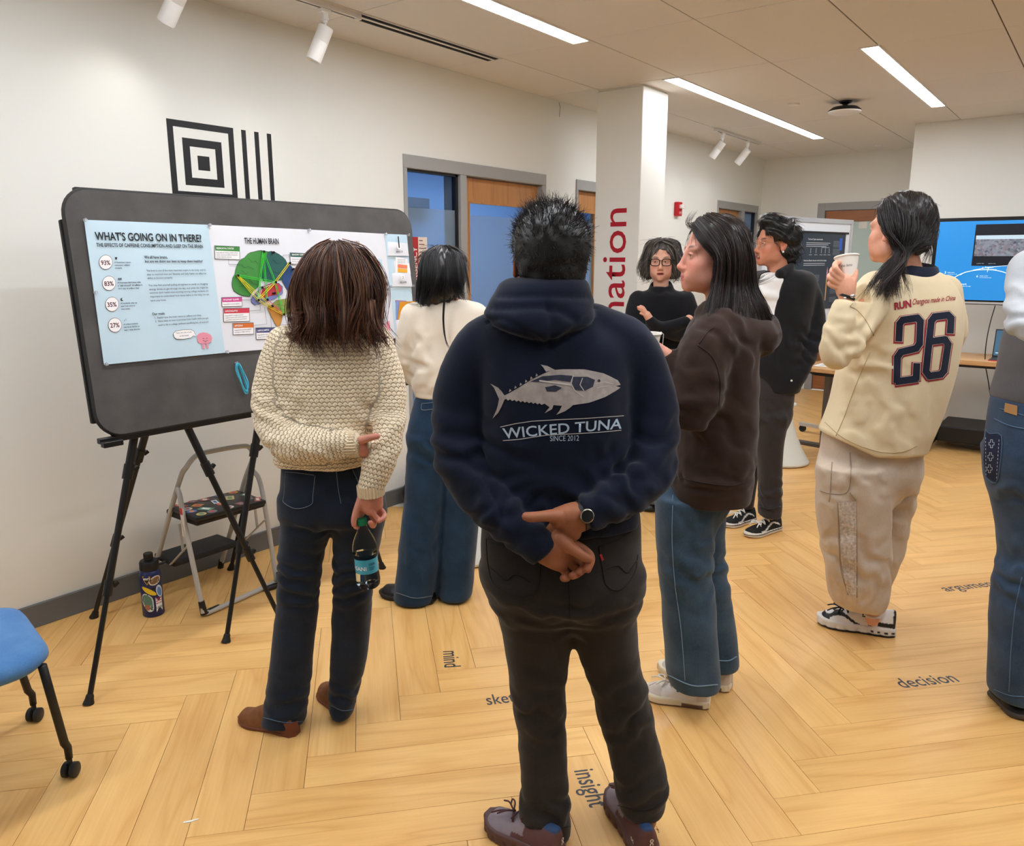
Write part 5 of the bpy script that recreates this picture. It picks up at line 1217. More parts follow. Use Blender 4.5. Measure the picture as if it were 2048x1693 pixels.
# ---- hair
def hair_mat(name, c1, c2, rough=.42, spec=.5):
    if name in MATS: return MATS[name]
    m = bpy.data.materials.new(name); m.use_nodes = True; nt = m.node_tree; b = nt.nodes['Principled BSDF']
    a = nt.nodes.new('ShaderNodeAttribute'); a.attribute_name = 'Col'
    mx = nt.nodes.new('ShaderNodeMix'); mx.data_type = 'RGBA'; mx.inputs[6].default_value = (*lin(c1), 1); mx.inputs[7].default_value = (*lin(c2), 1)
    sp = nt.nodes.new('ShaderNodeSeparateColor'); nt.links.new(a.outputs['Color'], sp.inputs[0]); nt.links.new(sp.outputs[0], mx.inputs[0]); nt.links.new(mx.outputs[2], b.inputs['Base Color'])
    b.inputs['Roughness'].default_value = rough; b.inputs['Specular IOR Level'].default_value = spec
    MATS[name] = m; return m
def strands_mesh(name, guides, n, r=.0011, spread=(.004, .012), seed=1, wave=.0, tipcut=.35, K=14, taper=.25, tone=(.0, 1.), tonef=None):
    """hair strands running along interpolated guide curves. guides: list of point lists (person space), ordered side by side"""
    rg = np.random.default_rng(seed); G = []
    for g_ in guides:
        g_ = catmull(np.asarray(g_, float), 6); L = np.concatenate([[0], np.cumsum(np.linalg.norm(np.diff(g_, axis=0), axis=1))]); t = np.linspace(0, L[-1], K)
        G.append(np.stack([np.interp(t, L, g_[:, i]) for i in range(3)], 1))
    G = np.array(G); u = rg.random(n)*(len(G)-1); i = np.minimum(u.astype(int), len(G)-2); f = (u-i)[:, None, None]
    P = G[i]*(1-f)+G[i+1]*f                                    # n, K, 3
    o = rg.normal(size=(n, 1, 3)); t = np.linspace(0, 1, K)[None, :, None]
    nc = max(int(n/28), 4); ci = np.minimum((u/(len(G)-1)*nc*.5).astype(int)+(nc//2)*rg.integers(0, 2, n), nc-1)
    cl = rg.normal(size=(nc, 3))[ci][:, None, :]
    P = P+(o*(.75-.45*t)+cl*1.0)*(spread[0]+(spread[1]-spread[0])*t)
    if wave: ph = (rg.random(nc)*6.3)[ci][:, None, None]+.35*rg.normal(size=(n, 1, 1)); wv = (.5+rg.random(nc))[ci][:, None, None]; P = P+wave*wv*t**1.5*np.concatenate([np.sin(t*8+ph), .7*np.cos(t*7+ph*1.3), .4*np.sin(t*6+ph)], 2)
    cutl = 1-tipcut*rg.random((n, 1))
    tt = np.linspace(0, 1, K)[None, :]*cutl; j = np.minimum((tt*(K-1)).astype(int), K-2); fr = (tt*(K-1)-j)[:, :, None]
    ar = np.arange(n)[:, None]; P = P[ar, j]*(1-fr)+P[ar, j+1]*fr
    T = np.gradient(P, axis=1); T /= np.linalg.norm(T, axis=2, keepdims=True)+1e-9
    ref = rg.normal(size=(n, 1, 3)); X = np.cross(T, ref); X /= np.linalg.norm(X, axis=2, keepdims=True)+1e-9; Y = np.cross(T, X)
    rad = r*(.7+.6*rg.random((n, 1, 1)))*(1-(1-taper)*np.linspace(0, 1, K)[None, :, None]**2)
    V = np.concatenate([P+rad*(X*math.cos(a)+Y*math.sin(a)) for a in (0, 2.094, 4.189)], 2).reshape(n, K, 3, 3)
    V = V.reshape(-1, 3); b = (np.arange(n)[:, None, None]*K+np.arange(K-1)[None, :, None])*3; q = np.arange(3)[None, None, :]; q2 = (q+1) % 3
    Fq = np.stack([b+q, b+q2, b+3+q2, b+3+q], 3).reshape(-1, 4)
    me = np_mesh(name, V, Fq)
    c = np.clip(tone[0]+(tone[1]-tone[0])*rg.random(n)**2, 0, 1)[:, None, None].repeat(K, 1).repeat(3, 2).reshape(-1)
    if tonef is not None: c = np.clip(c*tonef(V), 0, 1)
    set_col(me, np.stack([c, c, c], 1)); return me
def tuft_mesh(name, V, N, n, length, r=.0008, flow=(0, 0, 1), mixv=.5, seed=1, mask=None, K=5, curl=.4, jitter=.5, tang=False):
    """short hair standing on a surface"""
    rg = np.random.default_rng(seed); I = np.arange(len(V)) if mask is None else np.flatnonzero(mask); s_ = rg.choice(I, n)
    p = V[s_]+rg.normal(size=(n, 3))*.002; d = N[s_]*mixv+np.asarray(flow(V[s_]) if callable(flow) else np.tile(flow, (n, 1)))*(1-mixv)+rg.normal(size=(n, 3))*jitter*.5
    if tang:
        d = np.asarray(flow(V[s_]) if callable(flow) else np.tile(flow, (n, 1)), float); d = d-N[s_]*np.sum(d*N[s_], 1, keepdims=True); d /= np.linalg.norm(d, axis=1, keepdims=True)+1e-6; d = d+N[s_]*mixv+rg.normal(size=(n, 3))*jitter*.15
    d /= np.linalg.norm(d, axis=1, keepdims=True); L = (length(V[s_]) if callable(length) else length)*(.55+.6*rg.random(n)); bend = rg.normal(size=(n, 3))*curl
    t = np.linspace(0, 1, K)[None, :, None]; P = p[:, None, :]-N[s_][:, None, :]*(.001 if tang else .004)-N[s_][:, None, :]*t*t*(L**2)[:, None, None]*(5.2 if tang else 0)+(d[:, None, :]*t+bend[:, None, :]*t*t*.5)*L[:, None, None]
    T = np.gradient(P, axis=1); T /= np.linalg.norm(T, axis=2, keepdims=True); ref = rg.normal(size=(n, 1, 3)); X = np.cross(T, ref); X /= np.linalg.norm(X, axis=2, keepdims=True); Y = np.cross(T, X)
    rad = r*(1-.8*t)*(.7+.6*rg.random((n, 1, 1)))
    W_ = np.concatenate([P+rad*(X*math.cos(a)+Y*math.sin(a)) for a in (0, 2.094, 4.189)], 2).reshape(-1, 3)
    b = (np.arange(n)[:, None, None]*K+np.arange(K-1)[None, :, None])*3; q = np.arange(3)[None, None, :]; q2 = (q+1) % 3
    me = np_mesh(name, W_, np.stack([b+q, b+q2, b+3+q2, b+3+q], 3).reshape(-1, 4))
    c = (rg.random(n)**2)[:, None, None].repeat(K, 1).repeat(3, 2).reshape(-1); set_col(me, np.stack([c, c, c], 1)); return me
# ---- head
def rotz(a): c, s = math.cos(a), math.sin(a); return np.array([[c, -s, 0], [s, c, 0], [0, 0, 1.]])
def rotx(a): c, s = math.cos(a), math.sin(a); return np.array([[1, 0, 0], [0, c, -s], [0, s, c]])
def roty(a): c, s = math.cos(a), math.sin(a); return np.array([[c, 0, s], [0, 1, 0], [-s, 0, c]])
class Head:
    """head frame: x to the head's right, y to the face, z up; origin between the ears at eye level. yaw turns the face (0 = away from the camera, +90 = viewer's left)"""
    def __init__(s, o, yaw, tilt=0., roll=0., sc=1., wid=1.): s.o = np.asarray(o, float); s.R = rotz(math.radians(yaw)) @ rotx(math.radians(tilt)) @ roty(math.radians(roll)); s.sc = sc; s.wid = wid
    def P(s, q): q = np.asarray(q, float)*s.sc*np.array([s.wid, 1, 1]); return s.o+s.R @ q
    def inv(s, V): return ((V-s.o) @ s.R)/s.sc/np.array([s.wid, 1, 1])
    def add(s, F, nose=1., jaw=1., mouth_open=0., smile=0., ears=True, face=True):
        E = lambda c, r, k, op='u', R=None: F.ell(s.P(c), np.asarray([r]*3 if np.isscalar(r) else r)*s.sc*np.array([s.wid, 1, 1]), k*s.sc, s.R if R is None else s.R @ R, op)
        T = lambda p, r, k, op='u': F.tube([s.P(q) for q in p], np.asarray(r)*s.sc if not np.isscalar(r) else r*s.sc, k*s.sc, 3, op)
        E((0, -.014, .036), (.075, .095, .086), 0)
        E((0, .028, -.028), (.060, .066, .088), .02)
        E((0, .034, -.078), (.047*jaw, .052, .036), .025)
        if not face:
            if ears: s.ears(E)
            return s
        E((0, .082, -.100), (.019*jaw, .017, .015), .024)
        for x in (-1, 1):
            E((x*.042, .057, -.030), (.021, .022, .022), .024)
            E((x*.034, .072, .020), (.022, .014, .010), .022); E((x*.034, .058, -.058), (.022, .026, .030), .022)
            E((x*.050, .020, -.072), (.014*jaw, .030, .024), .02)
            E((x*.031, .098, .000), (.017, .013, .011), .014, 's')
            E((x*.031, .0740, .000), .0138, .004)
            E((x*.031, .0905, -.0005), (.0125, .012, .0040), .0015, 's')
            T([(x*.019, .0885, .0030), (x*.031, .0900, .0064), (x*.043, .0830, .0020)], .0022, .003)
            E((x*.0118*nose, .1000, -.0420), (.0088, .0095, .0080), .006)
        T([(0, .086, .012), (0, .0975, -.012), (0, .1070, -.034)], [.0085, .0078, .0100*nose], .010)
        E((0, .1085, -.0370), (.0108*nose, .0100, .0092), .008)
        for x in (-1, 1): E((x*.0065, .1035, -.0470), (.0036, .0042, .004), .002, 's')
        mo = mouth_open; zz = lambda x: -.0705+smile*.010*(abs(x)/.024)**2; yy = lambda x: .1000-.013*(abs(x)/.024)**2
        E((0, .0885, -.070), (.028, .014, .022), .016)
        T([(x, yy(x), zz(x)+.0048+mo*.25-.0012*(abs(x) < .004)) for x in (-.023, -.012, -.004, 0, .004, .012, .023)], [.0018, .0038, .0046, .0042, .0046, .0038, .0018], .004)
        T([(x, yy(x)-.0015, zz(x)-.0056-mo*.75) for x in (-.021, -.011, 0, .011, .021)], [.002, .0045, .0055, .0045, .002], .004)
        if mo > 0: E((0, .100, -.0705-mo*.25), (.021, .016, .0025+mo*.55), .002, 's')
        else: T([(x, yy(x)+.0055, zz(x)-.0003) for x in (-.024, -.012, 0, .012, .024)], .0011, .002, 's')
        if ears: s.ears(E)
        return s
    def ears(s, E):
        for x in (-1, 1):
            R_ = rotz(x*.35) @ rotx(.15)
            E((x*.0765, -.010, -.012), (.0085, .0185, .0310), .008, 'u', R_); E((x*.084, -.006, -.010), (.0065, .010, .0165), .004, 's', R_)
            E((x*.0765, -.002, -.036), (.006, .0085, .0085), .006)
    def colors(s, V, skin, lips=(176, 92, 84), blush=(.0, .0), brows=None, stubble=0.):
        q = s.inv(V); base = np.tile(np.asarray(lin(skin)), (len(V), 1)); head = (np.abs(q[:, 0]) < .1) & (q[:, 1] > -.1) & (q[:, 1] < .13) & (np.abs(q[:, 2]) < .13)
        base *= (1+.06*vnoise(V*60))[:, None]
        def mixin(c, wgt): nonlocal base; wgt = (np.clip(wgt, 0, 1)*head)[:, None]; base = base*(1-wgt)+np.asarray(lin(c))*wgt
        g_ = lambda c, r: np.exp(-np.sum(((np.stack([np.abs(q[:, 0]), q[:, 1], q[:, 2]], 1)-c)/r)**2, 1))
        red = np.asarray(skin)*np.array([1.0, .80, .78]); mixin(red, .55*g_((.044, .062, -.035), (.022, .05, .020))+.5*g_((0, .112, -.038), (.016, .02, .014))+.5*g_((.08, -.01, -.01), (.016, .03, .035)))
        mixin(np.asarray(skin)*.8, .5*g_((.031, .088, -.012), (.016, .02, .006))+.5*g_((.031, .088, .008), (.017, .02, .006)))
        zz = -.0705; mixin(lips, 1.3*np.exp(-((q[:, 0])/.0205)**4-((q[:, 2]-zz)/.0105)**4)*(q[:, 1] > .078))
        if brows: b = np.exp(-((np.abs(q[:, 0])-.033)/.019)**4-((q[:, 2]-.0235-.004*np.sin((np.abs(q[:, 0])-.014)*70))/.0042)**2)*(q[:, 1] > .06); mixin(brows, b*.95)
        if stubble: mixin((60, 48, 44), stubble*np.exp(-((q[:, 2]+.055)/.006)**2-((q[:, 0])/.022)**4)*(q[:, 1] > .08)+.35*stubble*np.exp(-((q[:, 2]+.103)/.012)**2-((q[:, 0])/.018)**4)*(q[:, 1] > .06))
        return base
    def eyes(s, per, iris=(60, 38, 26), look=(0, 0)):
        for x in (-1, 1):
            c = s.P((x*.031, .0738, 0)); g_ = bpy.data.meshes.new('eye'); bm = bmesh.new(); bmesh.ops.create_uvsphere(bm, u_segments=20, v_segments=14, radius=.0123*s.sc); bm.to_mesh(g_); bm.free()
            V = np.array([v.co[:] for v in g_.vertices]); d = s.R @ np.array([math.sin(look[0]), math.cos(look[0])*math.cos(look[1]), math.sin(look[1])]); a = np.arccos(np.clip((V/np.linalg.norm(V, axis=1, keepdims=True)) @ d, -1, 1))
            C = np.tile(lin((200, 192, 186)), (len(V), 1)); C[a < .56] = lin(iris); C[a < .22] = lin((8, 8, 8)); set_col(g_, C); g_.shade_smooth()
            o = per.obj('eye', g_, mat('eye_surface', (220, 220, 220), .12, attr='Col'), per.root); o.location = Vector(c)
def skin_mat(): return mat('skin', (200, 150, 120), .48, attr='Col', noise=.04, nscale=180, bump=.12, bscale=500, spec=.35)
def hand(F, s, palm, fingers, k=.004):
    """palm: list of (rows) tubes, fingers: list of rows (px, py, d, r)"""
    for rows in palm: p, r = s.pts(rows); F.tube(p, r, .012, 3)
    for rows in fingers: p, r = s.pts(rows); F.tube(p, r, k, 3)
def nail(s, rows, m):
    pass
# ---- shoes: solid built along heel -> toe in person space
def shoe_frame(s, heel, toe, zlift=0.):
    """heel, toe: floor pixels"""
    a, b = onz(*heel)-s.P0, onz(*toe)-s.P0; a = np.array([a@rv, a@fh, 0]); b = np.array([b@rv, b@fh, 0]); y = b-a; Ln = np.linalg.norm(y); y /= Ln; x = np.array([y[1], -y[0], 0]); return a, x, y, Ln
def shoe_shape(F, fr, wid, sole_h, up, rise=.09, toe_h=.05, op='upper', sole_out=.004, toe_spring=.008):
    """op 'sole' or 'upper'. wid = widest half width"""
    a, x, y, Ln = fr
    tw = np.array([0, .04, .15, .3, .45, .6, .72, .84, .94, 1.]); ww = np.array([.45, .66, .76, .76, .80, .93, 1., .92, .66, .22])*wid
    cc = np.array([0, 0, 0, .0, .02, .05, .07, .07, .05, .03])*wid*2.2*up
    zt = np.interp
    def fn(X, Y, Z):
        px, py = X-a[0], Y-a[1]; t = (px*y[0]+py*y[1])/Ln; u = px*x[0]+py*x[1]
        w = np.interp(np.clip(t, 0, 1), tw, ww)
        e = np.where(t < 0, -t*Ln, np.where(t > 1, (t-1)*Ln, 0)); sp = toe_spring*np.clip((t-.72)/.28, 0, 1)**2
        c_ = np.interp(np.clip(t, 0, 1), tw, cc)
        if op == 'sole':
            d2 = np.abs(u-c_)-(w+sole_out); d2 = np.where(e > 0, np.sqrt(np.maximum(d2+.0, 0)**2+e**2)-.004, d2)
            zz = np.abs(Z-sp-sole_h/2)-sole_h/2
            return smax(d2, zz, .008)
        top = np.interp(t, [-.02, .02, .12, .28, .40, .55, .75, .9, 1.], [rise*.9, rise, rise*.98, rise*.86, rise*.92, rise*.70, toe_h, toe_h*.85, toe_h*.3])
        hz = np.maximum(top-sole_h*.5, .01); zc = sole_h*.5+sp
        zr = np.clip((Z-zc)/hz, 0, 1.6); nar = np.interp(np.clip(t, 0, 1), [0, .3, .55, 1], [.28, .38, .30, .25])
        w2 = w*(1-nar*np.clip(zr, 0, 1)**1.6)
        k0 = ((np.abs(u-c_)/np.maximum(w2, .004))**2.6+zr**3.2+1e-9)**(1/2.8)
        d = (k0-1)*np.minimum(w2, hz)*.8
        d = np.where(e > 0, np.maximum(d, 0)+e, d)
        return smax(d, zc-Z, .003)
    lo = np.minimum(a, a+y*Ln)-wid-.02; hi = np.maximum(a, a+y*Ln)+wid+.02; hi[2] = rise+.05; lo[2] = -.01
    return F.put(fn, lo, hi, .0)
def shoe(s, name, heel, toe, wid, upper, sole, rise=.095, sole_h=.03, toe_h=.055, h=.0045, label=None, colfn=None, solecol=None, disp=(), sdisp=(), up=.0, toe_spring=.008):
    fr = shoe_frame(s, heel, toe); a, x, y, Ln = fr; lo = np.minimum(a, a+y*Ln)-.09; hi = np.maximum(a, a+y*Ln)+.09; lo[2], hi[2] = -.008, rise+.04
    F = Field(lo, hi, h); shoe_shape(F, fr, wid, sole_h, up, rise, toe_h, 'upper', toe_spring=toe_spring); o = s.cloth(name, F, upper, disp=disp, colfn=(lambda V: colfn(V, fr)) if colfn else None, label=label)
    F = Field(lo, hi, h); shoe_shape(F, fr, wid, sole_h, up, rise, toe_h, 'sole', toe_spring=toe_spring); s.cloth('sole', F, sole, disp=[(lambda V, f_=f_: f_(V, fr)) for f_ in sdisp], colfn=(lambda V: solecol(V, fr)) if solecol else None, parent=o)
    return o, fr
def st_of(V, fr): a, x, y, Ln = fr; q = V-a; return (q@y)/Ln, q@x, q[:, 2]
def laces(s, par, fr, t0, t1, z0, z1, w, m, n=5, r=.003):
    a, x, y, Ln = fr; mb = MB()
    for i in range(n):
        f = i/(n-1); t = t0+(t1-t0)*f; z = z0+(z1-z0)*f; p = a+y*Ln*t; 
        mb.tube([tuple(p+x*w*q+np.array([0, 0, z-.012*abs(q)**2+.003*(1-abs(q))])+y*(.010 if (i+0) % 2 else -.010)*q) for q in (-1, -.5, 0, .5, 1)], r, 6)
    p = a+y*Ln*t1+np.array([0, 0, z1+.006])
    for sg in (-1, 1): mb.tube(catmull([tuple(p), tuple(p+x*sg*.02+y*.01+np.array([0, 0, .008])), tuple(p+x*sg*.035+y*.03), tuple(p+x*sg*.015+y*.02), tuple(p)], 4), r*.8, 5).tube(catmull([tuple(p), tuple(p+x*sg*.02+y*.03), tuple(p+x*sg*.03+y*.055-np.array([0, 0, .012]))], 4), r*.8, 5)
    me = bpy.data.meshes.new('laces'); mb.bm.to_mesh(me); mb.bm.free(); me.shade_smooth(); return s.obj('laces', me, m, par)
# ---- helpers that dress a person
def bounds(*lofts, pad=.03):
    lo = np.array([1e9]*3); hi = -lo
    for Q in lofts:
        Q = np.asarray(Q, float)
        if Q.shape[1] == 5: z, cx, cy, a, b = Q.T; lo = np.minimum(lo, [(cx-a).min(), (cy-b).min(), z.min()]); hi = np.maximum(hi, [(cx+a).max(), (cy+b).max(), z.max()])
        else: r = Q[:, 3:4]; lo = np.minimum(lo, (Q[:, :3]-r).min(0)); hi = np.maximum(hi, (Q[:, :3]+r).max(0))
    return lo-pad, hi+pad
def tb(s, rows): p, r = s.pts(rows); return np.hstack([np.array(p), np.array(r)[:, None]])
def pants(s, name, pelvis, legs, m, h=.008, disp=(), k=.025, n=2.3, label=None, uvfn=None):
    L = [s.sec(q) for q in [pelvis]+legs]; lo, hi = bounds(*L); lo[2] = max(lo[2], -.002); F = Field(lo, hi, h)
    F.loft(L[0], 0, 2.4)
    for q in L[1:]: F.loft(q, k, n)
    return s.cloth(name, F, m, disp=disp, label=label)
def top(s, name, torso, arms, m, h=.008, disp=(), k=.02, extra=None, cuts=(), n=2.5, label=None, uvfn=None, relax=1, armn=4, armx=None):
    L = s.sec(torso); A = [tb(s, a) for a in arms]; lo, hi = bounds(L, *A); F = Field(lo-.02, hi+np.array([.02, .02, .06]), h)
    F.loft(L, 0, n)
    G = Field.__new__(Field); G.ax = F.ax; G.v = np.full_like(F.v, .25)
    for a in A: G.tube(a[:, :3], a[:, 3], .01, armn)
    if armx: armx(G)
    F.v = smin(F.v, G.v, k)
    if extra: extra(F)
    for c in cuts: F.cut(*c)
    return s.cloth(name, F, m, disp=disp, label=label, uvfn=uvfn, relax=relax)
def body(s, head, skin, core, limbs, hands=(), neck=None, hk={}, fine=.0032, handh=.0028, headkw={}, colkw={}, extra=None):
    """one continuous skin surface from head to ankles"""
    rows = [tb(s, r) for r in core+limbs]; H = []
    for palm, fing in hands: H += [tb(s, r) for r in palm+fing]
    nk = tb(s, neck); lo, hi = bounds(*rows, nk, *(H or [nk])); o = head.o; lo = np.minimum(lo, o-.14); hi = np.maximum(hi, o+.15)
    zones = [(o-.135*head.sc, o+.14*head.sc, fine)]
    for palm, fing in hands: a, b = bounds(*[tb(s, r) for r in palm+fing], pad=.012); zones.append((a, b, handh))
    F = Field(lo, hi, .016, zones); F.tube(rows[0][:, :3], rows[0][:, 3], 0)
    for r in rows[1:]: F.tube(r[:, :3], r[:, 3], .02, 3)
    F.tube(nk[:, :3], nk[:, 3], .02, 3)
    G = Field.__new__(Field); G.ax = F.ax; G.v = np.full_like(F.v, .25); head.add(G, **headkw); F.v = smin(F.v, G.v, .018)
    for palm, fing in hands:
        for r in palm: q = tb(s, r); F.tube(q[:, :3], q[:, 3], .010, 3)
        for r in fing: q = tb(s, r); F.tube(q[:, :3], q[:, 3], .0035, 3)
    if extra: extra(F)
    def cf(V):
        C = head.colors(V, skin, **colkw)
        for palm, fing in hands:
            for r in fing:
                q = tb(s, r); t = q[-1, :3]; C *= 1-np.exp(-np.sum((V-t)**2, 1)/(.012**2))[:, None]*np.array([.0, .13, .12])
        return C
    return s.make_body(F, skin_mat(), cf)
def band_on(s, name, c, axis, r, wdt, th, m, parent=None, squash=1., label=None):
    z = Vector(axis).normalized(); x = Vector((0, 0, 1)).cross(z).normalized(); y = z.cross(x); M = frame(c, x, y*squash, z); mb = MB()
    mb.lathe([(r, -wdt/2), (r+th, -wdt/2+.001), (r+th, wdt/2-.001), (r, wdt/2), (r, -wdt/2)], M, 32); me = bpy.data.meshes.new(name); bmesh.ops.recalc_face_normals(mb.bm, faces=mb.bm.faces[:]); mb.bm.to_mesh(me); mb.bm.free(); me.set_sharp_from_angle(angle=.7)
    return s.obj(name, me, m, parent or s.root, label)
def mbobj(s, name, mb, m, parent=None, label=None, smooth=True):
    bmesh.ops.recalc_face_normals(mb.bm, faces=mb.bm.faces[:]); me = bpy.data.meshes.new(name); mb.bm.to_mesh(me); mb.bm.free()
    if smooth: me.shade_smooth(); me.set_sharp_from_angle(angle=.8)
    return s.obj(name, me, m, parent or s.root, label)
def cap_hair(s, head, name, m, t=.012, h=.005, front=.05, low=-.06, disp=(), extra=None, tone=.25, grow=(0, 0, 0)):
    """solid under-layer of the hair: cranium shell behind the hairline"""
    o = head.o; F = Field(o-.16, o+.17, h); sc = head.sc
    F.ell(head.P((0, -.016, .038)), np.array([(.075+t)*head.wid, .095+t, .086+t])*sc, 0, head.R)
    F.ell(head.P((0, -.045, -.02)), np.array([(.066+t)*head.wid, .062+t, .07+t])*sc, .02, head.R)
    if extra: extra(F)
    F.cut(head.P((0, front, .06)), head.R @ np.array([0, 1, -.55]), .01); F.cut(head.P((0, 0, low)), head.R @ np.array([0, .25, -1.]), .012)
    for x in (-1, 1): F.ell(head.P((x*.08, .01, -.03)), np.array([.03, .032, .05])*sc, .01, head.R, 's')
    return s.cloth(name, F, m, disp=disp, colfn=lambda V: np.full((len(V), 3), tone))
def px_polys(polys):
    P = np.vstack([np.array(p, float) for p in polys]); x0, y0 = P.min(0); x1, y1 = P.max(0)
    return unit_poly([[((x-x0)/(x1-x0), (y1-y)/(y1-y0)) for x, y in p] for p in polys]), [(x0, y1), (x1, y1), (x1, y0), (x0, y0)]
def thick(path, w):
    """closed set of quads stroking a pixel polyline with square joints"""
    out = []; P = np.asarray(path, float)
    for i in range(len(P)-1):
        a, b = P[i], P[i+1]; d = (b-a)/np.linalg.norm(b-a); n = np.array([-d[1], d[0]])*w/2
        e0, e1 = d*(w/2 if i == 0 else w*.22), d*(w/2 if i == len(P)-2 else w*.22)
        out.append([tuple(a-e0+n), tuple(b+e1+n), tuple(b+e1-n), tuple(a-e0-n)])
    return out

M_denim = weave('denim_dark', (15, 23, 36), (34, 46, 64), scale=620, bump=.35)
M_denim2 = weave('denim_teal', (16, 38, 60), (36, 64, 90), scale=560, bump=.35)
M_denim3 = weave('denim_mid', (34, 54, 72), (66, 88, 106), scale=560, bump=.35)
M_denim4 = weave('denim_right', (31, 50, 74), (62, 84, 110), scale=620, bump=.35)
M_blackden = weave('denim_black', (29, 25, 22), (48, 42, 37), scale=640, bump=.35)
M_stitch = mat('stitch_grey', (108, 116, 124), .8); M_stitch_d = mat('stitch_dark', (30, 27, 25), .8); M_stitch_b = mat('stitch_blue', (84, 110, 140), .8)

# ============================================================ woman in the cream knit, seen from behind
def knit_mat(name, c, cd, pu=.0135, pv=.0112):
    m = bpy.data.materials.new(name); m.use_nodes = True; nt = m.node_tree; b = nt.nodes['Principled BSDF']; N, Lk = nt.nodes.new, nt.links.new
    def mth(op, a, b_=None, c_=None):
        n = N('ShaderNodeMath'); n.operation = op
        for i, q in enumerate((a, b_, c_)):
            if q is None: continue
            if isinstance(q, (int, float)): n.inputs[i].default_value = q
            else: Lk(q, n.inputs[i])
        return n.outputs[0]
    a = N('ShaderNodeAttribute'); a.attribute_name = 'cloth_uv'; sp = N('ShaderNodeSeparateXYZ'); Lk(a.outputs['Vector'], sp.inputs[0])
    nz = N('ShaderNodeTexNoise'); nz.inputs['Scale'].default_value = 40; tc = N('ShaderNodeTexCoord'); Lk(tc.outputs['Object'], nz.inputs['Vector']); wob = mth('MULTIPLY', mth('SUBTRACT', nz.outputs[0], .5), .5)
    v = mth('ADD', mth('DIVIDE', sp.outputs[1], pv), wob); row = mth('FLOOR', v); f = mth('FRACT', v)
    u = mth('ADD', mth('ADD', mth('DIVIDE', sp.outputs[0], pu), mth('MULTIPLY', mth('MODULO', row, 2.), .5)), wob)
    arch = mth('ABSOLUTE', mth('SINE', mth('MULTIPLY', u, math.pi)))
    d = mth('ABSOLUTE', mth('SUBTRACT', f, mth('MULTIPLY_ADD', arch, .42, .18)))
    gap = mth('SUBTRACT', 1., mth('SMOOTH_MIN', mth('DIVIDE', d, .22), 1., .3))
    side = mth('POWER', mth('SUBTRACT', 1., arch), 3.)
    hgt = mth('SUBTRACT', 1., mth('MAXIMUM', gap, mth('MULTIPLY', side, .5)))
    mx = N('ShaderNodeMix'); mx.data_type = 'RGBA'; mx.inputs[6].default_value = (*lin(cd), 1); mx.inputs[7].default_value = (*lin(c), 1); Lk(hgt, mx.inputs[0]); Lk(mx.outputs[2], b.inputs['Base Color'])  # gaps between stitch rows darkened in the colour to stand for shade
    bp = N('ShaderNodeBump'); bp.inputs['Strength'].default_value = .9; bp.inputs['Distance'].default_value = .004; Lk(hgt, bp.inputs['Height']); Lk(bp.outputs[0], b.inputs['Normal'])
    b.inputs['Roughness'].default_value = .9; b.inputs['Specular IOR Level'].default_value = .15; b.inputs['Sheen Weight'].default_value = .2
    return m
def limb_uv(arms, V, z0):
    """u round / v along: torso by height, limbs along their axis"""
    u = V[:, 0].copy(); v = V[:, 2]-z0; best = np.full(len(V), 1.12)
    for A in arms:
        Q = dense(A, 5); P, r = Q[:, :3], Q[:, 3]; s_ = np.concatenate([[0], np.cumsum(np.linalg.norm(np.diff(P, axis=0), axis=1))])
        D = np.linalg.norm(V[:, None, :]-P[None], axis=2); j = D.argmin(1); q = D[np.arange(len(V)), j]/r[j]; m = q < best; best[m] = q[m]
        T = np.gradient(P, axis=0); T /= np.linalg.norm(T, axis=1, keepdims=True); X = np.cross(T, [0, 1, 0]); X /= np.linalg.norm(X, axis=1, keepdims=True)+1e-6; Y = np.cross(T, X); o = V-P[j]
        al = s_[j]+np.sum(o*T[j], 1); an = np.arctan2(np.sum(o*X[j], 1), -np.sum(o*Y[j], 1)*np.sign(Y[j][:, 1]+1e-6)*1.)
        u[m] = (an*.052)[m]; v[m] = -al[m]
    return np.stack([u, v], 1)
w_ = Person(640, 2.42, 'woman with long brown hair in cream knit sweater, seen from behind')
wh = Head(w_.L(667, 566, .03), 8, -6)
PALM_L = [[(700, 893, -.155, .024), (722, 892, -.155, .023), (738, 893, -.145, .020)], [(716, 900, -.155, .018), (734, 905, -.150, .016)]]
FING_L = [[(716, 884, -.165, .013), (733, 878, -.182, .0115), (747, 874, -.19, .010), (755, 873, -.192, .0085)]]+[[(735, y0, -.145, .0095), (755, y0-2, -.105, .009), (775, y0-1, -.095, .0085), (790, y0+4, -.11, .0075)] for y0 in (886, 895, 903, 910)]
PALM_R = [[(741, 980, -.165, .024), (741, 1000, -.168, .025), (741, 1018, -.166, .022)], [(752, 985, -.165, .020), (755, 1010, -.165, .017)], [(727, 995, -.17, .018), (722, 1012, -.172, .015)]]
FING_R = [[(722, 1000, -.175, .013), (713, 1022, -.182, .0108), (708, 1040, -.186, .0092), (708, 1050, -.187, .0078)],
          [(726, 1022, -.162, .010), (716, 1040, -.155, .0092), (711, 1052, -.16, .0085), (715, 1055, -.176, .0078)],
          [(738, 1022, -.160, .0100), (748, 1040, -.150, .0095), (746, 1052, -.168, .0090), (741, 1046, -.186, .0082)],
          [(748, 1018, -.160, .0098), (760, 1034, -.152, .0090), (757, 1040, -.172, .0085), (744, 1024, -.184, .0072)],
          [(756, 1014, -.160, .0088), (768, 1028, -.155, .0080), (768, 1036, -.172, .0075), (758, 1043, -.182, .0066)]]
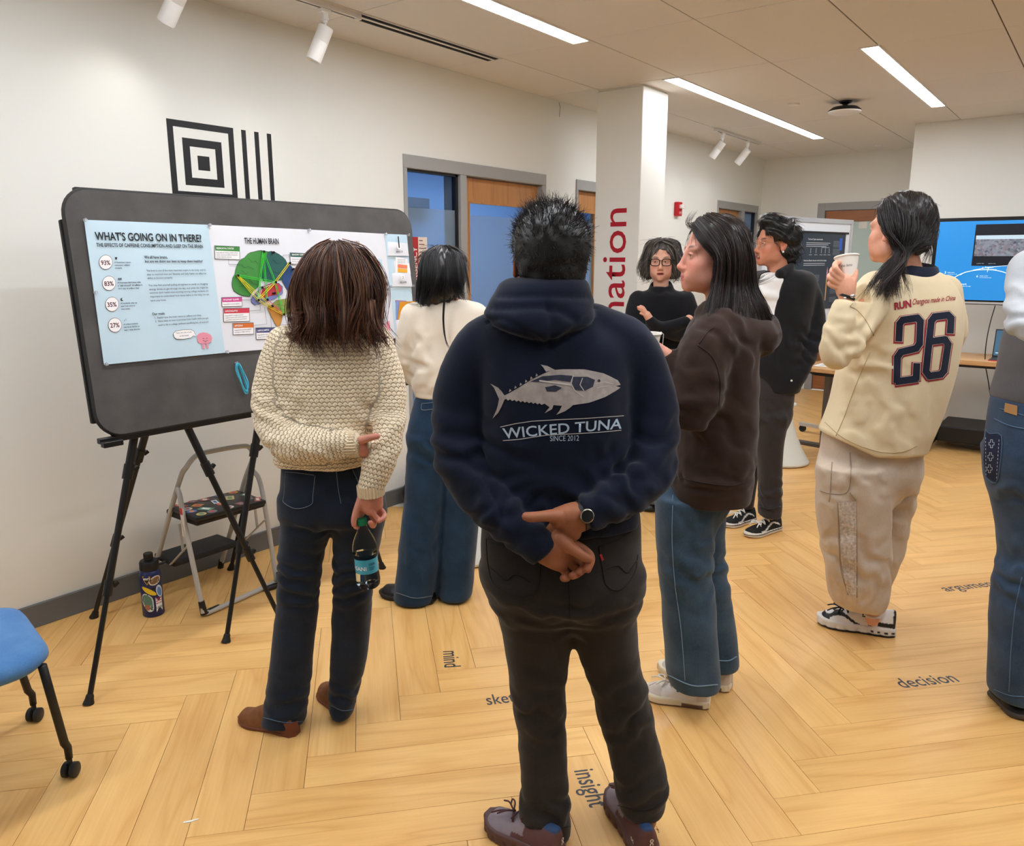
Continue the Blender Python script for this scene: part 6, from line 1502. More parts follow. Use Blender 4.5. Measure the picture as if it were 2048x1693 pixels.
body(w_, wh, (214, 146, 126), [[(665, 660, 0, .05), (664, 740, 0, .09), (655, 860, 0, .085), (650, 960, 0, .085)]],
     [[(600, 680, 0, .04), (560, 800, -.03, .032), (600, 880, -.12, .028), (700, 893, -.155, .022)], [(740, 690, 0, .04), (778, 800, -.02, .032), (770, 900, -.10, .028), (741, 980, -.165, .022)], [(612, 1000, 0, .05), (590, 1200, 0, .045), (570, 1410, 0, .03)], [(700, 1000, 0, .05), (705, 1200, .02, .045), (690, 1390, .05, .03)]],
     hands=[(PALM_L, FING_L), (PALM_R, FING_R)], neck=[(665, 655, 0, .05), (666, 600, .01, .048)], headkw=dict(face=True), fine=.006)
ARMS_W = [[(572, 690, -.005, .062), (548, 760, -.02, .062), (546, 830, -.06, .060), (570, 878, -.11, .060), (630, 893, -.145, .054), (682, 890, -.155, .042), (716, 889, -.157, .0365)],
          [(748, 690, -.005, .062), (770, 760, -.02, .060), (774, 830, -.05, .058), (772, 870, -.09, .057), (760, 920, -.135, .050), (746, 965, -.158, .041), (740, 988, -.164, .0365)]]
def extra_w(F):
    for (a, b, r) in (((690, 889.5, -.156), (714, 889, -.157), .038), ((743.5, 971, -.16), (740.5, 987, -.164), .0385)): F.tube([w_.L(*a), w_.L(*b)], r, .004)
    F.cut(w_.L(719, 889, -.157), [1, 0, .05], .005, w_.L(700, 925, -.24), w_.L(736, 855, -.09)); F.cut(w_.L(740, 989, -.164), [-.1, 0, -1], .005, w_.L(705, 1040, -.24), w_.L(775, 975, -.1))
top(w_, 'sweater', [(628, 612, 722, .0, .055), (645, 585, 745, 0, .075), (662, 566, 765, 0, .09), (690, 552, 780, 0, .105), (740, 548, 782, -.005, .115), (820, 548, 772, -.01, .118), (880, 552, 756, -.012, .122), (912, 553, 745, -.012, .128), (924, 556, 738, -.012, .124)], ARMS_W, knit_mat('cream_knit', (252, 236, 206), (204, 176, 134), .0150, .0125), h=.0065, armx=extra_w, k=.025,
    disp=[folds(w_.L(548, 850, -.08), .09, [.5, 0, 1], 17, .007), folds(w_.L(772, 868, -.09), .075, [-.4, 0, 1], 18, .007), folds(w_.L(690, 890, -.15), (.06, .09, .06), [1, 0, .2], 24, .004), folds(w_.L(600, 800, -.11), (.06, .1, .13), [1, 0, -.6], 9, .007), folds(w_.L(735, 780, -.1), (.05, .1, .11), [1, 0, .6], 9, .006), folds(w_.L(650, 905, -.12), (.2, .1, .05), [.15, 0, 1], 16, .005), mottle(14, .004)],
    uvfn=lambda V: limb_uv([tb(w_, a) for a in ARMS_W], V, 1.2))
rib = mat('knit_rib', (234, 216, 184), .9, bump=.6, bscale=340)
for nm, c, ax, r, wd in (('cuff', (703, 889, -.157), (1, 0, .03), .0385, .036), ('cuff', (741.5, 980, -.163), (.05, .05, -1), .0392, .034)):
    c = w_.L(*c); z = Vector(ax).normalized(); x = Vector((0, 1, 0)).cross(z).normalized(); y = z.cross(x); mb = MB(); Mx = frame(c, x, y, z); ring1 = []
    for zz in (-wd/2, -wd/4, 0, wd/4, wd/2): ring1.append([Mx @ Vector(((r+.0022*math.sin(k*math.pi*.5)*1)*math.cos(2*math.pi*k/112), (r+.0022*math.sin(k*math.pi*.5))*math.sin(2*math.pi*k/112), zz)) for k in range(113)])
    mb.grid(ring1); mbobj(w_, nm, mb, rib, w_.parts['sweater'])
pants(w_, 'jeans', [(915, 566, 728, -.005, .10), (960, 564, 745, -.005, .112), (1000, 563, 758, -.008, .122), (1030, 566, 766, -.008, .115), (1048, 600, 735, -.004, .06)],
      [[(990, 564, 668, -.005, .112), (1040, 563, 671, -.005, .105), (1100, 560, 649, -.005, .09), (1160, 557, 640, -.01, .078), (1230, 552, 634, -.01, .068), (1320, 542, 625, -.01, .064), (1400, 530, 616, -.012, .068), (1441, 524, 612, -.015, .075)],
       [(990, 668, 768, 0, .112), (1040, 670, 770, 0, .105), (1100, 668, 757, .01, .09), (1160, 667, 747, .02, .078), (1230, 665, 741, .03, .068), (1320, 662, 733, .04, .064), (1390, 659, 715, .045, .068), (1424, 662, 707, .045, .072)]], M_denim, h=.0065, k=.03,
      disp=[folds(w_.L(600, 1160, -.06), (.1, .12, .12), [.25, 0, 1], 20, .005), folds(w_.L(705, 1170, -.06), (.1, .12, .10), [-.2, 0, 1], 20, .005), folds(w_.L(580, 1400, -.05), (.09, .1, .07), [.1, 0, 1], 18, .004), folds(w_.L(690, 1400, -.02), (.09, .1, .06), [.3, 0, 1], 18, .005), folds(w_.L(620, 1060, -.1), (.12, .1, .03), [.1, 0, 1], 16, .005), mottle(16, .0025)])
Tj = w_.tree('jeans')
for path in ([(570, 944), (600, 947), (628, 951)], [(571, 944), (568, 990), (567, 1005), (592, 1018), (622, 1010), (626, 990), (630, 952)], [(705, 940), (716, 965), (720, 985)], [(672, 936), (676, 975), (682, 1008)]): line_strip(w_, 'stitch_line', 'jeans', path, .0012, M_stitch, Tj)
for path in ([(527, 1436), (570, 1446), (611, 1443)], [(662, 1412), (685, 1422), (706, 1420)]): line_strip(w_, 'hem_seam', 'jeans', path, .0014, M_stitch_b, Tj)
M_suede = mat('boot_suede', (122, 78, 46), .85, noise=.15, nscale=60, bump=.3, bscale=300); M_heel = mat('boot_heel', (112, 58, 38), .55, noise=.1, nscale=40)
for (hl, te, nm) in (((590, 1468), (481, 1440), 'left'), ((690, 1432), (646, 1384), 'right')):
    o, fr = shoe(w_, 'boot', hl, te, .040, M_suede, M_heel, rise=.115, sole_h=.014, toe_h=.055, label='brown suede heeled ankle boot'); a, x, y, Ln = fr
    for q in (w_.parts['boot'], w_.parts['sole']): q.location.z += .0
    mb = MB(); mb.prism([tuple(a+x*u*.030*f+y*v+np.array([0, 0, 0])) for f, u, v in ((1, -1, .004), (.6, -.8, -.012), (.6, .8, -.012), (1, 1, .004), (1, 1, .055), (1, -1, .055))], (0, 0, .05)); mbobj(w_, 'heel', mb, M_heel, o)
# hair: under-layer, then long waved locks
M_hw = hair_mat('hair_brown', (46, 23, 17), (150, 96, 60), .40)
def vol(F):
    F.loft(w_.sec([(488, 655, 682, .02, .02), (492, 640, 698, .02, .05), (500, 626, 712, .015, .085), (520, 608, 727, .01, .108), (550, 598, 742, .005, .118), (580, 592, 752, .0, .118), (620, 588, 757, -.01, .105), (650, 592, 752, -.03, .08), (672, 610, 735, -.05, .055)]), 0, 2.1)
lo, hi = w_.L(560, 700, -.2), w_.L(790, 470, .2); F = Field(lo, hi, .006); vol(F); hv_ = w_.cloth('hair', F, M_hw, disp=[lambda V: .0035*np.sin(V[:, 0]*150+3*vnoise(V*np.array([20, 20, 6.])))], colfn=lambda V: np.full((len(V), 3), .12))
gd = []
for u, (bx, ex, ey, dx) in enumerate(((603, 572, 655, -22), (600, 585, 690, -8), (602, 612, 705, 4), (618, 640, 712, 6), (640, 662, 716, -4), (668, 690, 712, 8), (695, 715, 700, 4), (722, 735, 706, 4), (742, 758, 700, 14), (752, 772, 690, 22))):
    rx = 668+(bx-668)*.18; back = -.118 if 2 <= u <= 7 else -.07
    gd.append([w_.L(rx, 490, -.03), w_.L(668+(bx-668)*.72, 512, -.088 if 2 <= u <= 7 else -.04), w_.L(bx+(bx-668)*.06, 562, back), w_.L(bx+(bx-668)*.08, 610, back-.008), w_.L(bx+dx*.2-6*math.sin(u*2.1), 650, back-.02), w_.L((bx+ex)/2+8*math.sin(u*1.7), (650+ey)/2+6, -.135), w_.L(ex, ey, -.15 if 2 <= u <= 7 else -.115)])
me = strands_mesh('hair_lock', gd, 1900, .0013, (.004, .016), 3, wave=.022, tipcut=.26, K=18, tonef=lambda V: .55+.45*np.clip(vnoise(V*np.array([60, 60, 4.]))*1.2+.3, 0, 1)); w_.obj('hair_locks', me, M_hw, hv_)
gd2 = [[w_.L(x0, 600, -.12), w_.L(x0+d1, 640, -.135), w_.L(x0+d1*2.4, 668, -.14), w_.L(x0+d1*4.2, 672+7*s1, -.13), w_.L(x0+d1*5.6, 664+14*s1, -.12)] for x0, d1, s1 in ((606, -5, 0), (602, -7, -1), (612, -6, 1), (735, 5, 1), (742, 6, 0), (748, 5, 2))]
for i, gs in enumerate((gd2[:3], gd2[3:])): w_.obj('flicked_lock', strands_mesh('flicked_lock', gs, 170, .0013, (.003, .010), 9+i, wave=.010, tipcut=.3, K=16), M_hw, hv_)
# the bottle of water in her hand
wb0, wb1 = w_.W(w_.L(738, 1173, -.165)), w_.W(w_.L(723, 1037, -.172)); wz = Vector(wb1-wb0); WL_ = wz.length; wz.normalize(); wx = Vector(rv); wx = (wx-wz*wx.dot(wz)).normalized(); wy = wz.cross(wx); MW = frame(wb0, wx, wy, wz)
wbt = thing('water_bottle', wb0, 'clear plastic water bottle with green cap and blue label in the woman\'s hand', 'bottle'); k = WL_/.215
prof = [(0, .006), (.018, .002), (.027, .0), (.033, .006), (.0355, .02), (.0345, .045), (.0335, .05), (.0335, .098), (.0355, .103), (.0365, .118), (.0355, .13), (.029, .155), (.018, .178), (.0135, .188), (.0130, .200)]
M_pet = mat('pet_clear', (240, 246, 250), .04, trans=1., ior=1.12, spec=.6)
mb = MB(); mb.lathe([(r*k, z*k) for r, z in prof], MW, 36); mb.build('bottle_body', M_pet, wbt, smooth=40)
for q in range(5): a = q*2*math.pi/5+.3; MB().sphere(MW @ Vector((.020*k*math.cos(a), .020*k*math.sin(a), .008*k)), .0105*k).build('base_lobe', M_pet, wbt, smooth=True)
MB().lathe([(0, .010*k), (.031*k, .010*k), (.0335*k, .02*k), (.0325*k, .05*k), (.0325*k, .108*k), (0, .108*k)], MW, 32).build('water', mat('water', (232, 244, 250), .02, trans=1., ior=1.2), wbt, smooth=40)
MB().lathe([(.0339*k, .052*k), (.0339*k, .096*k)], MW, 36).build('label_sleeve', mat('label_blue', (70, 176, 206), .35), wbt, smooth=True)
MB().lathe([(0, .214*k), (.0145*k, .214*k), (.0155*k, .211*k), (.0155*k, .196*k), (0, .196*k)], MW, 30).build('cap', mat('cap_green', (16, 128, 84), .4), wbt, smooth=40)
ai = MW.inverted() @ Vector(CP); va2 = math.atan2(ai.y, ai.x)
def wbt_text(body_, u0, z0, w, m, bold=.02):
    me = fit_text(body_, w=w, base=True, bold=bold); mb = MB(); mb.add_mesh(me, Matrix.Identity(4))
    for v in mb.bm.verts: a = va2+(u0+v.co.x)/.034; v.co = MW @ Vector((.0343*k*math.cos(a), .0343*k*math.sin(a), (z0+v.co.y)*k))
    mb.build('label_text', m, wbt)
wbt_text('DASANI', -.062, .064, .060, mat('label_white_ink', (240, 246, 250), .5)); wbt_text('100%', .006, .078, .020, mat('label_navy', (20, 52, 110), .5)); wbt_text('Recycled', .006, .070, .018, MATS['label_navy']); wbt_text('bottle', .006, .064, .014, MATS['label_navy'])
# ============================================================ man in the navy hoodie, centre, seen from behind
m_ = Person(1165, 1.93, 'man in navy tuna hoodie with hands clasped behind his back, seen from behind')
mh = Head(m_.L(1093, 518, .02), 14, 4, 0, 1.0, 1.04)
FM = lambda *r: list(r)
PAL_MR = [[(1172, 1026, -.20, .027), (1146, 1030, -.207, .029), (1118, 1036, -.207, .025)], [(1166, 1042, -.197, .024), (1143, 1052, -.203, .025), (1146, 1066, -.197, .020)], [(1120, 1046, -.19, .018), (1100, 1064, -.172, .014)]]
FNG_MR = [[(1126, 1033, -.212, .019), (1104, 1032, -.226, .0148), (1080, 1033.5, -.238, .0122), (1062, 1035, -.242, .0122), (1052, 1033.5, -.24, .0098)], [(1120, 1052, -.175, .012), (1092, 1076, -.158, .010), (1066, 1098, -.166, .0088), (1058, 1101, -.178, .007)], [(1128, 1058, -.175, .012), (1100, 1086, -.158, .010), (1074, 1108, -.168, .0088), (1067, 1110, -.18, .007)]]
PAL_ML = [[(1092, 1096, -.198, .026), (1112, 1092, -.20, .027), (1136, 1098, -.195, .020)], [(1090, 1110, -.196, .024), (1110, 1122, -.196, .022), (1121, 1132, -.193, .015)], [(1100, 1104, -.196, .026), (1130, 1114, -.193, .019)]]
FNG_ML = [[(1118, 1078, -.207, .020), (1134, 1090, -.216, .0162), (1154, 1105, -.222, .0128), (1170, 1115, -.222, .0118), (1178, 1118, -.218, .0095)], [(1140, 1088, -.195, .0125), (1160, 1095, -.19, .0112), (1178, 1109, -.195, .0108), (1181, 1122, -.207, .0106), (1175, 1139, -.218, .0095)], [(1138, 1106, -.19, .0118), (1162, 1122, -.186, .0105), (1169, 1134, -.199, .0102), (1159, 1145, -.215, .0098)], [(1131, 1120, -.19, .0112), (1150, 1137, -.186, .0098), (1156, 1147, -.2, .0096), (1145, 1152, -.215, .0094)], [(1119, 1132, -.19, .0102), (1131, 1146, -.188, .0092), (1134, 1156, -.202, .0092), (1127, 1157, -.214, .009)]]
body(m_, mh, (164, 104, 74), [[(1105, 650, 0, .08), (1110, 760, 0, .10), (1115, 900, 0, .10), (1118, 1080, .01, .10)]],
     [[(1190, 690, 0, .05), (1300, 790, 0, .038), (1305, 915, -.05, .036), (1240, 990, -.16, .032), (1172, 1030, -.2, .026)], [(1020, 690, 0, .05), (920, 790, 0, .038), (912, 920, -.05, .036), (990, 1015, -.15, .032), (1090, 1100, -.197, .025)], [(1060, 1150, 0, .07), (1085, 1400, 0, .05), (1100, 1600, -.04, .036), (1105, 1668, -.05, .036)], [(1200, 1150, 0, .07), (1245, 1400, 0, .05), (1284, 1560, -.04, .036), (1288, 1640, -.05, .036)]],
     hands=[(PAL_MR, FNG_MR), (PAL_ML, FNG_ML)], neck=[(1097, 640, -.01, .066), (1094, 560, .005, .062)], fine=.0045, handh=.0024)
M_navy = weave('hoodie_navy', (9, 14, 29), (18, 26, 46), scale=700, rough=.95, bump=.25, sheen=.12)
def ex_m(F):
    F.loft(m_.sec([(556, 1018, 1166, -.012, .07), (566, 1000, 1176, -.018, .088), (585, 988, 1182, -.03, .092), (606, 976, 1188, -.045, .092), (630, 969, 1189, -.066, .088), (650, 985, 1176, -.082, .080), (668, 1030, 1140, -.098, .066), (684, 1070, 1112, -.108, .046)]), .006, 2.3)
    F.tube([m_.L(1000, 650, .06), m_.L(985, 690, .09)], .045, .03); F.tube([m_.L(1185, 650, .06), m_.L(1200, 690, .09)], .045, .03)
def ax_m(F): F.cut(m_.L(1082, 1108, -.197), [.75, 0, -.66], .004, m_.L(1040, 1150, -.26), m_.L(1122, 1050, -.12)); F.cut(m_.L(1172, 1028, -.2), [-.93, 0, -.37], .004, m_.L(1140, 1080, -.26), m_.L(1190, 985, -.13))
def hoodcrease(V):
    a, b = m_.L(1092, 590, 0), m_.L(1110, 690, 0); d = np.zeros(len(V))
    for (p0, p1, p2, amp, wd) in (((985, 612), (1090, 608), (1140, 630), .007, .010), ((1090, 602), (1100, 640), (1095, 680), .008, .010), ((975, 640), (1010, 632), (1075, 672), .006, .009), ((1186, 612), (1150, 640), (1110, 676), .006, .009), ((1000, 590), (1085, 588), (1170, 590), .006, .008)):
        Q = np.array([m_.L(*q) for q in catmull([p0, p1, p2], 10)])[:, [0, 2]]; D = np.sqrt(((V[:, None, [0, 2]]-Q[None])**2).sum(2)).min(1); d -= amp*np.exp(-(D/wd)**2)*(V[:, 1] < -.03)*(V[:, 2] > m_.L(1090, 700)[2])
    return d
A_M = [[(1010, 676, .0, .078), (962, 706, -.005, .076), (924, 772, -.012, .068), (916, 880, -.04, .064), (932, 945, -.075, .063), (985, 1015, -.135, .056), (1045, 1068, -.18, .048), (1084, 1098, -.198, .0425)], [(1185, 672, .0, .078), (1250, 698, -.005, .076), (1290, 772, -.012, .068), (1305, 880, -.04, .066), (1288, 945, -.085, .064), (1242, 990, -.145, .054), (1200, 1016, -.185, .046), (1168, 1030, -.20, .0405)]]
top(m_, 'hoodie', [(618, 1010, 1172, .0, .075), (640, 985, 1200, .0, .10), (670, 950, 1245, .0, .125), (710, 945, 1268, -.002, .142), (780, 958, 1262, -.01, .150), (870, 962, 1262, -.012, .150), (950, 962, 1268, -.01, .150), (1010, 960, 1276, -.008, .152), (1040, 962, 1277, -.006, .150)], A_M, M_navy, h=.0068, extra=ex_m, armx=ax_m, k=.022,
    disp=[hoodcrease, folds(m_.L(905, 905, -.06), .10, [.35, .1, 1], 15, .006), folds(m_.L(1310, 910, -.07), .10, [-.35, .1, 1], 15, .006), folds(m_.L(1010, 1035, -.16), .09, [.7, 0, -.7], 20, .005), folds(m_.L(1225, 1000, -.16), .085, [-.8, 0, -.5], 20, .006), folds(m_.L(980, 960, -.14), (.09, .1, .09), [.6, 0, 1], 11, .008), folds(m_.L(1240, 950, -.14), (.09, .1, .08), [-.7, 0, 1], 11, .008), folds(m_.L(1110, 1000, -.14), (.2, .1, .05), [.1, 0, 1], 14, .006), mottle(9, .005), mottle(22, .002)])
Tm = m_.tree('hoodie')
M_ink1 = mat('tuna_grey', (164, 154, 148), .6, noise=.16, nscale=60); M_ink2 = mat('tuna_dark', (40, 44, 62), .7, noise=.3, nscale=120); M_ink3 = mat('tuna_line', (196, 188, 182), .6); M_ink4 = mat('tuna_text', (178, 196, 214), .6)
fish = [(1241.3, 769.8), (1235.6, 761), (1222, 754), (1207, 747), (1168.6, 739), (1127, 739), (1105, 740.5), (1085.6, 748.4), (1063, 759.6), (1038, 775.6), (1018.6, 786.7), (1009, 791.5), (1003, 783), (996, 775.6), (980.4, 767.6), (988, 776), (993, 787), (998, 798), (996, 810), (993, 820), (985, 837.8), (996, 826.6), (1003, 814), (1009, 799.5)]+[q for i in range(9) for q in ((1012+i*8.4, 798+i*1.1), (1016+i*8.4, 801.5+i*1.1))]+[(1089, 807.5), (1099, 815), (1089, 827), (1104, 819), (1107, 810.6), (1124, 812), (1119, 822), (1112.7, 830), (1130, 823), (1140, 816), (1146, 810.6), (1178, 806), (1210, 794.7), (1232, 782), (1241, 775.6), (1232, 772.5)]
def px_decal(s, name, polys, m, off, lab=None, T=None, g='hoodie', cuts=2): me, quad = px_polys(polys); return s.decal(name, g, me, quad, m, T, off, lab, cuts)
px_decal(m_, 'fish_print', [fish, [(1092, 744), (1087, 736), (1081, 729.3), (1095, 732.5), (1109.6, 740)]]+[[(1018+i*10.6, 784.5-i*6.1), (1019.5+i*10.6, 778-i*6.2), (1023+i*10.6, 781.5-i*6.1)] for i in range(6)], M_ink1, .0018, 'pale grey tuna fish print', Tm)
px_decal(m_, 'fish_dark', [[(1146, 754), (1175, 754), (1190, 760), (1186, 774), (1170, 782), (1150, 780), (1144, 768)], [(1060, 764), (1085, 753), (1120, 750), (1146, 752), (1140, 764), (1110, 760), (1085, 764)], [(1090, 775), (1110, 771), (1124, 776), (1112, 784), (1094, 783)]], M_ink2, .0026, 'dark patches of the tuna print', Tm)
px_decal(m_, 'fish_light', thick([(1146, 752), (1142, 768), (1150, 782), (1166, 793)], 1.6)+thick([(1165, 757), (1160, 770), (1168, 782)], 1.4)+thick([(1192, 768), (1210, 764), (1226, 768)], 1.2)+thick([(1080, 762), (1110, 766), (1140, 770)], 3)+thick([(1195, 776), (1215, 772)], 1.2), M_ink3, .0032, 'light lines of the tuna print', Tm)
px_decal(m_, 'fish_eye', [[(1198+3*math.cos(a), 762+3*math.sin(a)) for a in np.linspace(0, 6, 12)]], M_ink2, .0034, None, Tm)
px_decal(m_, 'print_rule', thick([(1001, 854.5), (1030, 848), (1063, 843), (1111, 840), (1160, 838), (1205, 835), (1247, 832)], 1.4)+thick([(1006.5, 881.8), (1040, 879), (1065, 875), (1095, 870.6), (1150, 868), (1200, 865), (1242, 861)], 1.4), M_ink3, .002, 'two curved rules round the print words', Tm)
m_.decal('print_words', 'hoodie', unit_text('WICKED TUNA', bold=.012), [(1008, 878.5), (1243, 858), (1246, 837), (1004, 857)], M_ink4, Tm, .002, 'WICKED TUNA print', 1)
m_.decal('print_small_words', 'hoodie', unit_text('SINCE 2012'), [(1100, 883), (1158, 882), (1158, 871), (1100, 872)], M_ink4, Tm, .002, 'SINCE 2012 print', 0)
pants(m_, 'jeans', [(1015, 966, 1276, .0, .135), (1060, 964, 1280, -.005, .145), (1110, 964, 1281, -.012, .152), (1170, 975, 1277, -.015, .150), (1205, 1000, 1262, -.010, .125), (1228, 1070, 1215, -.005, .07)],
      [[(1140, 968, 1142, -.01, .14), (1190, 983, 1143, -.01, .128), (1250, 1001, 1141, -.005, .108), (1310, 1011, 1136, 0, .094), (1390, 1022, 1132, 0, .084), (1470, 1036, 1131, -.01, .078), (1560, 1041, 1136, -.03, .076), (1620, 1040, 1142, -.045, .078), (1662, 1052, 1142, -.055, .072)],
       [(1140, 1130, 1280, -.01, .14), (1190, 1138, 1271, -.01, .128), (1250, 1146, 1272, -.005, .108), (1310, 1160, 1278, 0, .094), (1390, 1184, 1297, .0, .084), (1470, 1207, 1313, -.01, .078), (1545, 1225, 1330, -.03, .076), (1585, 1232, 1333, -.04, .076), (1618, 1240, 1326, -.05, .070)]], M_blackden, h=.007, k=.05,
      disp=[folds(m_.L(1070, 1215, -.11), (.14, .1, .06), [.18, 0, 1], 16, .006), folds(m_.L(1215, 1210, -.11), (.12, .1, .06), [-.25, 0, 1], 16, .006), folds(m_.L(1080, 1430, -.06), (.1, .1, .1), [.35, 0, 1], 14, .006), folds(m_.L(1265, 1420, -.06), (.1, .1, .1), [-.5, 0, 1], 13, .006), folds(m_.L(1095, 1625, -.08), (.1, .1, .06), [.6, 0, 1], 17, .007), folds(m_.L(1290, 1580, -.08), (.1, .1, .05), [-.6, 0, 1], 18, .007), mottle(12, .003)])
Tj = m_.tree('jeans'); M_pk_s = mat('stitch_pocket', (24, 21, 19), .8)
for path in ([(972, 1076), (1010, 1088), (1062, 1098)], [(972, 1076), (976, 1130), (990, 1172), (1042, 1198), (1074, 1180), (1080, 1120)], [(976, 1084), (1012, 1094), (1060, 1104)], [(980, 1135), (1010, 1160), (1030, 1150), (1060, 1165)], [(1197, 1095), (1240, 1078), (1276, 1055)], [(1198, 1095), (1206, 1140), (1214, 1172), (1240, 1180), (1268, 1150), (1276, 1110)], [(1204, 1142), (1235, 1132), (1255, 1146), (1274, 1122)], [(1138, 1165), (1141, 1200), (1141, 1240)], [(1046, 1652), (1095, 1660), (1140, 1654)], [(1236, 1612), (1285, 1622), (1328, 1606)]):
    line_strip(m_, 'stitch_line', 'jeans', path, .0016, M_pk_s, Tj)
px_decal(m_, 'red_tab', [[(1199, 1110), (1203, 1108), (1208, 1120), (1204, 1123)]], mat('tab_red', (178, 40, 44), .6), .003, 'small red pocket tab', Tj, 'jeans')
# watch on his right wrist
wc, wax = m_.L(1164, 1031, -.201), m_.L(1200, 1014, -.187)-m_.L(1164, 1031, -.201); wax /= np.linalg.norm(wax)
wa_ = band_on(m_, 'watch_strap', wc+wax*.002, wax, .0325, .020, .0035, mat('strap_black', (34, 34, 36), .5), label='black watch strap'); nrm = np.array([.1, -1., .12]); nrm -= wax*(nrm@wax); nrm /= np.linalg.norm(nrm); up = np.cross(wax, nrm)
Mw = frame(wc+nrm*.034-up*.004, wax, up, nrm); mb = MB(); mb.lathe([(0, 0), (.0165, 0), (.0175, .003), (.0165, .007), (.0145, .008)], Mw, 28); mbobj(m_, 'watch_case', mb, mat('watch_silver', (200, 194, 180), .25, metal=1.), wa_)
mb = MB(); mb.lathe([(.0146, .0075), (0, .0082)], Mw, 28); mbobj(m_, 'watch_face', mb, mat('watch_black', (12, 12, 13), .12), wa_)
# shoes
M_run = mat('runner_mauve', (128, 116, 124), .7, noise=.08, nscale=40, bump=.3, bscale=500, attr='Col'); M_runs = mat('runner_sole', (88, 62, 62), .6)
def runcol(V, fr): t, u, z = st_of(V, fr); c = np.tile(lin((138, 126, 134)), (len(V), 1)); k = (t < .40) | (z < .030+.02*(t < .55)); c[k] = lin((92, 60, 60)); c[(z > .088) & (t < .3)] = lin((38, 66, 104)); return c
def lugs(V, fr): t, u, z = st_of(V, fr); return -.005*np.clip(np.sin(t*44), 0, 1)*np.exp(-((z-.014)/.010)**2)
for hl, te in (((1118, 1722), (976, 1648)), ((1296, 1722), (1228, 1592))):
    o, fr = shoe(m_, 'running_shoe', hl, te, .050, M_run, M_runs, rise=.098, sole_h=.038, toe_h=.062, colfn=runcol, sdisp=[lugs], label='mauve and maroon running shoe', h=.004)
    laces(m_, o, fr, .42, .62, .098, .078, .020, mat('lace_maroon', (74, 40, 46), .7), 4)
    a, x, y, Ln = fr
    for sg, t_ in ((-1, .10), (1, .10), (0, -.0)):
        if sg: M2 = Matrix.Translation(Vector(a+y*Ln*t_+x*sg*.0405+np.array([0, 0, .052]))) @ frame((0, 0, 0), y*sg, (0, 0, 1), x*sg)
        else: M2 = Matrix.Translation(Vector(a-y*.0075+np.array([0, 0, .070]))) @ frame((0, 0, 0), (0, 0, -1), x, -y)
        me = fit_text('oc', w=.020, bold=.02); me.transform(M2); m_.obj('shoe_mark', me, mat('mark_pale', (214, 206, 200), .5), o)
# hair
M_hm = hair_mat('hair_black', (9, 9, 10), (44, 38, 36), .38)
def ex_hair(F):
    E_ = lambda c, r: F.ell(mh.P(c), np.array(r)*1.06, .02, mh.R)
    E_((0, -.05, .03), (.084, .072, .088)); E_((0, -.062, -.03), (.066, .046, .06))
hm = cap_hair(m_, mh, 'hair', M_hm, .009, .006, .06, -.075, extra=ex_hair, tone=.1, disp=[mottle(60, .003)])
V, Q = m_.bv['hair']; N = vnormals(V, Q); qv = mh.inv(V)
me = tuft_mesh('hair_tufts', V, N, 5200, lambda p: .009+.017*np.clip((mh.inv(p)[:, 2]+.02)/.12, 0, 1), .0009, flow=lambda p: np.stack([.6*np.sign(p[:, 0]-mh.o[0])*0+.25*np.sin(p[:, 2]*40), -.3+0*p[:, 0], np.where(mh.inv(p)[:, 2] > .05, .5, -.75)], 1), mixv=.42, seed=4, curl=.5, mask=(qv[:, 1] < .08)); m_.obj('hair_tufts', me, M_hm, hm)

# ============================================================ woman with long black hair, cream sweatshirt, by the board
c_ = Person(880, 3.42, 'woman with straight black hair in cream sweatshirt and wide blue jeans by the board')
chd = Head(c_.L(887, 562, .02), 12, -14)
body(c_, chd, (222, 168, 140), [[(892, 640, 0, .05), (892, 700, 0, .09), (892, 780, 0, .085), (886, 860, 0, .08)]], [[(840, 650, 0, .04), (820, 710, .02, .034), (826, 755, .07, .03), (842, 748, .15, .028), (850, 744, .19, .028), (854, 742, .23, .022)], [(940, 650, 0, .04), (960, 720, .02, .034), (955, 765, .07, .03), (935, 750, .2, .026)], [(855, 900, 0, .05), (845, 1050, 0, .045), (830, 1180, 0, .03)], [(915, 900, .03, .05), (915, 1050, .03, .045), (912, 1175, .03, .03)]], neck=[(893, 632, 0, .05), (890, 590, .0, .046)], fine=.006)
M_sw2 = weave('sweatshirt_cream', (230, 216, 196), (238, 228, 210), scale=500, rough=.95, bump=.2)
top(c_, 'sweatshirt', [(600, 852, 936, 0, .06), (612, 825, 958, 0, .085), (632, 812, 972, 0, .10), (680, 812, 972, 0, .115), (740, 824, 968, 0, .12), (772, 826, 966, 0, .122), (784, 830, 960, 0, .112), (794, 830, 958, 0, .110)], [[(828, 634, 0, .062), (818, 680, .01, .060), (820, 725, .03, .056), (832, 752, .08, .050), (846, 746, .17, .042)], [(950, 634, 0, .062), (962, 690, .01, .060), (962, 740, .03, .054), (945, 755, .12, .046)]], M_sw2, h=.008, k=.03, disp=[folds(c_.L(838, 715, -.06), (.08, .1, .13), [1, 0, -.5], 9, .009), folds(c_.L(828, 750, 0), .08, [.3, 0, 1], 14, .006), folds(c_.L(890, 774, -.1), (.2, .1, .04), [0, 0, 1], 14, .005), mottle(10, .004)])
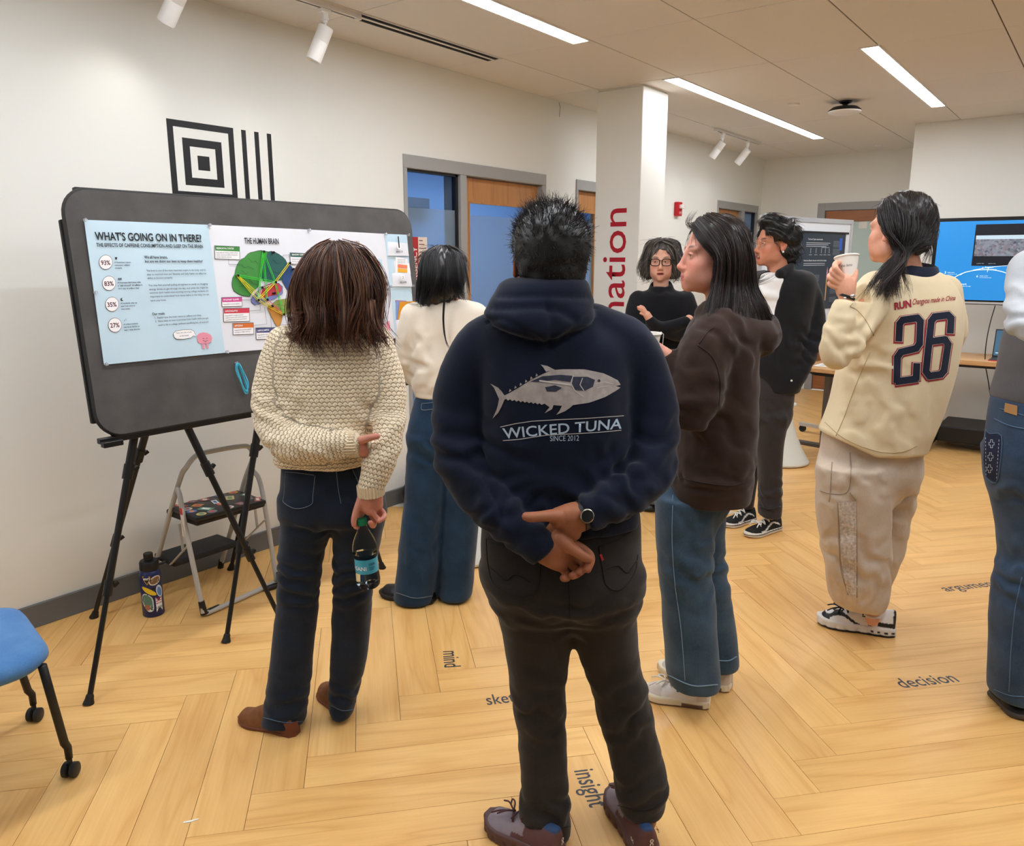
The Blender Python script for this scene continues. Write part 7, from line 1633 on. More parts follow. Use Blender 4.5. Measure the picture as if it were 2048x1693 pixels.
pants(c_, 'jeans', [(790, 832, 958, 0, .11), (830, 822, 963, 0, .12), (880, 816, 965, 0, .125), (930, 840, 940, 0, .08)], [[(870, 816, 892, 0, .11), (930, 813, 893, 0, .105), (1000, 808, 888, 0, .105), (1080, 800, 882, 0, .11), (1150, 793, 876, 0, .115), (1196, 788, 869, 0, .118)], [(870, 888, 966, .02, .11), (950, 891, 964, .02, .105), (1050, 884, 956, .03, .105), (1120, 879, 951, .03, .11), (1188, 876, 944, .03, .112)]], M_denim2, h=.009, k=.03, disp=[folds(c_.L(840, 1080, -.08), (.1, .12, .2), [1, 0, .25], 9, .005), folds(c_.L(845, 910, -.1), (.12, .1, .08), [.4, 0, 1], 12, .005), mottle(12, .004)])
Tc = c_.tree('jeans')
for path in ([(843, 808), (862, 806), (868, 806)], [(843, 808), (844, 820), (866, 819)], [(792, 1186), (830, 1197), (868, 1192)]): line_strip(c_, 'stitch_line', 'jeans', path, .0016, M_stitch, Tc)
M_clog = mat('clog_black', (18, 17, 18), .4)
for hl, te in (((868, 1206), (762, 1190)), ((935, 1196), (876, 1172))): shoe(c_, 'clog', hl, te, .05, M_clog, mat('clog_sole', (26, 24, 24), .6), rise=.085, sole_h=.025, toe_h=.062, h=.006, label='black clog')
M_hb = hair_mat('hair_jet', (10, 9, 11), (38, 33, 36), .30, .6)
lo, hi = c_.L(820, 650, -.2), c_.L(950, 470, .2); F = Field(lo, hi, .006)
F.loft(c_.sec([(491, 872, 902, .02, .03), (497, 858, 916, .02, .07), (508, 846, 926, .01, .098), (530, 838, 931, .0, .112), (560, 834, 931, -.005, .108), (590, 833, 920, -.02, .08), (608, 836, 890, -.035, .05)]), 0, 2.1); ch_ = c_.cloth('hair', F, M_hb, disp=[lambda V: .003*np.sin(V[:, 0]*170+3*vnoise(V*15))], colfn=lambda V: np.full((len(V), 3), .15))
gd = [[c_.L(885+(x-885)*.2, 494, -.02), c_.L(885+(x-885)*.8, 512, -.085), c_.L(x, 555, -.115), c_.L(xe, 590, -.12), c_.L(xe+dx, ye, -.125)] for x, xe, dx, ye in ((838, 835, -2, 612), (850, 842, -4, 618), (862, 850, -4, 612), (874, 862, -2, 604), (888, 884, 2, 598), (902, 906, 6, 592), (916, 922, 8, 596), (926, 928, 6, 600))]
V, Q = c_.bv['hair']; c_.obj('hair_tufts', tuft_mesh('hair_tufts', V, vnormals(V, Q), 700, .09, .0012, flow=lambda p: np.stack([(p[:, 0]-chd.o[0])*4, 0*p[:, 0], -1+0*p[:, 0]], 1), mixv=.015, seed=32, curl=.03, K=6, tang=True, jitter=.3), M_hb, ch_)
c_.obj('hair_locks', strands_mesh('hair_lock', gd, 1000, .0013, (.003, .008), 5, tipcut=.2, K=14, tone=(0, .8)), M_hb, ch_)
g3 = [[c_.L(888, 585, -.12), c_.L(886, 640, -.125), c_.L(890, 680, -.13), c_.L(901, 700, -.13)], [c_.L(892, 585, -.12), c_.L(889, 640, -.125), c_.L(895, 685, -.13), c_.L(908, 705, -.13)]]
c_.obj('loose_strand', strands_mesh('loose_strand', g3, 50, .0009, (.001, .004), 6, tipcut=.6, K=14), M_hb, ch_)

# ============================================================ woman with glasses, arms folded
g_ = Person(1318, 4.77, 'woman with grey bob and black glasses, arms folded in black turtleneck')
gh = Head(g_.L(1322.5, 522.5, .02), 168, -3, 0, .98, .98)
PG = [[(1300, 640, -.20, .022), (1294, 630, -.205, .022)]]; FG_ = [[(1295, 632, -.21, .010), (1288, 625, -.215, .0085), (1277, 618, -.215, .007)], [(1293, 629, -.212, .010), (1285, 619, -.218, .0085), (1276, 614.5, -.217, .007)], [(1292, 625, -.208, .010), (1287, 616, -.214, .0085), (1281, 612.5, -.214, .007)], [(1297, 636, -.21, .009), (1290, 631, -.213, .0075), (1281, 627, -.213, .0065)]]
body(g_, gh, (214, 160, 136), [[(1322, 600, 0, .05), (1322, 640, 0, .085), (1322, 720, 0, .085), (1320, 800, 0, .085)]], [[(1285, 600, 0, .034), (1272, 640, -.03, .026), (1280, 662, -.09, .024), (1340, 655, -.18, .022), (1372, 645, -.19, .022), (1378, 638, -.185, .024)], [(1360, 600, 0, .034), (1376, 640, -.03, .026), (1366, 662, -.1, .024), (1330, 658, -.17, .022), (1300, 640, -.2, .022)], [(1310, 820, 0, .06), (1308, 940, 0, .05), (1306, 1000, 0, .035)], [(1338, 820, 0, .06), (1336, 940, 0, .05), (1334, 1000, 0, .035)]], hands=[(PG, FG_)], neck=[(1322, 600, 0, .046), (1322, 560, .01, .046)], headkw=dict(mouth_open=.008), colkw=dict(lips=(170, 96, 88), brows=(52, 44, 40)), fine=.0030, handh=.003)
gh.eyes(g_, look=(.5, -.1))
M_blk = weave('knit_black', (13, 13, 16), (26, 26, 30), scale=500, rough=.95, bump=.2, sheen=.1)
def ex_g(F):
    F.tube([g_.L(1322, 592, .0), g_.L(1322, 584, .005), g_.L(1322, 577, .008)], [.088, .078, .070], .02); F.tube([g_.L(1322, 577, .0), g_.L(1322, 550, -.02)], .056, .010, 3, 's')
top(g_, 'turtleneck', [(578, 1300, 1346, 0, .05), (588, 1274, 1374, 0, .085), (604, 1264, 1383, 0, .10), (650, 1266, 1378, 0, .11), (700, 1274, 1370, 0, .105), (760, 1272, 1372, 0, .11)], [[(1277, 600, 0, .058), (1268, 630, -.02, .056), (1272, 662, -.07, .052), (1300, 664, -.14, .046), (1340, 655, -.18, .04), (1372, 645, -.19, .034)], [(1370, 600, 0, .058), (1379, 630, -.02, .056), (1374, 662, -.07, .052), (1345, 666, -.145, .044), (1312, 652, -.19, .036), (1301, 642, -.2, .032)]], M_blk, h=.008, extra=ex_g, k=.02, disp=[folds(g_.L(1322, 580, -.06), (.12, .1, .04), [0, 0, 1], 20, .004), mottle(12, .003)])
pants(g_, 'trousers', [(750, 1275, 1370, 0, .11), (820, 1276, 1368, 0, .115), (870, 1290, 1355, 0, .07)], [[(810, 1278, 1323, 0, .10), (920, 1285, 1324, 0, .085), (1004, 1288, 1322, 0, .075)], [(810, 1322, 1366, 0, .10), (920, 1320, 1362, 0, .085), (1004, 1318, 1354, 0, .075)]], mat('trouser_grey', (92, 96, 104), .8), h=.011)
for hl, te in (((1308, 1004), (1296, 1026)), ((1336, 1004), (1344, 1026))): shoe(g_, 'boot', hl, te, .05, M_clog, MATS['clog_sole'], rise=.11, sole_h=.02, h=.008, label='black boot')
M_hg = hair_mat('hair_greying', (46, 41, 38), (172, 164, 156), .45)
def ex_gh(F):
    for x in (-1, 1): F.tube([gh.P((x*.06, .0, .09)), gh.P((x*.088, -.005, .02)), gh.P((x*.092, -.01, -.05)), gh.P((x*.078, -.01, -.085))], [.03, .032, .036, .028], .02)
    F.ell(gh.P((0, -.07, -.03)), np.array([.085, .05, .07]), .02, gh.R)
o = gh.o; F = Field(o-.16, o+.18, .006); F.ell(gh.P((0, -.02, .045)), [.088, .10, .09], 0, gh.R); ex_gh(F)
F.ell(gh.P((0, .085, -.015)), np.array([.060, .07, .085]), .01, gh.R, 's'); gha = g_.cloth('hair', F, M_hg, disp=[lambda V: .003*np.sin(V[:, 0]*190+4*vnoise(V*14))], colfn=lambda V: np.full((len(V), 3), .10))
gd = []
for sx in (-1, 1):
    gd.append([[gh.P((sx*.012*q, .055-.02*q, .128)), gh.P((sx*(.055+.012*q), .045-.025*q, .105)), gh.P((sx*(.083+.006*q), .03-.03*q, .05)), gh.P((sx*(.092+.012*q), .02-.02*q, -.02)), gh.P((sx*(.092+.012*q+.02*(q == 3)), .02-.025*q, -.075)), gh.P((sx*(.070+.01*q+.045*(q == 3)), .03-.03*q, -.098+.03*(q == 3)))] for q in range(4)])
V, Q = g_.bv['hair']; N = vnormals(V, Q); g_.obj('hair_tufts', tuft_mesh('hair_tufts', V, N, 900, .07, .0014, flow=lambda p: np.stack([np.sign(p[:, 0]-gh.o[0]-.01)*.5, 0*p[:, 0], -1+0*p[:, 0]], 1), mixv=.10, seed=31, curl=.22, K=7, tang=True), M_hg, gha)
for i, gs in enumerate(gd): g_.obj('hair_locks', strands_mesh('hair_lock', gs, 420, .0014, (.004, .012), 30+i, wave=.008, tipcut=.3, K=14, tonef=lambda V: .3+.9*np.exp(-((gh.inv(V)[:, 0])/.05)**2)*(gh.inv(V)[:, 2] > .0)), M_hg, gha)
mb = MB()
for x in (-1, 1):
    P = [gh.P((x*.034+(.0265)*math.copysign(abs(math.cos(a))**.6, math.cos(a)), .108-.010*abs(x*.034+.0265*math.cos(a))/.06, -.002+.0205*math.copysign(abs(math.sin(a))**.6, math.sin(a)))) for a in np.linspace(0, 2*math.pi, 33)]
    mb.tube(P, .0026, 8, cap=False); mb.tube([gh.P((x*.0600, .098, .008)), gh.P((x*.079, .05, .008)), gh.P((x*.081, -.005, .006)), gh.P((x*.079, -.02, -.015))], .0024, 6)
mb.tube([gh.P((-.010, .1075, .006)), gh.P((0, .112, .009)), gh.P((.010, .1075, .006))], .0024, 6); mbobj(g_, 'eyeglasses', mb, mat('glasses_black', (14, 13, 14), .25), label='thick black eyeglasses')
# ============================================================ young woman in the brown hoodie, profile to the left
b_ = Person(1390, 2.55, 'young woman with long dark hair in brown hoodie, in profile facing left')
bh = Head(b_.L(1427, 511, .0), 93, 0, 0, .98)
PB = [[(1338, 716, -.15, .020), (1326, 706, -.15, .021), (1316, 702, -.15, .017)]]
FB = [[(1318, 698, -.155, .011), (1308, 697, -.178, .009), (1297, 698, -.185, .0085), (1288, 700, -.18, .007)], [(1317, 704, -.155, .011), (1307, 705, -.178, .009), (1296, 706, -.185, .0085), (1288, 707, -.18, .007)], [(1318, 710, -.155, .010), (1308, 712, -.176, .0088), (1298, 713, -.182, .008), (1291, 713, -.176, .0065)], [(1320, 715, -.15, .009), (1311, 718, -.168, .0078), (1302, 719, -.174, .007)], [(1322, 697, -.14, .013), (1314, 690, -.125, .010), (1306, 686, -.115, .0085)]]
body(b_, bh, (222, 158, 136), [[(1440, 650, 0, .06), (1430, 740, 0, .09), (1420, 900, 0, .09), (1395, 990, 0, .09)]], [[(1440, 655, -.1, .04), (1400, 740, -.17, .035), (1378, 805, -.19, .032), (1350, 760, -.165, .03), (1338, 716, -.15, .022)], [(1440, 655, .1, .04), (1400, 760, .16, .035), (1360, 790, .12, .03)], [(1385, 1020, -.05, .06), (1385, 1200, -.05, .045), (1398, 1370, -.05, .030)], [(1400, 1020, .08, .06), (1420, 1200, .09, .045), (1444, 1345, .10, .030)]], hands=[(PB, FB)], neck=[(1444, 640, 0, .052), (1440, 575, .0, .046), (1436, 545, 0, .046)], headkw=dict(nose=.92, jaw=.95), colkw=dict(lips=(190, 108, 102), brows=(48, 34, 28)), fine=.0026, handh=.003)
bh.eyes(b_, iris=(48, 30, 22), look=(.0, .05))
M_brown = weave('hoodie_brown', (42, 28, 22), (56, 40, 32), scale=650, rough=.95, bump=.25, sheen=.15)
def ex_b(F):
    F.tube([b_.L(1408, 628, -.09), b_.L(1436, 648, -.125), b_.L(1478, 664, -.135), b_.L(1518, 662, -.09), b_.L(1540, 648, -.01), b_.L(1525, 636, .07)], [.030, .036, .042, .042, .036, .03], .015)
    F.ell(b_.L(1512, 672, -.035), (.075, .115, .062), .012); F.ell(b_.L(1500, 628, -.03), (.075, .085, .040), .01, None, 's')
    F.tube([b_.L(1420, 622, -.06), b_.L(1412, 640, .0), b_.L(1420, 625, .07)], .035, .02)
def ax_b(F): F.cut(b_.L(1329, 707, -.15), [-.6, 0, .75], .005, b_.L(1300, 740, -.22), b_.L(1346, 680, -.08))
top(b_, 'hoodie', [(622, 1408, 1490, 0, .10), (640, 1392, 1508, 0, .15), (670, 1378, 1512, 0, .185), (730, 1362, 1508, 0, .20), (820, 1350, 1502, 0, .205), (900, 1340, 1498, 0, .21), (950, 1330, 1494, 0, .205), (972, 1330, 1492, 0, .195), (990, 1334, 1488, 0, .188)], [[(1440, 668, -.12, .085), (1412, 705, -.165, .088), (1392, 765, -.19, .088), (1382, 812, -.195, .078), (1362, 795, -.18, .060), (1345, 745, -.16, .046), (1334, 716, -.15, .036), (1326, 705, -.15, .034)]], M_brown, h=.0068, extra=ex_b, armx=ax_b, k=.022,
    disp=[folds(b_.L(1385, 810, -.22), .11, [.3, 0, 1], 13, .008), folds(b_.L(1440, 700, -.18), (.1, .1, .1), [1, 0, .7], 10, .007), folds(b_.L(1420, 900, -.18), (.16, .1, .12), [.5, 0, 1], 8, .008), folds(b_.L(1410, 968, -.18), (.2, .12, .04), [.1, 0, 1], 15, .006), folds(b_.L(1500, 690, -.08), .10, [1, 0, .5], 12, .006), mottle(9, .006), mottle(24, .002)])
Tb = b_.tree('hoodie'); M_seamb = mat('seam_brown', (40, 28, 24), .9)
for path in ([(1395, 690), (1425, 715), (1440, 760), (1438, 810)], [(1338, 950), (1400, 965), (1462, 972), (1488, 965)], [(1398, 688), (1415, 665), (1428, 655)]): line_strip(b_, 'seam', 'hoodie', path, .0018, M_seamb, Tb)
pants(b_, 'jeans', [(960, 1322, 1462, 0, .13), (1000, 1318, 1458, 0, .135), (1040, 1335, 1440, 0, .10)], [[(990, 1314, 1432, -.06, .10), (1060, 1312, 1430, -.06, .095), (1150, 1316, 1424, -.06, .092), (1225, 1326, 1431, -.06, .095), (1300, 1331, 1435, -.06, .10), (1340, 1332, 1437, -.06, .105), (1366, 1336, 1436, -.06, .105)], [(990, 1340, 1452, .08, .10), (1090, 1350, 1449, .08, .09), (1160, 1360, 1455, .09, .09), (1230, 1368, 1466, .10, .095), (1310, 1378, 1475, .11, .10), (1325, 1380, 1474, .11, .10)]], M_denim3, h=.0075, k=.03, disp=[folds(b_.L(1400, 1150, -.14), (.12, .1, .1), [.5, 0, 1], 11, .006), folds(b_.L(1380, 1040, -.14), (.12, .1, .1), [1, 0, .4], 9, .004), folds(b_.L(1450, 1150, .03), (.08, .12, .1), [-.4, 0, 1], 13, .006), mottle(9, .005)])
Tj = b_.tree('jeans')
line_strip(b_, 'side_seam', 'jeans', [(1346, 990), (1344, 1080), (1350, 1170), (1362, 1260), (1370, 1362)], .0013, mat('seam_light', (128, 150, 170), .8), Tj)
for path in ([(1334, 1350), (1385, 1372), (1435, 1370)], [(1438, 1322), (1458, 1322), (1473, 1314)]): line_strip(b_, 'hem_seam', 'jeans', path, .0022, mat('hem_fade', (120, 144, 166), .85), Tj)
F = Field(b_.L(1425, 1400, .02), b_.L(1470, 1310, .20), .006); F.tube([b_.L(1446, 1318, .105), b_.L(1446, 1372, .105)], .036, 0); b_.cloth('sock', F, mat('sock_beige', (206, 192, 176), .9, bump=.4, bscale=300))
M_snk = mat('sneaker_white', (222, 214, 204), .6, attr='Col', noise=.05, nscale=50, bump=.15, bscale=400); M_snks = mat('sneaker_sole', (226, 214, 184), .6, attr='Col')
def sncol(V, fr): t, u, z = st_of(V, fr); c = np.tile(lin((226, 218, 210)), (len(V), 1)); c[(t < .18) | ((t > .70) & (z < .055))] = lin((206, 194, 182)); return c
def snsole(V, fr): t, u, z = st_of(V, fr); c = np.tile(lin((228, 216, 188)), (len(V), 1)); c[z < .007+.010*((t > .08) & (t < .40))] = lin((110, 78, 66)); return c
for hl, te in (((1418, 1413), (1286, 1390)), ((1460, 1381), (1318, 1340))):
    o, fr = shoe(b_, 'sneaker', hl, te, .048, M_snk, M_snks, rise=.092, sole_h=.032, toe_h=.055, h=.0045, colfn=sncol, solecol=snsole, label='white and cream sneaker'); laces(b_, o, fr, .42, .66, .088, .066, .018, mat('lace_white', (232, 230, 226), .8), 5); a, x, y, Ln = fr
    T = b_.tree('sneaker'); p = b_.W(a+y*Ln*.42+x*0+np.array([0, 0, .055])); q = p-CP; cx, cy = 1024+FPX*(q@rv)/(q@fwv), 846.5-FPX*(q@uv_)/(q@fwv)
    b_.decal('n_mark', 'sneaker', unit_text('N', bold=.06), [(cx-10, cy+9), (cx+8, cy+12), (cx+8, cy-7), (cx-10, cy-10)], mat('mark_navy', (28, 52, 84), .5), T, .002, parent=o)
M_hbn = hair_mat('hair_dark_brown', (15, 11, 10), (72, 50, 40), .36, .55)
bhr = cap_hair(b_, bh, 'hair', M_hbn, .006, .005, .058, -.07, tone=.12, extra=lambda F: (F.ell(bh.P((0, -.055, -.01)), (.072, .052, .085), .03, bh.R), F.tube([b_.L(1446, 520, 0), b_.L(1454, 580, 0), b_.L(1468, 630, 0)], [.072, .070, .05], .03)))
gd = []
for (x0, y0, x1, y1, x2, y2, x3, y3, x4, y4, d4) in ((1384, 455, 1402, 484, 1428, 512, 1426, 565, 1392, 655, -.15), (1388, 447, 1412, 478, 1436, 514, 1432, 570, 1402, 665, -.16), (1396, 441, 1424, 474, 1446, 516, 1440, 575, 1412, 690, -.18), (1404, 436, 1438, 470, 1456, 516, 1450, 580, 1418, 705, -.20), (1412, 433, 1452, 466, 1468, 516, 1466, 585, 1456, 660, -.17), (1420, 431, 1464, 460, 1480, 512, 1480, 580, 1490, 650, -.14), (1428, 431, 1474, 458, 1492, 512, 1494, 575, 1520, 650, -.10), (1436, 432, 1481, 460, 1499, 514, 1502, 575, 1540, 655, -.05), (1440, 434, 1484, 464, 1503, 518, 1508, 580, 1552, 662, .0)):
    back = (x0-1384)/56.
    gd.append([b_.L(x0, y0, -.02), b_.L(x1, y1, -.078+.045*back**2), b_.L(x2, y2, -.100+.06*back**2), b_.L(x3, y3, -.102+.06*back**2), b_.L((x3+x4)/2+2, (y3+y4)/2, (-.10+d4)/2), b_.L(x4, y4, d4)])
V, Q = b_.bv['hair']; b_.obj('hair_tufts', tuft_mesh('hair_tufts', V, vnormals(V, Q), 1300, .09, .0012, flow=lambda p: np.stack([.55+0*p[:, 0], 0*p[:, 0], -1+0*p[:, 0]], 1), mixv=.015, seed=33, curl=.03, K=6, tang=True, jitter=.2), M_hbn, bhr)
b_.obj('hair_locks', strands_mesh('hair_lock', gd, 2300, .00095, (.003, .009), 12, wave=.006, tipcut=.3, K=18, tone=(0, .9)), M_hbn, bhr)
gd = [[b_.L(1386, 452, .02), b_.L(1398, 462, .06), b_.L(1420, 490, .09), b_.L(1430, 560, .085), b_.L(1420, 640, .12)], [b_.L(1420, 436, .0), b_.L(1450, 455, .06), b_.L(1470, 500, .085), b_.L(1476, 570, .08), b_.L(1490, 650, .1)]]
b_.obj('hair_locks', strands_mesh('hair_lock', gd, 350, .0013, (.004, .012), 13, tipcut=.3, K=14), M_hbn, bhr)
gd = [[bh.P((x*.03, .075, .085)), bh.P((x*.05, .088, .095)), bh.P((x*.06, .085, .11)), bh.P((x*.05, .07, .13))] for x in (-.8, -.2, .4)]; b_.obj('flyaway_hair', strands_mesh('flyaway_hair', gd, 26, .0006, (.003, .012), 14, tipcut=.5, K=10), M_hbn, bhr)
mb = MB()
for q in ((.0, 0), (.0, -.008)): mb.sphere(bh.P((-.083, -.002, -.046+q[1])), .0042)
mb.sphere(bh.P((-.084, -.002, -.062)), (.0035, .0035, .006)); mbobj(b_, 'earring', mb, mat('gold', (230, 190, 90), .22, metal=1.))
def paper_cup(base, axis, name, lab, H=.092, r0=.029, r1=.043, tag_=False, right=None):
    z = Vector(axis).normalized(); x = Vector(rv); x = (x-z*x.dot(z)).normalized(); y = z.cross(x); M = frame(base, x, y, z); t = thing(name, base, lab, 'cup')
    MB().lathe([(0, .004), (r0-.002, .004), (r0, 0), (r1, H-.003), (r1+.0028, H-.003), (r1+.0036, H), (r1+.0020, H+.003), (r1-.0016, H+.001), (r1-.002, H-.004), (r0-.001, .006), (0, .006)], M, 40).build('cup_wall', mat('cup_paper', (232, 226, 214), .6), t, smooth=40)
    return t, M
cb = b_.W(b_.L(1291, 727, -.15)); ct, Mc = paper_cup(cb, (0, 0, 1), 'paper_cup', 'white paper cup with tea string held in front of brown hoodie'); MB().lathe([(0, .074), (.038, .074)], Mc, 30).build('tea', mat('tea_brown', (88, 50, 28), .1), ct)
MB().tube([Mc @ Vector(q) for q in ((.03, 0, .09), (.044, -.004, .097), (.051, -.006, .09), (.049, -.006, .05), (.047, -.006, .03))], .0011, 6).build('tea_string', MATS['lace_white'], ct)

# ============================================================ smiling man in the black jacket
a_ = Person(1540, 4.36, 'smiling man with glasses in open black jacket over white tee')
ahd = Head(a_.L(1549, 487, .0), 103, -2, 0, 1.0)
body(a_, ahd, (196, 132, 104), [[(1560, 580, 0, .07), (1556, 640, 0, .10), (1550, 720, 0, .10), (1545, 800, 0, .09)]], [[(1600, 575, 0, .045), (1626, 640, .0, .038), (1618, 690, -.04, .035), (1590, 755, -.06, .03)], [(1520, 575, .06, .045), (1505, 680, .10, .035), (1515, 750, .08, .03)], [(1545, 830, 0, .06), (1540, 950, 0, .05), (1540, 1030, 0, .035)], [(1520, 830, .15, .06), (1500, 950, .2, .05), (1488, 1010, .22, .035)]], neck=[(1556, 575, 0, .06), (1556, 540, .0, .056), (1555, 510, 0, .054)], headkw=dict(mouth_open=.016, smile=1., jaw=1.08), colkw=dict(lips=(160, 84, 78), brows=(26, 20, 18), stubble=.5), fine=.0034)
ahd.eyes(a_, look=(.1, 0))
mb = MB(); mb.tube([ahd.P((x, .094-.012*(abs(x)/.02)**2, -.0675+.010*(abs(x)/.024)**2)) for x in (-.018, -.009, 0, .009, .018)], .0045, 8); mbobj(a_, 'teeth', mb, mat('teeth', (236, 228, 214), .3))
top(a_, 'tee', [(545, 1532, 1580, 0, .07), (552, 1514, 1604, 0, .10), (575, 1505, 1612, 0, .118), (640, 1502, 1606, 0, .128), (710, 1505, 1598, 0, .128), (744, 1508, 1592, 0, .124)], [], weave('tee_white', (226, 224, 222), (238, 236, 234), scale=500), h=.009, disp=[folds(a_.L(1530, 590, -.1), (.1, .1, .15), [.6, 0, 1], 12, .007), folds(a_.L(1520, 725, -.1), (.1, .1, .05), [.2, 0, 1], 18, .006)])
def ex_a(F):
    F.tube([a_.L(1543, 538, -.10), a_.L(1534, 590, -.125), a_.L(1521, 660, -.13), a_.L(1512, 730, -.13), a_.L(1504, 800, -.12)], [.075, .068, .056, .045, .06], .008, 5, 's')
    F.tube([a_.L(1560, 548, -.10), a_.L(1580, 535, -.03), a_.L(1580, 530, .05)], .026, .012); F.ell(a_.L(1555, 520, .02), (.062, .07, .09), .01, None, 's')
top(a_, 'jacket', [(540, 1530, 1604, .01, .08), (552, 1510, 1624, .005, .11), (575, 1500, 1630, 0, .13), (640, 1497, 1618, 0, .14), (710, 1500, 1606, 0, .14), (772, 1512, 1596, 0, .135), (782, 1516, 1592, 0, .13)], [[(1606, 568, 0, .07), (1624, 610, 0, .066), (1627, 655, -.02, .062), (1617, 700, -.06, .056), (1600, 740, -.09, .050), (1586, 765, -.10, .046)], [(1518, 565, .05, .065), (1504, 640, .10, .06), (1508, 720, .08, .05)]], weave('jacket_black', (15, 15, 17), (28, 29, 33), scale=500, rough=.85, bump=.2), h=.0085, extra=ex_a, k=.02, disp=[folds(a_.L(1615, 690, -.1), (.1, .12, .12), [.5, 0, 1], 16, .007), folds(a_.L(1570, 700, -.12), (.12, .1, .12), [1, 0, .5], 9, .006), mottle(10, .005)])
mb = MB(); mb.sphere(a_.L(1524, 553, -.105), .006).sphere(a_.L(1583, 762, -.155), .006); mbobj(a_, 'snap_button', mb, mat('snap_pearl', (226, 222, 214), .2))
pants(a_, 'trousers', [(738, 1508, 1586, 0, .115), (780, 1504, 1586, 0, .125), (830, 1500, 1578, .02, .125), (862, 1510, 1560, .05, .08)], [[(830, 1508, 1577, -.02, .11), (880, 1509, 1566, -.02, .10), (932, 1516, 1562, -.02, .09), (980, 1518, 1562, -.02, .085), (1020, 1518, 1561, -.02, .09), (1031, 1518, 1560, -.02, .09)], [(830, 1490, 1540, .16, .11), (900, 1482, 1522, .18, .09), (1003, 1466, 1506, .22, .09), (1013, 1466, 1505, .22, .09)]], weave('chino_grey', (42, 38, 39), (56, 52, 53), scale=500), h=.009, k=.05, disp=[folds(a_.L(1540, 990, -.1), (.1, .1, .1), [.3, 0, 1], 14, .007), folds(a_.L(1545, 830, -.1), (.1, .1, .1), [.6, 0, 1], 10, .006)])
Ta = a_.tree('trousers')
for path in ([(1518, 1014), (1540, 1019), (1561, 1014)], [(1468, 998), (1486, 1002), (1505, 998)]): line_strip(a_, 'cuff_fold', 'trousers', path, .004, MATS['chino_grey'], Ta)
def vcol(V, fr): t, u, z = st_of(V, fr); c = np.tile(lin((20, 20, 22)), (len(V), 1)); w = np.abs(z-(.045+.016*np.sin(t*9-1.2))) < .0045; c[w & (t > .12) & (t < .72)] = lin((232, 230, 226)); return c
def vsol(V, fr): t, u, z = st_of(V, fr); c = np.tile(lin((226, 222, 212)), (len(V), 1)); c[np.abs(z-.021) < .0025] = lin((30, 30, 30)); return c
for hl, te in (((1557, 1058), (1492, 1076)), ((1506, 1041), (1448, 1056))):
    o, fr = shoe(a_, 'skate_shoe', hl, te, .05, mat('skate_upper', (24, 24, 26), .8, attr='Col'), mat('skate_sole', (226, 222, 212), .6, attr='Col'), rise=.09, sole_h=.028, toe_h=.055, h=.006, colfn=vcol, solecol=vsol, label='black low skate shoe with white side stripe'); laces(a_, o, fr, .38, .62, .088, .066, .022, MATS['lace_white'], 5, .004)
M_ha = hair_mat('hair_black_wavy', (8, 8, 9), (40, 34, 34), .4)
aha = cap_hair(a_, ahd, 'hair', M_ha, .022, .006, .070, -.105, tone=.1, extra=lambda F: (F.ell(ahd.P((0, .03, .125)), (.07, .06, .03), .02, ahd.R), F.ell(ahd.P((0, -.085, .0)), (.075, .05, .09), .03, ahd.R), F.ell(ahd.P((0, -.075, -.07)), (.06, .045, .05), .03, ahd.R)), disp=[lambda V: .006*np.sin(V[:, 2]*90+5*vnoise(V*12)), mottle(30, .005)])
V, Q = a_.bv['hair']; N = vnormals(V, Q); a_.obj('hair_tufts', tuft_mesh('hair_tufts', V, N, 1500, .055, .0014, flow=lambda p: np.stack([.8+0*p[:, 0], .2*np.sin(p[:, 2]*50), -.8+0*p[:, 0]], 1), mixv=.10, seed=6, curl=.22, K=6, tang=True), M_ha, aha)
mb = MB()
for x in (-1, 1): mb.tube([ahd.P((x*.033+.023*math.cos(q), .105-.006*abs(math.cos(q)), -.004+.019*math.sin(q))) for q in np.linspace(0, 2*math.pi, 25)], .0011, 6, cap=False); mb.tube([ahd.P((x*.056, .098, .004)), ahd.P((x*.078, .05, .006)), ahd.P((x*.083, -.012, .002))], .0011, 6)
mb.tube([ahd.P((-.01, .107, .0)), ahd.P((0, .110, .003)), ahd.P((.01, .107, .0))], .0011, 6); mbobj(a_, 'eyeglasses', mb, mat('glasses_wire', (200, 190, 170), .25, metal=1.), label='thin wire eyeglasses')
mb = MB(); mb.sphere(ahd.P((-.085, -.002, -.046)), .006); mbobj(a_, 'earring', mb, MATS['snap_pearl'])

# ============================================================ young woman in the number 26 jersey, holding a cup
j_ = Person(1745, 3.08, 'young woman with low ponytail in cream 26 jersey, holding a paper cup')
jh = Head(j_.L(1797, 459, .0), 29, 0, 0, 1.06)
PJ = [[(1693, 598, -.205, .024), (1692, 580, -.205, .028), (1690, 563, -.2, .026)], [(1683, 585, -.2, .018), (1676, 560, -.195, .018)], [(1700, 585, -.205, .018), (1704, 568, -.2, .016)]]
FJ = [[(1682, 552, -.21, .0125), (1671, 537, -.215, .0112), (1672, 527, -.185, .0105), (1682, 526, -.155, .009)], [(1678, 558, -.21, .0120), (1665, 545, -.205, .0110), (1668, 537, -.17, .0100), (1680, 536, -.145, .0085)], [(1675, 566, -.205, .0118), (1660, 556, -.2, .0105), (1663, 549, -.165, .0098), (1676, 548, -.14, .008)], [(1674, 575, -.2, .0108), (1660, 569, -.19, .0095), (1664, 562, -.16, .009), (1676, 560, -.145, .0075)], [(1702, 570, -.205, .0135), (1709, 556, -.195, .0112), (1711, 544, -.18, .0095), (1708, 537, -.17, .008)]]
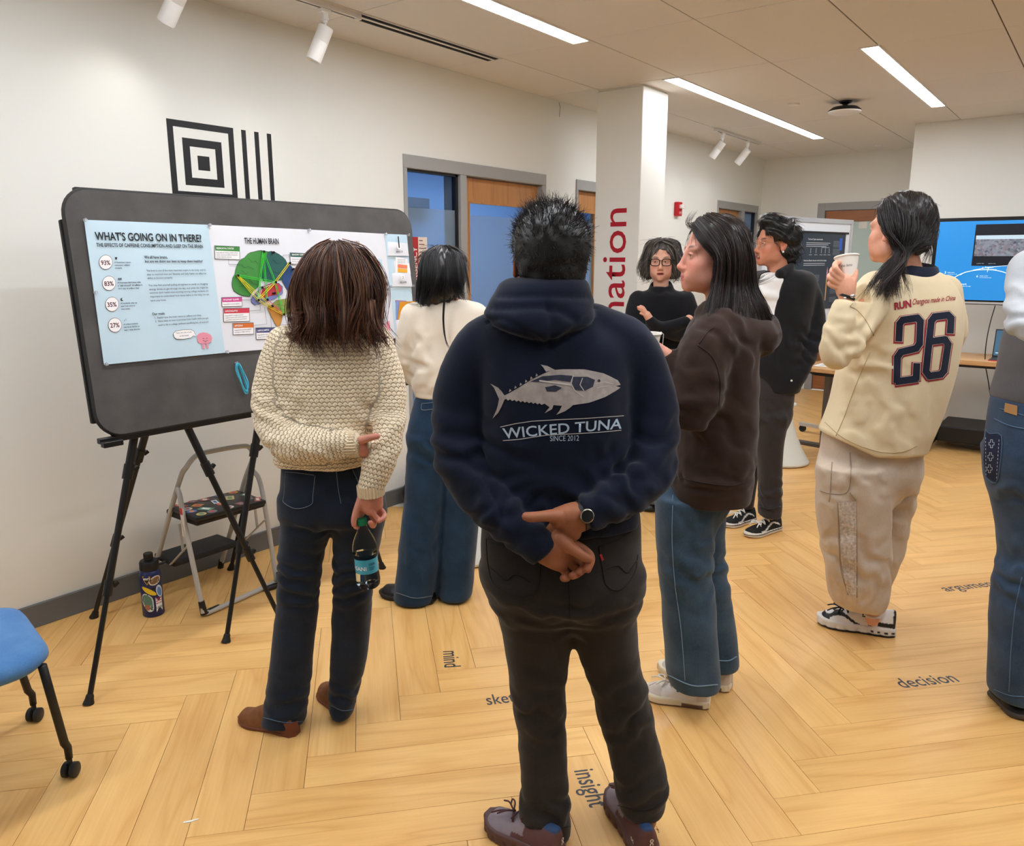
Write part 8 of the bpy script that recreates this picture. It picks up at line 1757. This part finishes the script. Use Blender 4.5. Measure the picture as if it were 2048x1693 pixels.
body(j_, jh, (224, 164, 136), [[(1812, 590, 0, .06), (1800, 680, 0, .10), (1770, 800, 0, .10), (1745, 900, 0, .10)]], [[(1745, 590, -.06, .045), (1690, 665, -.16, .036), (1672, 700, -.2, .032), (1682, 640, -.205, .028), (1693, 598, -.205, .022)], [(1880, 590, .06, .045), (1900, 680, .15, .036), (1850, 720, .25, .03)], [(1710, 960, -.05, .06), (1705, 1100, -.05, .045), (1742, 1215, -.03, .030), (1745, 1240, -.035, .027)], [(1780, 960, .1, .06), (1770, 1100, .12, .045), (1745, 1205, .14, .032)]], hands=[(PJ, FJ)], neck=[(1822, 570, -.005, .055), (1812, 525, -.01, .050), (1806, 495, -.01, .05)], headkw=dict(nose=.9), colkw=dict(brows=(30, 22, 20)), fine=.0034, handh=.0026)
M_jer = weave('jersey_cream', (222, 203, 164), (232, 215, 180), scale=520, rough=.95, bump=.25)
def ex_j(F): F.cut(j_.L(1745, 897, 0), [0, 0, -1], .006); F.cut(j_.L(1690, 884, 0), [-.40, 0, -.92], .01)
def ax_j(F): F.cut(j_.L(1692, 600, -.205), [.12, 0, 1], .005, j_.L(1655, 640, -.29), j_.L(1725, 570, -.12))
top(j_, 'jersey', [(540, 1800, 1866, -.005, .058), (550, 1776, 1882, -.002, .09), (568, 1742, 1898, 0, .125), (610, 1718, 1911, 0, .155), (670, 1704, 1911, 0, .165), (750, 1682, 1893, 0, .17), (830, 1660, 1868, 0, .175), (880, 1642, 1846, 0, .175), (920, 1640, 1838, 0, .17)], [[(1752, 580, -.06, .075), (1716, 632, -.125, .082), (1690, 676, -.175, .074), (1676, 705, -.20, .058), (1674, 672, -.205, .054), (1684, 632, -.207, .047), (1692, 602, -.205, .038)], [(1885, 585, .05, .07), (1896, 660, .12, .07), (1870, 720, .2, .055)]], M_jer, h=.0075, extra=ex_j, armx=ax_j, k=.022,
    disp=[folds(j_.L(1690, 700, -.2), .10, [.6, 0, 1], 14, .008), folds(j_.L(1715, 660, -.2), .09, [1, 0, -.8], 12, .007), folds(j_.L(1735, 740, -.15), (.12, .1, .10), [.7, 0, 1], 9, .009), folds(j_.L(1760, 840, -.15), (.2, .1, .12), [1, 0, .35], 7, .006), folds(j_.L(1684, 640, -.2), .05, [0, 0, 1], 26, .004), mottle(8, .006)])
Tj = j_.tree('jersey'); M_sj = mat('seam_cream', (190, 170, 130), .9)
for path in ([(1700, 613), (1716, 622), (1734, 645), (1748, 672)], [(1700, 613), (1722, 588), (1740, 570)], [(1740, 705), (1712, 770), (1690, 830), (1672, 872)], [(1650, 845), (1690, 878), (1750, 902), (1800, 905), (1834, 892)]): line_strip(j_, 'seam', 'jersey', path, .0016, M_sj, Tj)
M_jn = weave('jersey_navy', (24, 28, 44), (36, 42, 60), scale=600); M_jr = mat('jersey_red', (158, 42, 54), .8, noise=.06, nscale=80); M_jw = mat('jersey_white', (228, 216, 196), .8)
c26 = lambda P: [(1780+.2363*x, 560+.2363*y) for x, y in P]
d2 = c26([(76, 492), (82, 372), (108, 340), (232, 322), (258, 352), (250, 540), (222, 580), (92, 612), (64, 655), (58, 862), (222, 838), (226, 735)]); d6 = c26([(512, 425), (518, 325), (492, 298), (378, 312), (350, 350), (305, 775), (334, 815), (432, 800), (458, 770), (492, 545), (466, 505), (360, 520)])
for nm, w_px, m, off, sh in (('number_red', 20.5, M_jr, .0018, (-.6, 1.2)), ('number_white', 16., M_jw, .0034, (0, 0)), ('number_navy', 14., M_jn, .0050, (0, 0))):
    for dg_, nm2 in ((d2, '2'), (d6, '6')): px_decal(j_, nm, thick([(x+sh[0], y+sh[1]) for x, y in dg_], w_px), m, off, '%s layer of the jersey digit %s' % (nm.split('_')[1], nm2), Tj, 'jersey', 2)
j_.decal('word_run', 'jersey', unit_text('RUN', bold=.05), [(1789, 621), (1823, 615), (1822.5, 599), (1788, 606)], M_jr, Tj, .002, 'RUN in red block letters', 1)
j_.decal('word_script', 'jersey', unit_text('Changyou made in China', shear=.4, bold=.012), [(1825, 614), (1911, 603.5), (1911, 591), (1825, 598)], M_jr, Tj, .002, 'Changyou made in China in red script', 1)
ck = j_.L(1831, 543, -.008); z_ = Vector((.06, -.16, 1)).normalized(); x_ = Vector((1, 0, -.06)).normalized(); y_ = z_.cross(x_); Mk_ = frame(ck, x_, y_, z_); mb = MB(); mb.lathe([(.092, -.022), (.086, .0), (.074, .024), (.066, .028), (.064, .022), (.070, -.004), (.080, -.022), (.092, -.022)], Mk_, 40)
for v in mb.bm.verts: v.co = v.co
mbobj(j_, 'collar', mb, M_jn, j_.parts['jersey'], label='dark navy rib collar')
M_par = weave('parachute_taupe', (190, 172, 152), (208, 192, 172), scale=300, rough=.7, bump=.1)
pants(j_, 'trousers', [(840, 1660, 1840, .02, .15), (900, 1648, 1838, .02, .155), (960, 1642, 1828, .02, .15), (1010, 1690, 1770, .02, .10)], [[(930, 1638, 1768, -.06, .12), (990, 1636, 1774, -.06, .12), (1060, 1640, 1775, -.05, .12), (1120, 1650, 1774, -.04, .12), (1170, 1658, 1772, -.03, .12), (1196, 1666, 1770, -.03, .11), (1211, 1676, 1764, -.03, .095)], [(930, 1720, 1834, .10, .12), (1000, 1724, 1822, .11, .115), (1080, 1712, 1806, .12, .11), (1135, 1706, 1784, .13, .105), (1178, 1712, 1768, .14, .09)]], M_par, h=.0085, k=.04, disp=[folds(j_.L(1700, 1130, -.14), (.18, .12, .14), [.8, 0, 1], 9, .009), folds(j_.L(1700, 960, -.16), (.16, .1, .12), [1, 0, .7], 9, .007), folds(j_.L(1720, 1195, -.12), (.15, .1, .05), [1, 0, .1], 20, .006), folds(j_.L(1800, 1020, .0), (.1, .15, .2), [.4, 0, 1], 10, .007), ridge_noise(9, .005), mottle(16, .004)])
Tp = j_.tree('trousers'); M_sp = mat('seam_taupe', (160, 144, 126), .9)
for path in ([(1700, 905), (1702, 950), (1694, 985), (1664, 988), (1640, 982)], [(1664, 925), (1660, 990), (1658, 1004)], [(1676, 1005), (1678, 1080), (1682, 1140), (1696, 1190)], [(1712, 1005), (1714, 1080), (1714, 1196)], [(1700, 985), (1712, 1002)]): line_strip(j_, 'seam', 'trousers', path, .0022, M_sp, Tp)
px_decal(j_, 'lace_panel', [[(1676, 1004), (1712, 1004), (1713, 1060), (1680, 1060)], [(1680, 1060), (1713, 1060), (1713, 1120), (1682, 1120)], [(1682, 1120), (1713, 1120), (1713, 1192), (1694, 1188)]], mat('lace_taupe', (196, 184, 172), .8, noise=.30, nscale=90, bump=.8, bscale=150), .004, 'cream lace panel down the leg', Tp, 'trousers', 3)
F = Field(j_.L(1700, 1260, -.15), j_.L(1775, 1200, .1), .006); F.tube([j_.L(1745, 1234, -.035), j_.L(1748, 1252, -.035)], .036, 0); j_.cloth('sock', F, mat('sock_white', (222, 220, 214), .9, bump=.3, bscale=300))
def skcol(V, fr): t, u, z = st_of(V, fr); c = np.tile(lin((230, 228, 226)), (len(V), 1)); k = ((t > .84) & (z < .062)) | ((np.abs(z-(.052+.018*np.sin(t*10+.8))) < .006) & (t > .3)) | ((t < .22) & (z < .062) & (z > .044)) | (t < .035); c[k] = lin((22, 22, 24)); return c
def sksol(V, fr): t, u, z = st_of(V, fr); c = np.tile(lin((224, 222, 218)), (len(V), 1)); c[(z < .010) | ((t < .3) & (np.abs(z-.022) < .005) & (np.sin(t*70) > 0))] = lin((24, 24, 26)); return c
for hl, te in (((1788, 1272), (1634, 1246)), ((1768, 1243), (1672, 1222))):
    o, fr = shoe(j_, 'chunky_sneaker', hl, te, .050, mat('chunky_upper', (230, 228, 226), .5, attr='Col'), mat('chunky_sole', (224, 222, 218), .6, attr='Col'), rise=.115, sole_h=.042, toe_h=.072, h=.0048, colfn=skcol, solecol=sksol, sdisp=[lugs], label='white chunky sneaker with black trim'); laces(j_, o, fr, .46, .70, .108, .084, .020, mat('lace_black', (20, 20, 22), .7), 5, .0036); a, x, y, Ln = fr
    p = j_.W(a+y*Ln*.40+np.array([0, 0, .070])); q = p-CP; cx, cy = 1024+FPX*(q@rv)/(q@fwv), 846.5-FPX*(q@uv_)/(q@fwv); j_.decal('s_mark', 'chunky_sneaker', unit_text('S', bold=.05), [(cx-4, cy+3), (cx+4, cy+4), (cx+4, cy-3), (cx-4, cy-4)], M_black, None, .003, parent=o)
M_hj = hair_mat('hair_black_brown', (10, 8, 9), (64, 40, 36), .38, .5)
def ex_jh(F): F.ell(jh.P((.015, -.035, .040)), (.090, .090, .086), .02, jh.R); F.ell(jh.P((.03, -.055, -.01)), (.080, .058, .080), .03, jh.R)
jha = cap_hair(j_, jh, 'hair', M_hj, .010, .005, .055, -.075, extra=ex_jh, tone=.08, disp=[lambda V: .002*np.sin(V[:, 0]*160+V[:, 2]*90+3*vnoise(V*12))])
gd = [[j_.L(x0, y0, d0), j_.L(x1, y1, d1), j_.L(1806, 505, -.135), j_.L(1792+k2*.35, 535, -.155), j_.L(1782+k2, 565, -.165), j_.L(1772+k2*1.5, 600-abs(k2)*.25, -.175)] for x0, y0, d0, x1, y1, d1, k2 in ((1760, 430, -.05, 1776, 470, -.105, -22), (1778, 402, -.04, 1790, 455, -.125, -14), (1798, 396, -.03, 1808, 450, -.135, -6), (1818, 398, -.03, 1830, 455, -.130, 2), (1838, 406, -.03, 1852, 465, -.115, 10), (1850, 425, -.03, 1862, 485, -.09, 18))]
V, Q = j_.bv['hair']; j_.obj('hair_tufts', tuft_mesh('hair_tufts', V, vnormals(V, Q), 1200, .08, .0011, flow=lambda p: np.asarray(j_.L(1800, 508, -.14))-p, mixv=.015, seed=34, curl=.04, K=6, tang=True, jitter=.2), M_hj, jha)
j_.obj('ponytail', strands_mesh('ponytail', gd, 1500, .0011, (.004, .014), 22, wave=.014, tipcut=.3, K=18, tone=(0, .9), tonef=lambda V: np.where(V[:, 2] < j_.L(1800, 505)[2], 1., .35)), M_hj, jha)
gd = [[j_.L(1848, 440, -.02), j_.L(1866, 490, -.03), j_.L(1860, 525, -.04), j_.L(1852, 545, -.05)], [j_.L(1840, 470, -.07), j_.L(1854, 505, -.07), j_.L(1848, 530, -.07), j_.L(1842, 545, -.07)]]; j_.obj('loose_hair', strands_mesh('loose_hair', gd, 60, .0009, (.002, .008), 23, tipcut=.5), M_hj, jha)
pb = j_.W(j_.L(1696, 556, -.165)); pt_ = j_.W(j_.L(1697, 522, -.15)); ax_ = Vector(pt_-pb)+Vector(rv)*-.006; ct, Mc = paper_cup(pb, ax_, 'paper_cup', 'off white paper cup with handwriting, raised by the jersey wearer', H=.078, r0=.028, r1=.041)
MB().lathe([(0, .060), (.036, .060)], Mc, 30).build('coffee', mat('coffee_brown', (70, 42, 26), .1), ct)
ai = Mc.inverted() @ Vector(CP); va3 = math.atan2(ai.y, ai.x); me = fit_text('the latte', w=.040, shear=.4, base=True); mb = MB(); mb.add_mesh(me, Matrix.Identity(4))
for v in mb.bm.verts: z = .036+v.co.y; r = .028+(.041-.028)*z/.078+.0006; an = va3+(v.co.x-.022)/r; v.co = Mc @ Vector((r*math.cos(an), r*math.sin(an), z))
mb.build('handwriting', M_tx, ct)
ax = j_.L(1693, 585, -.205)-j_.L(1692, 602, -.205); bc_ = j_.L(1692.5, 594, -.205); br = band_on(j_, 'bracelet', bc_, ax+np.array([.012, 0, 0]), .0275, .010, .004, mat('bracelet_black', (18, 18, 20), .6, bump=.8, bscale=300)); mb = MB(); mb.sphere(bc_+np.array([.010, -.030, .004]), (.010, .004, .007)).sphere(bc_+np.array([-.014, -.026, -.003]), (.006, .004, .005)); mbobj(j_, 'bracelet_bead', mb, mat('bead_silver', (214, 214, 214), .2, metal=1.), br)

# ============================================================ person at the right edge, mostly outside the frame
r_ = Person(2080, 2.5, 'person in blue jeans and grey top, cut off by the right edge')
rh = Head(r_.L(2125, 430, .0), 20)
body(r_, rh, (214, 160, 136), [[(2110, 560, 0, .08), (2110, 650, 0, .10), (2110, 760, 0, .10), (2100, 850, 0, .10)]], [[(2060, 560, 0, .04), (2055, 640, -.05, .034), (2110, 690, -.16, .03)], [(2160, 560, 0, .04), (2200, 690, 0, .034), (2190, 800, 0, .03)], [(2060, 900, 0, .06), (2045, 1150, 0, .05), (2030, 1380, 0, .035)], [(2140, 900, 0, .06), (2150, 1150, 0, .05), (2160, 1380, 0, .035)]], neck=[(2115, 560, 0, .055), (2122, 490, 0, .05)], headkw=dict(face=False), fine=.007)
M_gt = weave('top_grey', (82, 80, 82), (98, 96, 98), scale=500); M_gs = weave('shirt_grey_blue', (176, 180, 184), (196, 200, 204), scale=500)
top(r_, 'vest', [(520, 2060, 2170, 0, .08), (560, 2040, 2195, 0, .12), (640, 2038, 2200, 0, .15), (690, 2024, 2198, 0, .155), (745, 2014, 2195, 0, .16), (790, 2000, 2190, 0, .16), (806, 2004, 2188, 0, .155)], [], M_gt, h=.010, k=.03, disp=[mottle(10, .004)])
top(r_, 'sleeve', [(545, 2046, 2080, .0, .09), (600, 2034, 2080, -.03, .09), (640, 2034, 2080, -.05, .08)], [[(2060, 540, 0, .062), (2052, 590, -.05, .058), (2048, 628, -.09, .052), (2056, 655, -.13, .046), (2100, 670, -.17, .042)]], M_gs, h=.008, k=.03, disp=[folds(r_.L(2048, 640, -.1), .1, [.3, 0, 1], 16, .008), mottle(14, .005)])
pants(r_, 'jeans', [(796, 2000, 2192, 0, .15), (850, 1992, 2200, -.01, .16), (930, 1987, 2205, -.02, .165), (990, 2002, 2190, -.01, .14), (1030, 2050, 2140, 0, .08)], [[(900, 1986, 2090, 0, .15), (975, 1994, 2092, 0, .13), (1040, 2004, 2092, 0, .11), (1110, 2008, 2088, 0, .10), (1190, 1992, 2080, 0, .095), (1290, 1987, 2074, 0, .09), (1370, 1984, 2068, 0, .092), (1392, 1986, 2066, 0, .09)], [(900, 2086, 2205, 0, .15), (1040, 2110, 2195, 0, .11), (1200, 2120, 2200, 0, .095), (1392, 2130, 2205, 0, .09)]], M_denim4, h=.008, k=.03, disp=[folds(r_.L(2030, 1160, -.08), (.1, .12, .12), [.6, 0, 1], 13, .008), folds(r_.L(2020, 1000, -.1), (.12, .1, .06), [.3, 0, 1], 14, .006), mottle(12, .003)])
Tr = r_.tree('jeans')
for path in ([(2000, 818), (2030, 826), (2060, 836)], [(1988, 838), (2020, 852), (2060, 860)], [(2044, 1155), (2030, 1220), (2022, 1300), (2018, 1385)], [(1988, 1380), (2020, 1392), (2050, 1394)]): line_strip(r_, 'stitch_line', 'jeans', path, .0016, M_stitch_b, Tr)
px_decal(r_, 'leather_patch', [[(2010, 806), (2035, 812), (2034, 832), (2008, 824)]], mat('patch_tan', (166, 122, 74), .7), .004, 'tan leather waistband patch', Tr, 'jeans')
pkt = [(1971, 860), (1980, 868), (2003, 872), (2000, 930), (1992, 966), (1974, 956), (1967, 920)]
px_decal(r_, 'pocket', [pkt], mat('pocket_navy', (26, 34, 62), .9), .004, 'navy stitched back pocket', Tr, 'jeans')
M_sas = mat('sashiko_white', (196, 204, 216), .8)
cross = [(-2.5, -8), (2.5, -8), (2.5, -3), (6.5, -2.5), (6.5, 2.5), (2.5, 3), (2.5, 8), (-2.5, 8), (-2.5, 3), (-6.5, 2.5), (-6.5, -2.5), (-2.5, -3), (-2.5, -8)]
for cx, cy in ((1983, 888), (1981, 914), (1979, 938)): px_decal(r_, 'cross_stitch', [q for i in range(12) for q in thick([(cx+cross[i][0]*.8, cy+cross[i][1]), (cx+cross[i+1][0]*.8, cy+cross[i+1][1])], .9)], M_sas, .0055, 'white stitched cross on the pocket', Tr, 'jeans')
px_decal(r_, 'dash_stitch', [q for i in range(11) for q in thick([(1998-i*.5, 880+i*7.4), (1997.8-i*.5, 883+i*7.4)], 1.)+thick([(1971+i*.1, 876+i*7.2), (1971+i*.1, 878.5+i*7.2)], 1.)], M_sas, .0055, None, Tr, 'jeans')
line_strip(r_, 'pocket_edge', 'jeans', pkt+[pkt[0]], .0014, M_stitch_b, Tr, 3, .004)
for hl, te in (((1990, 1388), (2060, 1446)), ((2135, 1388), (2205, 1440))): shoe(r_, 'dark_shoe', hl, te, .05, mat('shoe_black', (22, 22, 24), .45), mat('shoe_sole_grey', (74, 68, 64), .6), rise=.085, sole_h=.022, toe_h=.05, h=.006, label='black shoe with grey sole edge')

r_h = cap_hair(r_, rh, 'hair', M_hw, .014, .007, .05, -.09, tone=.2)
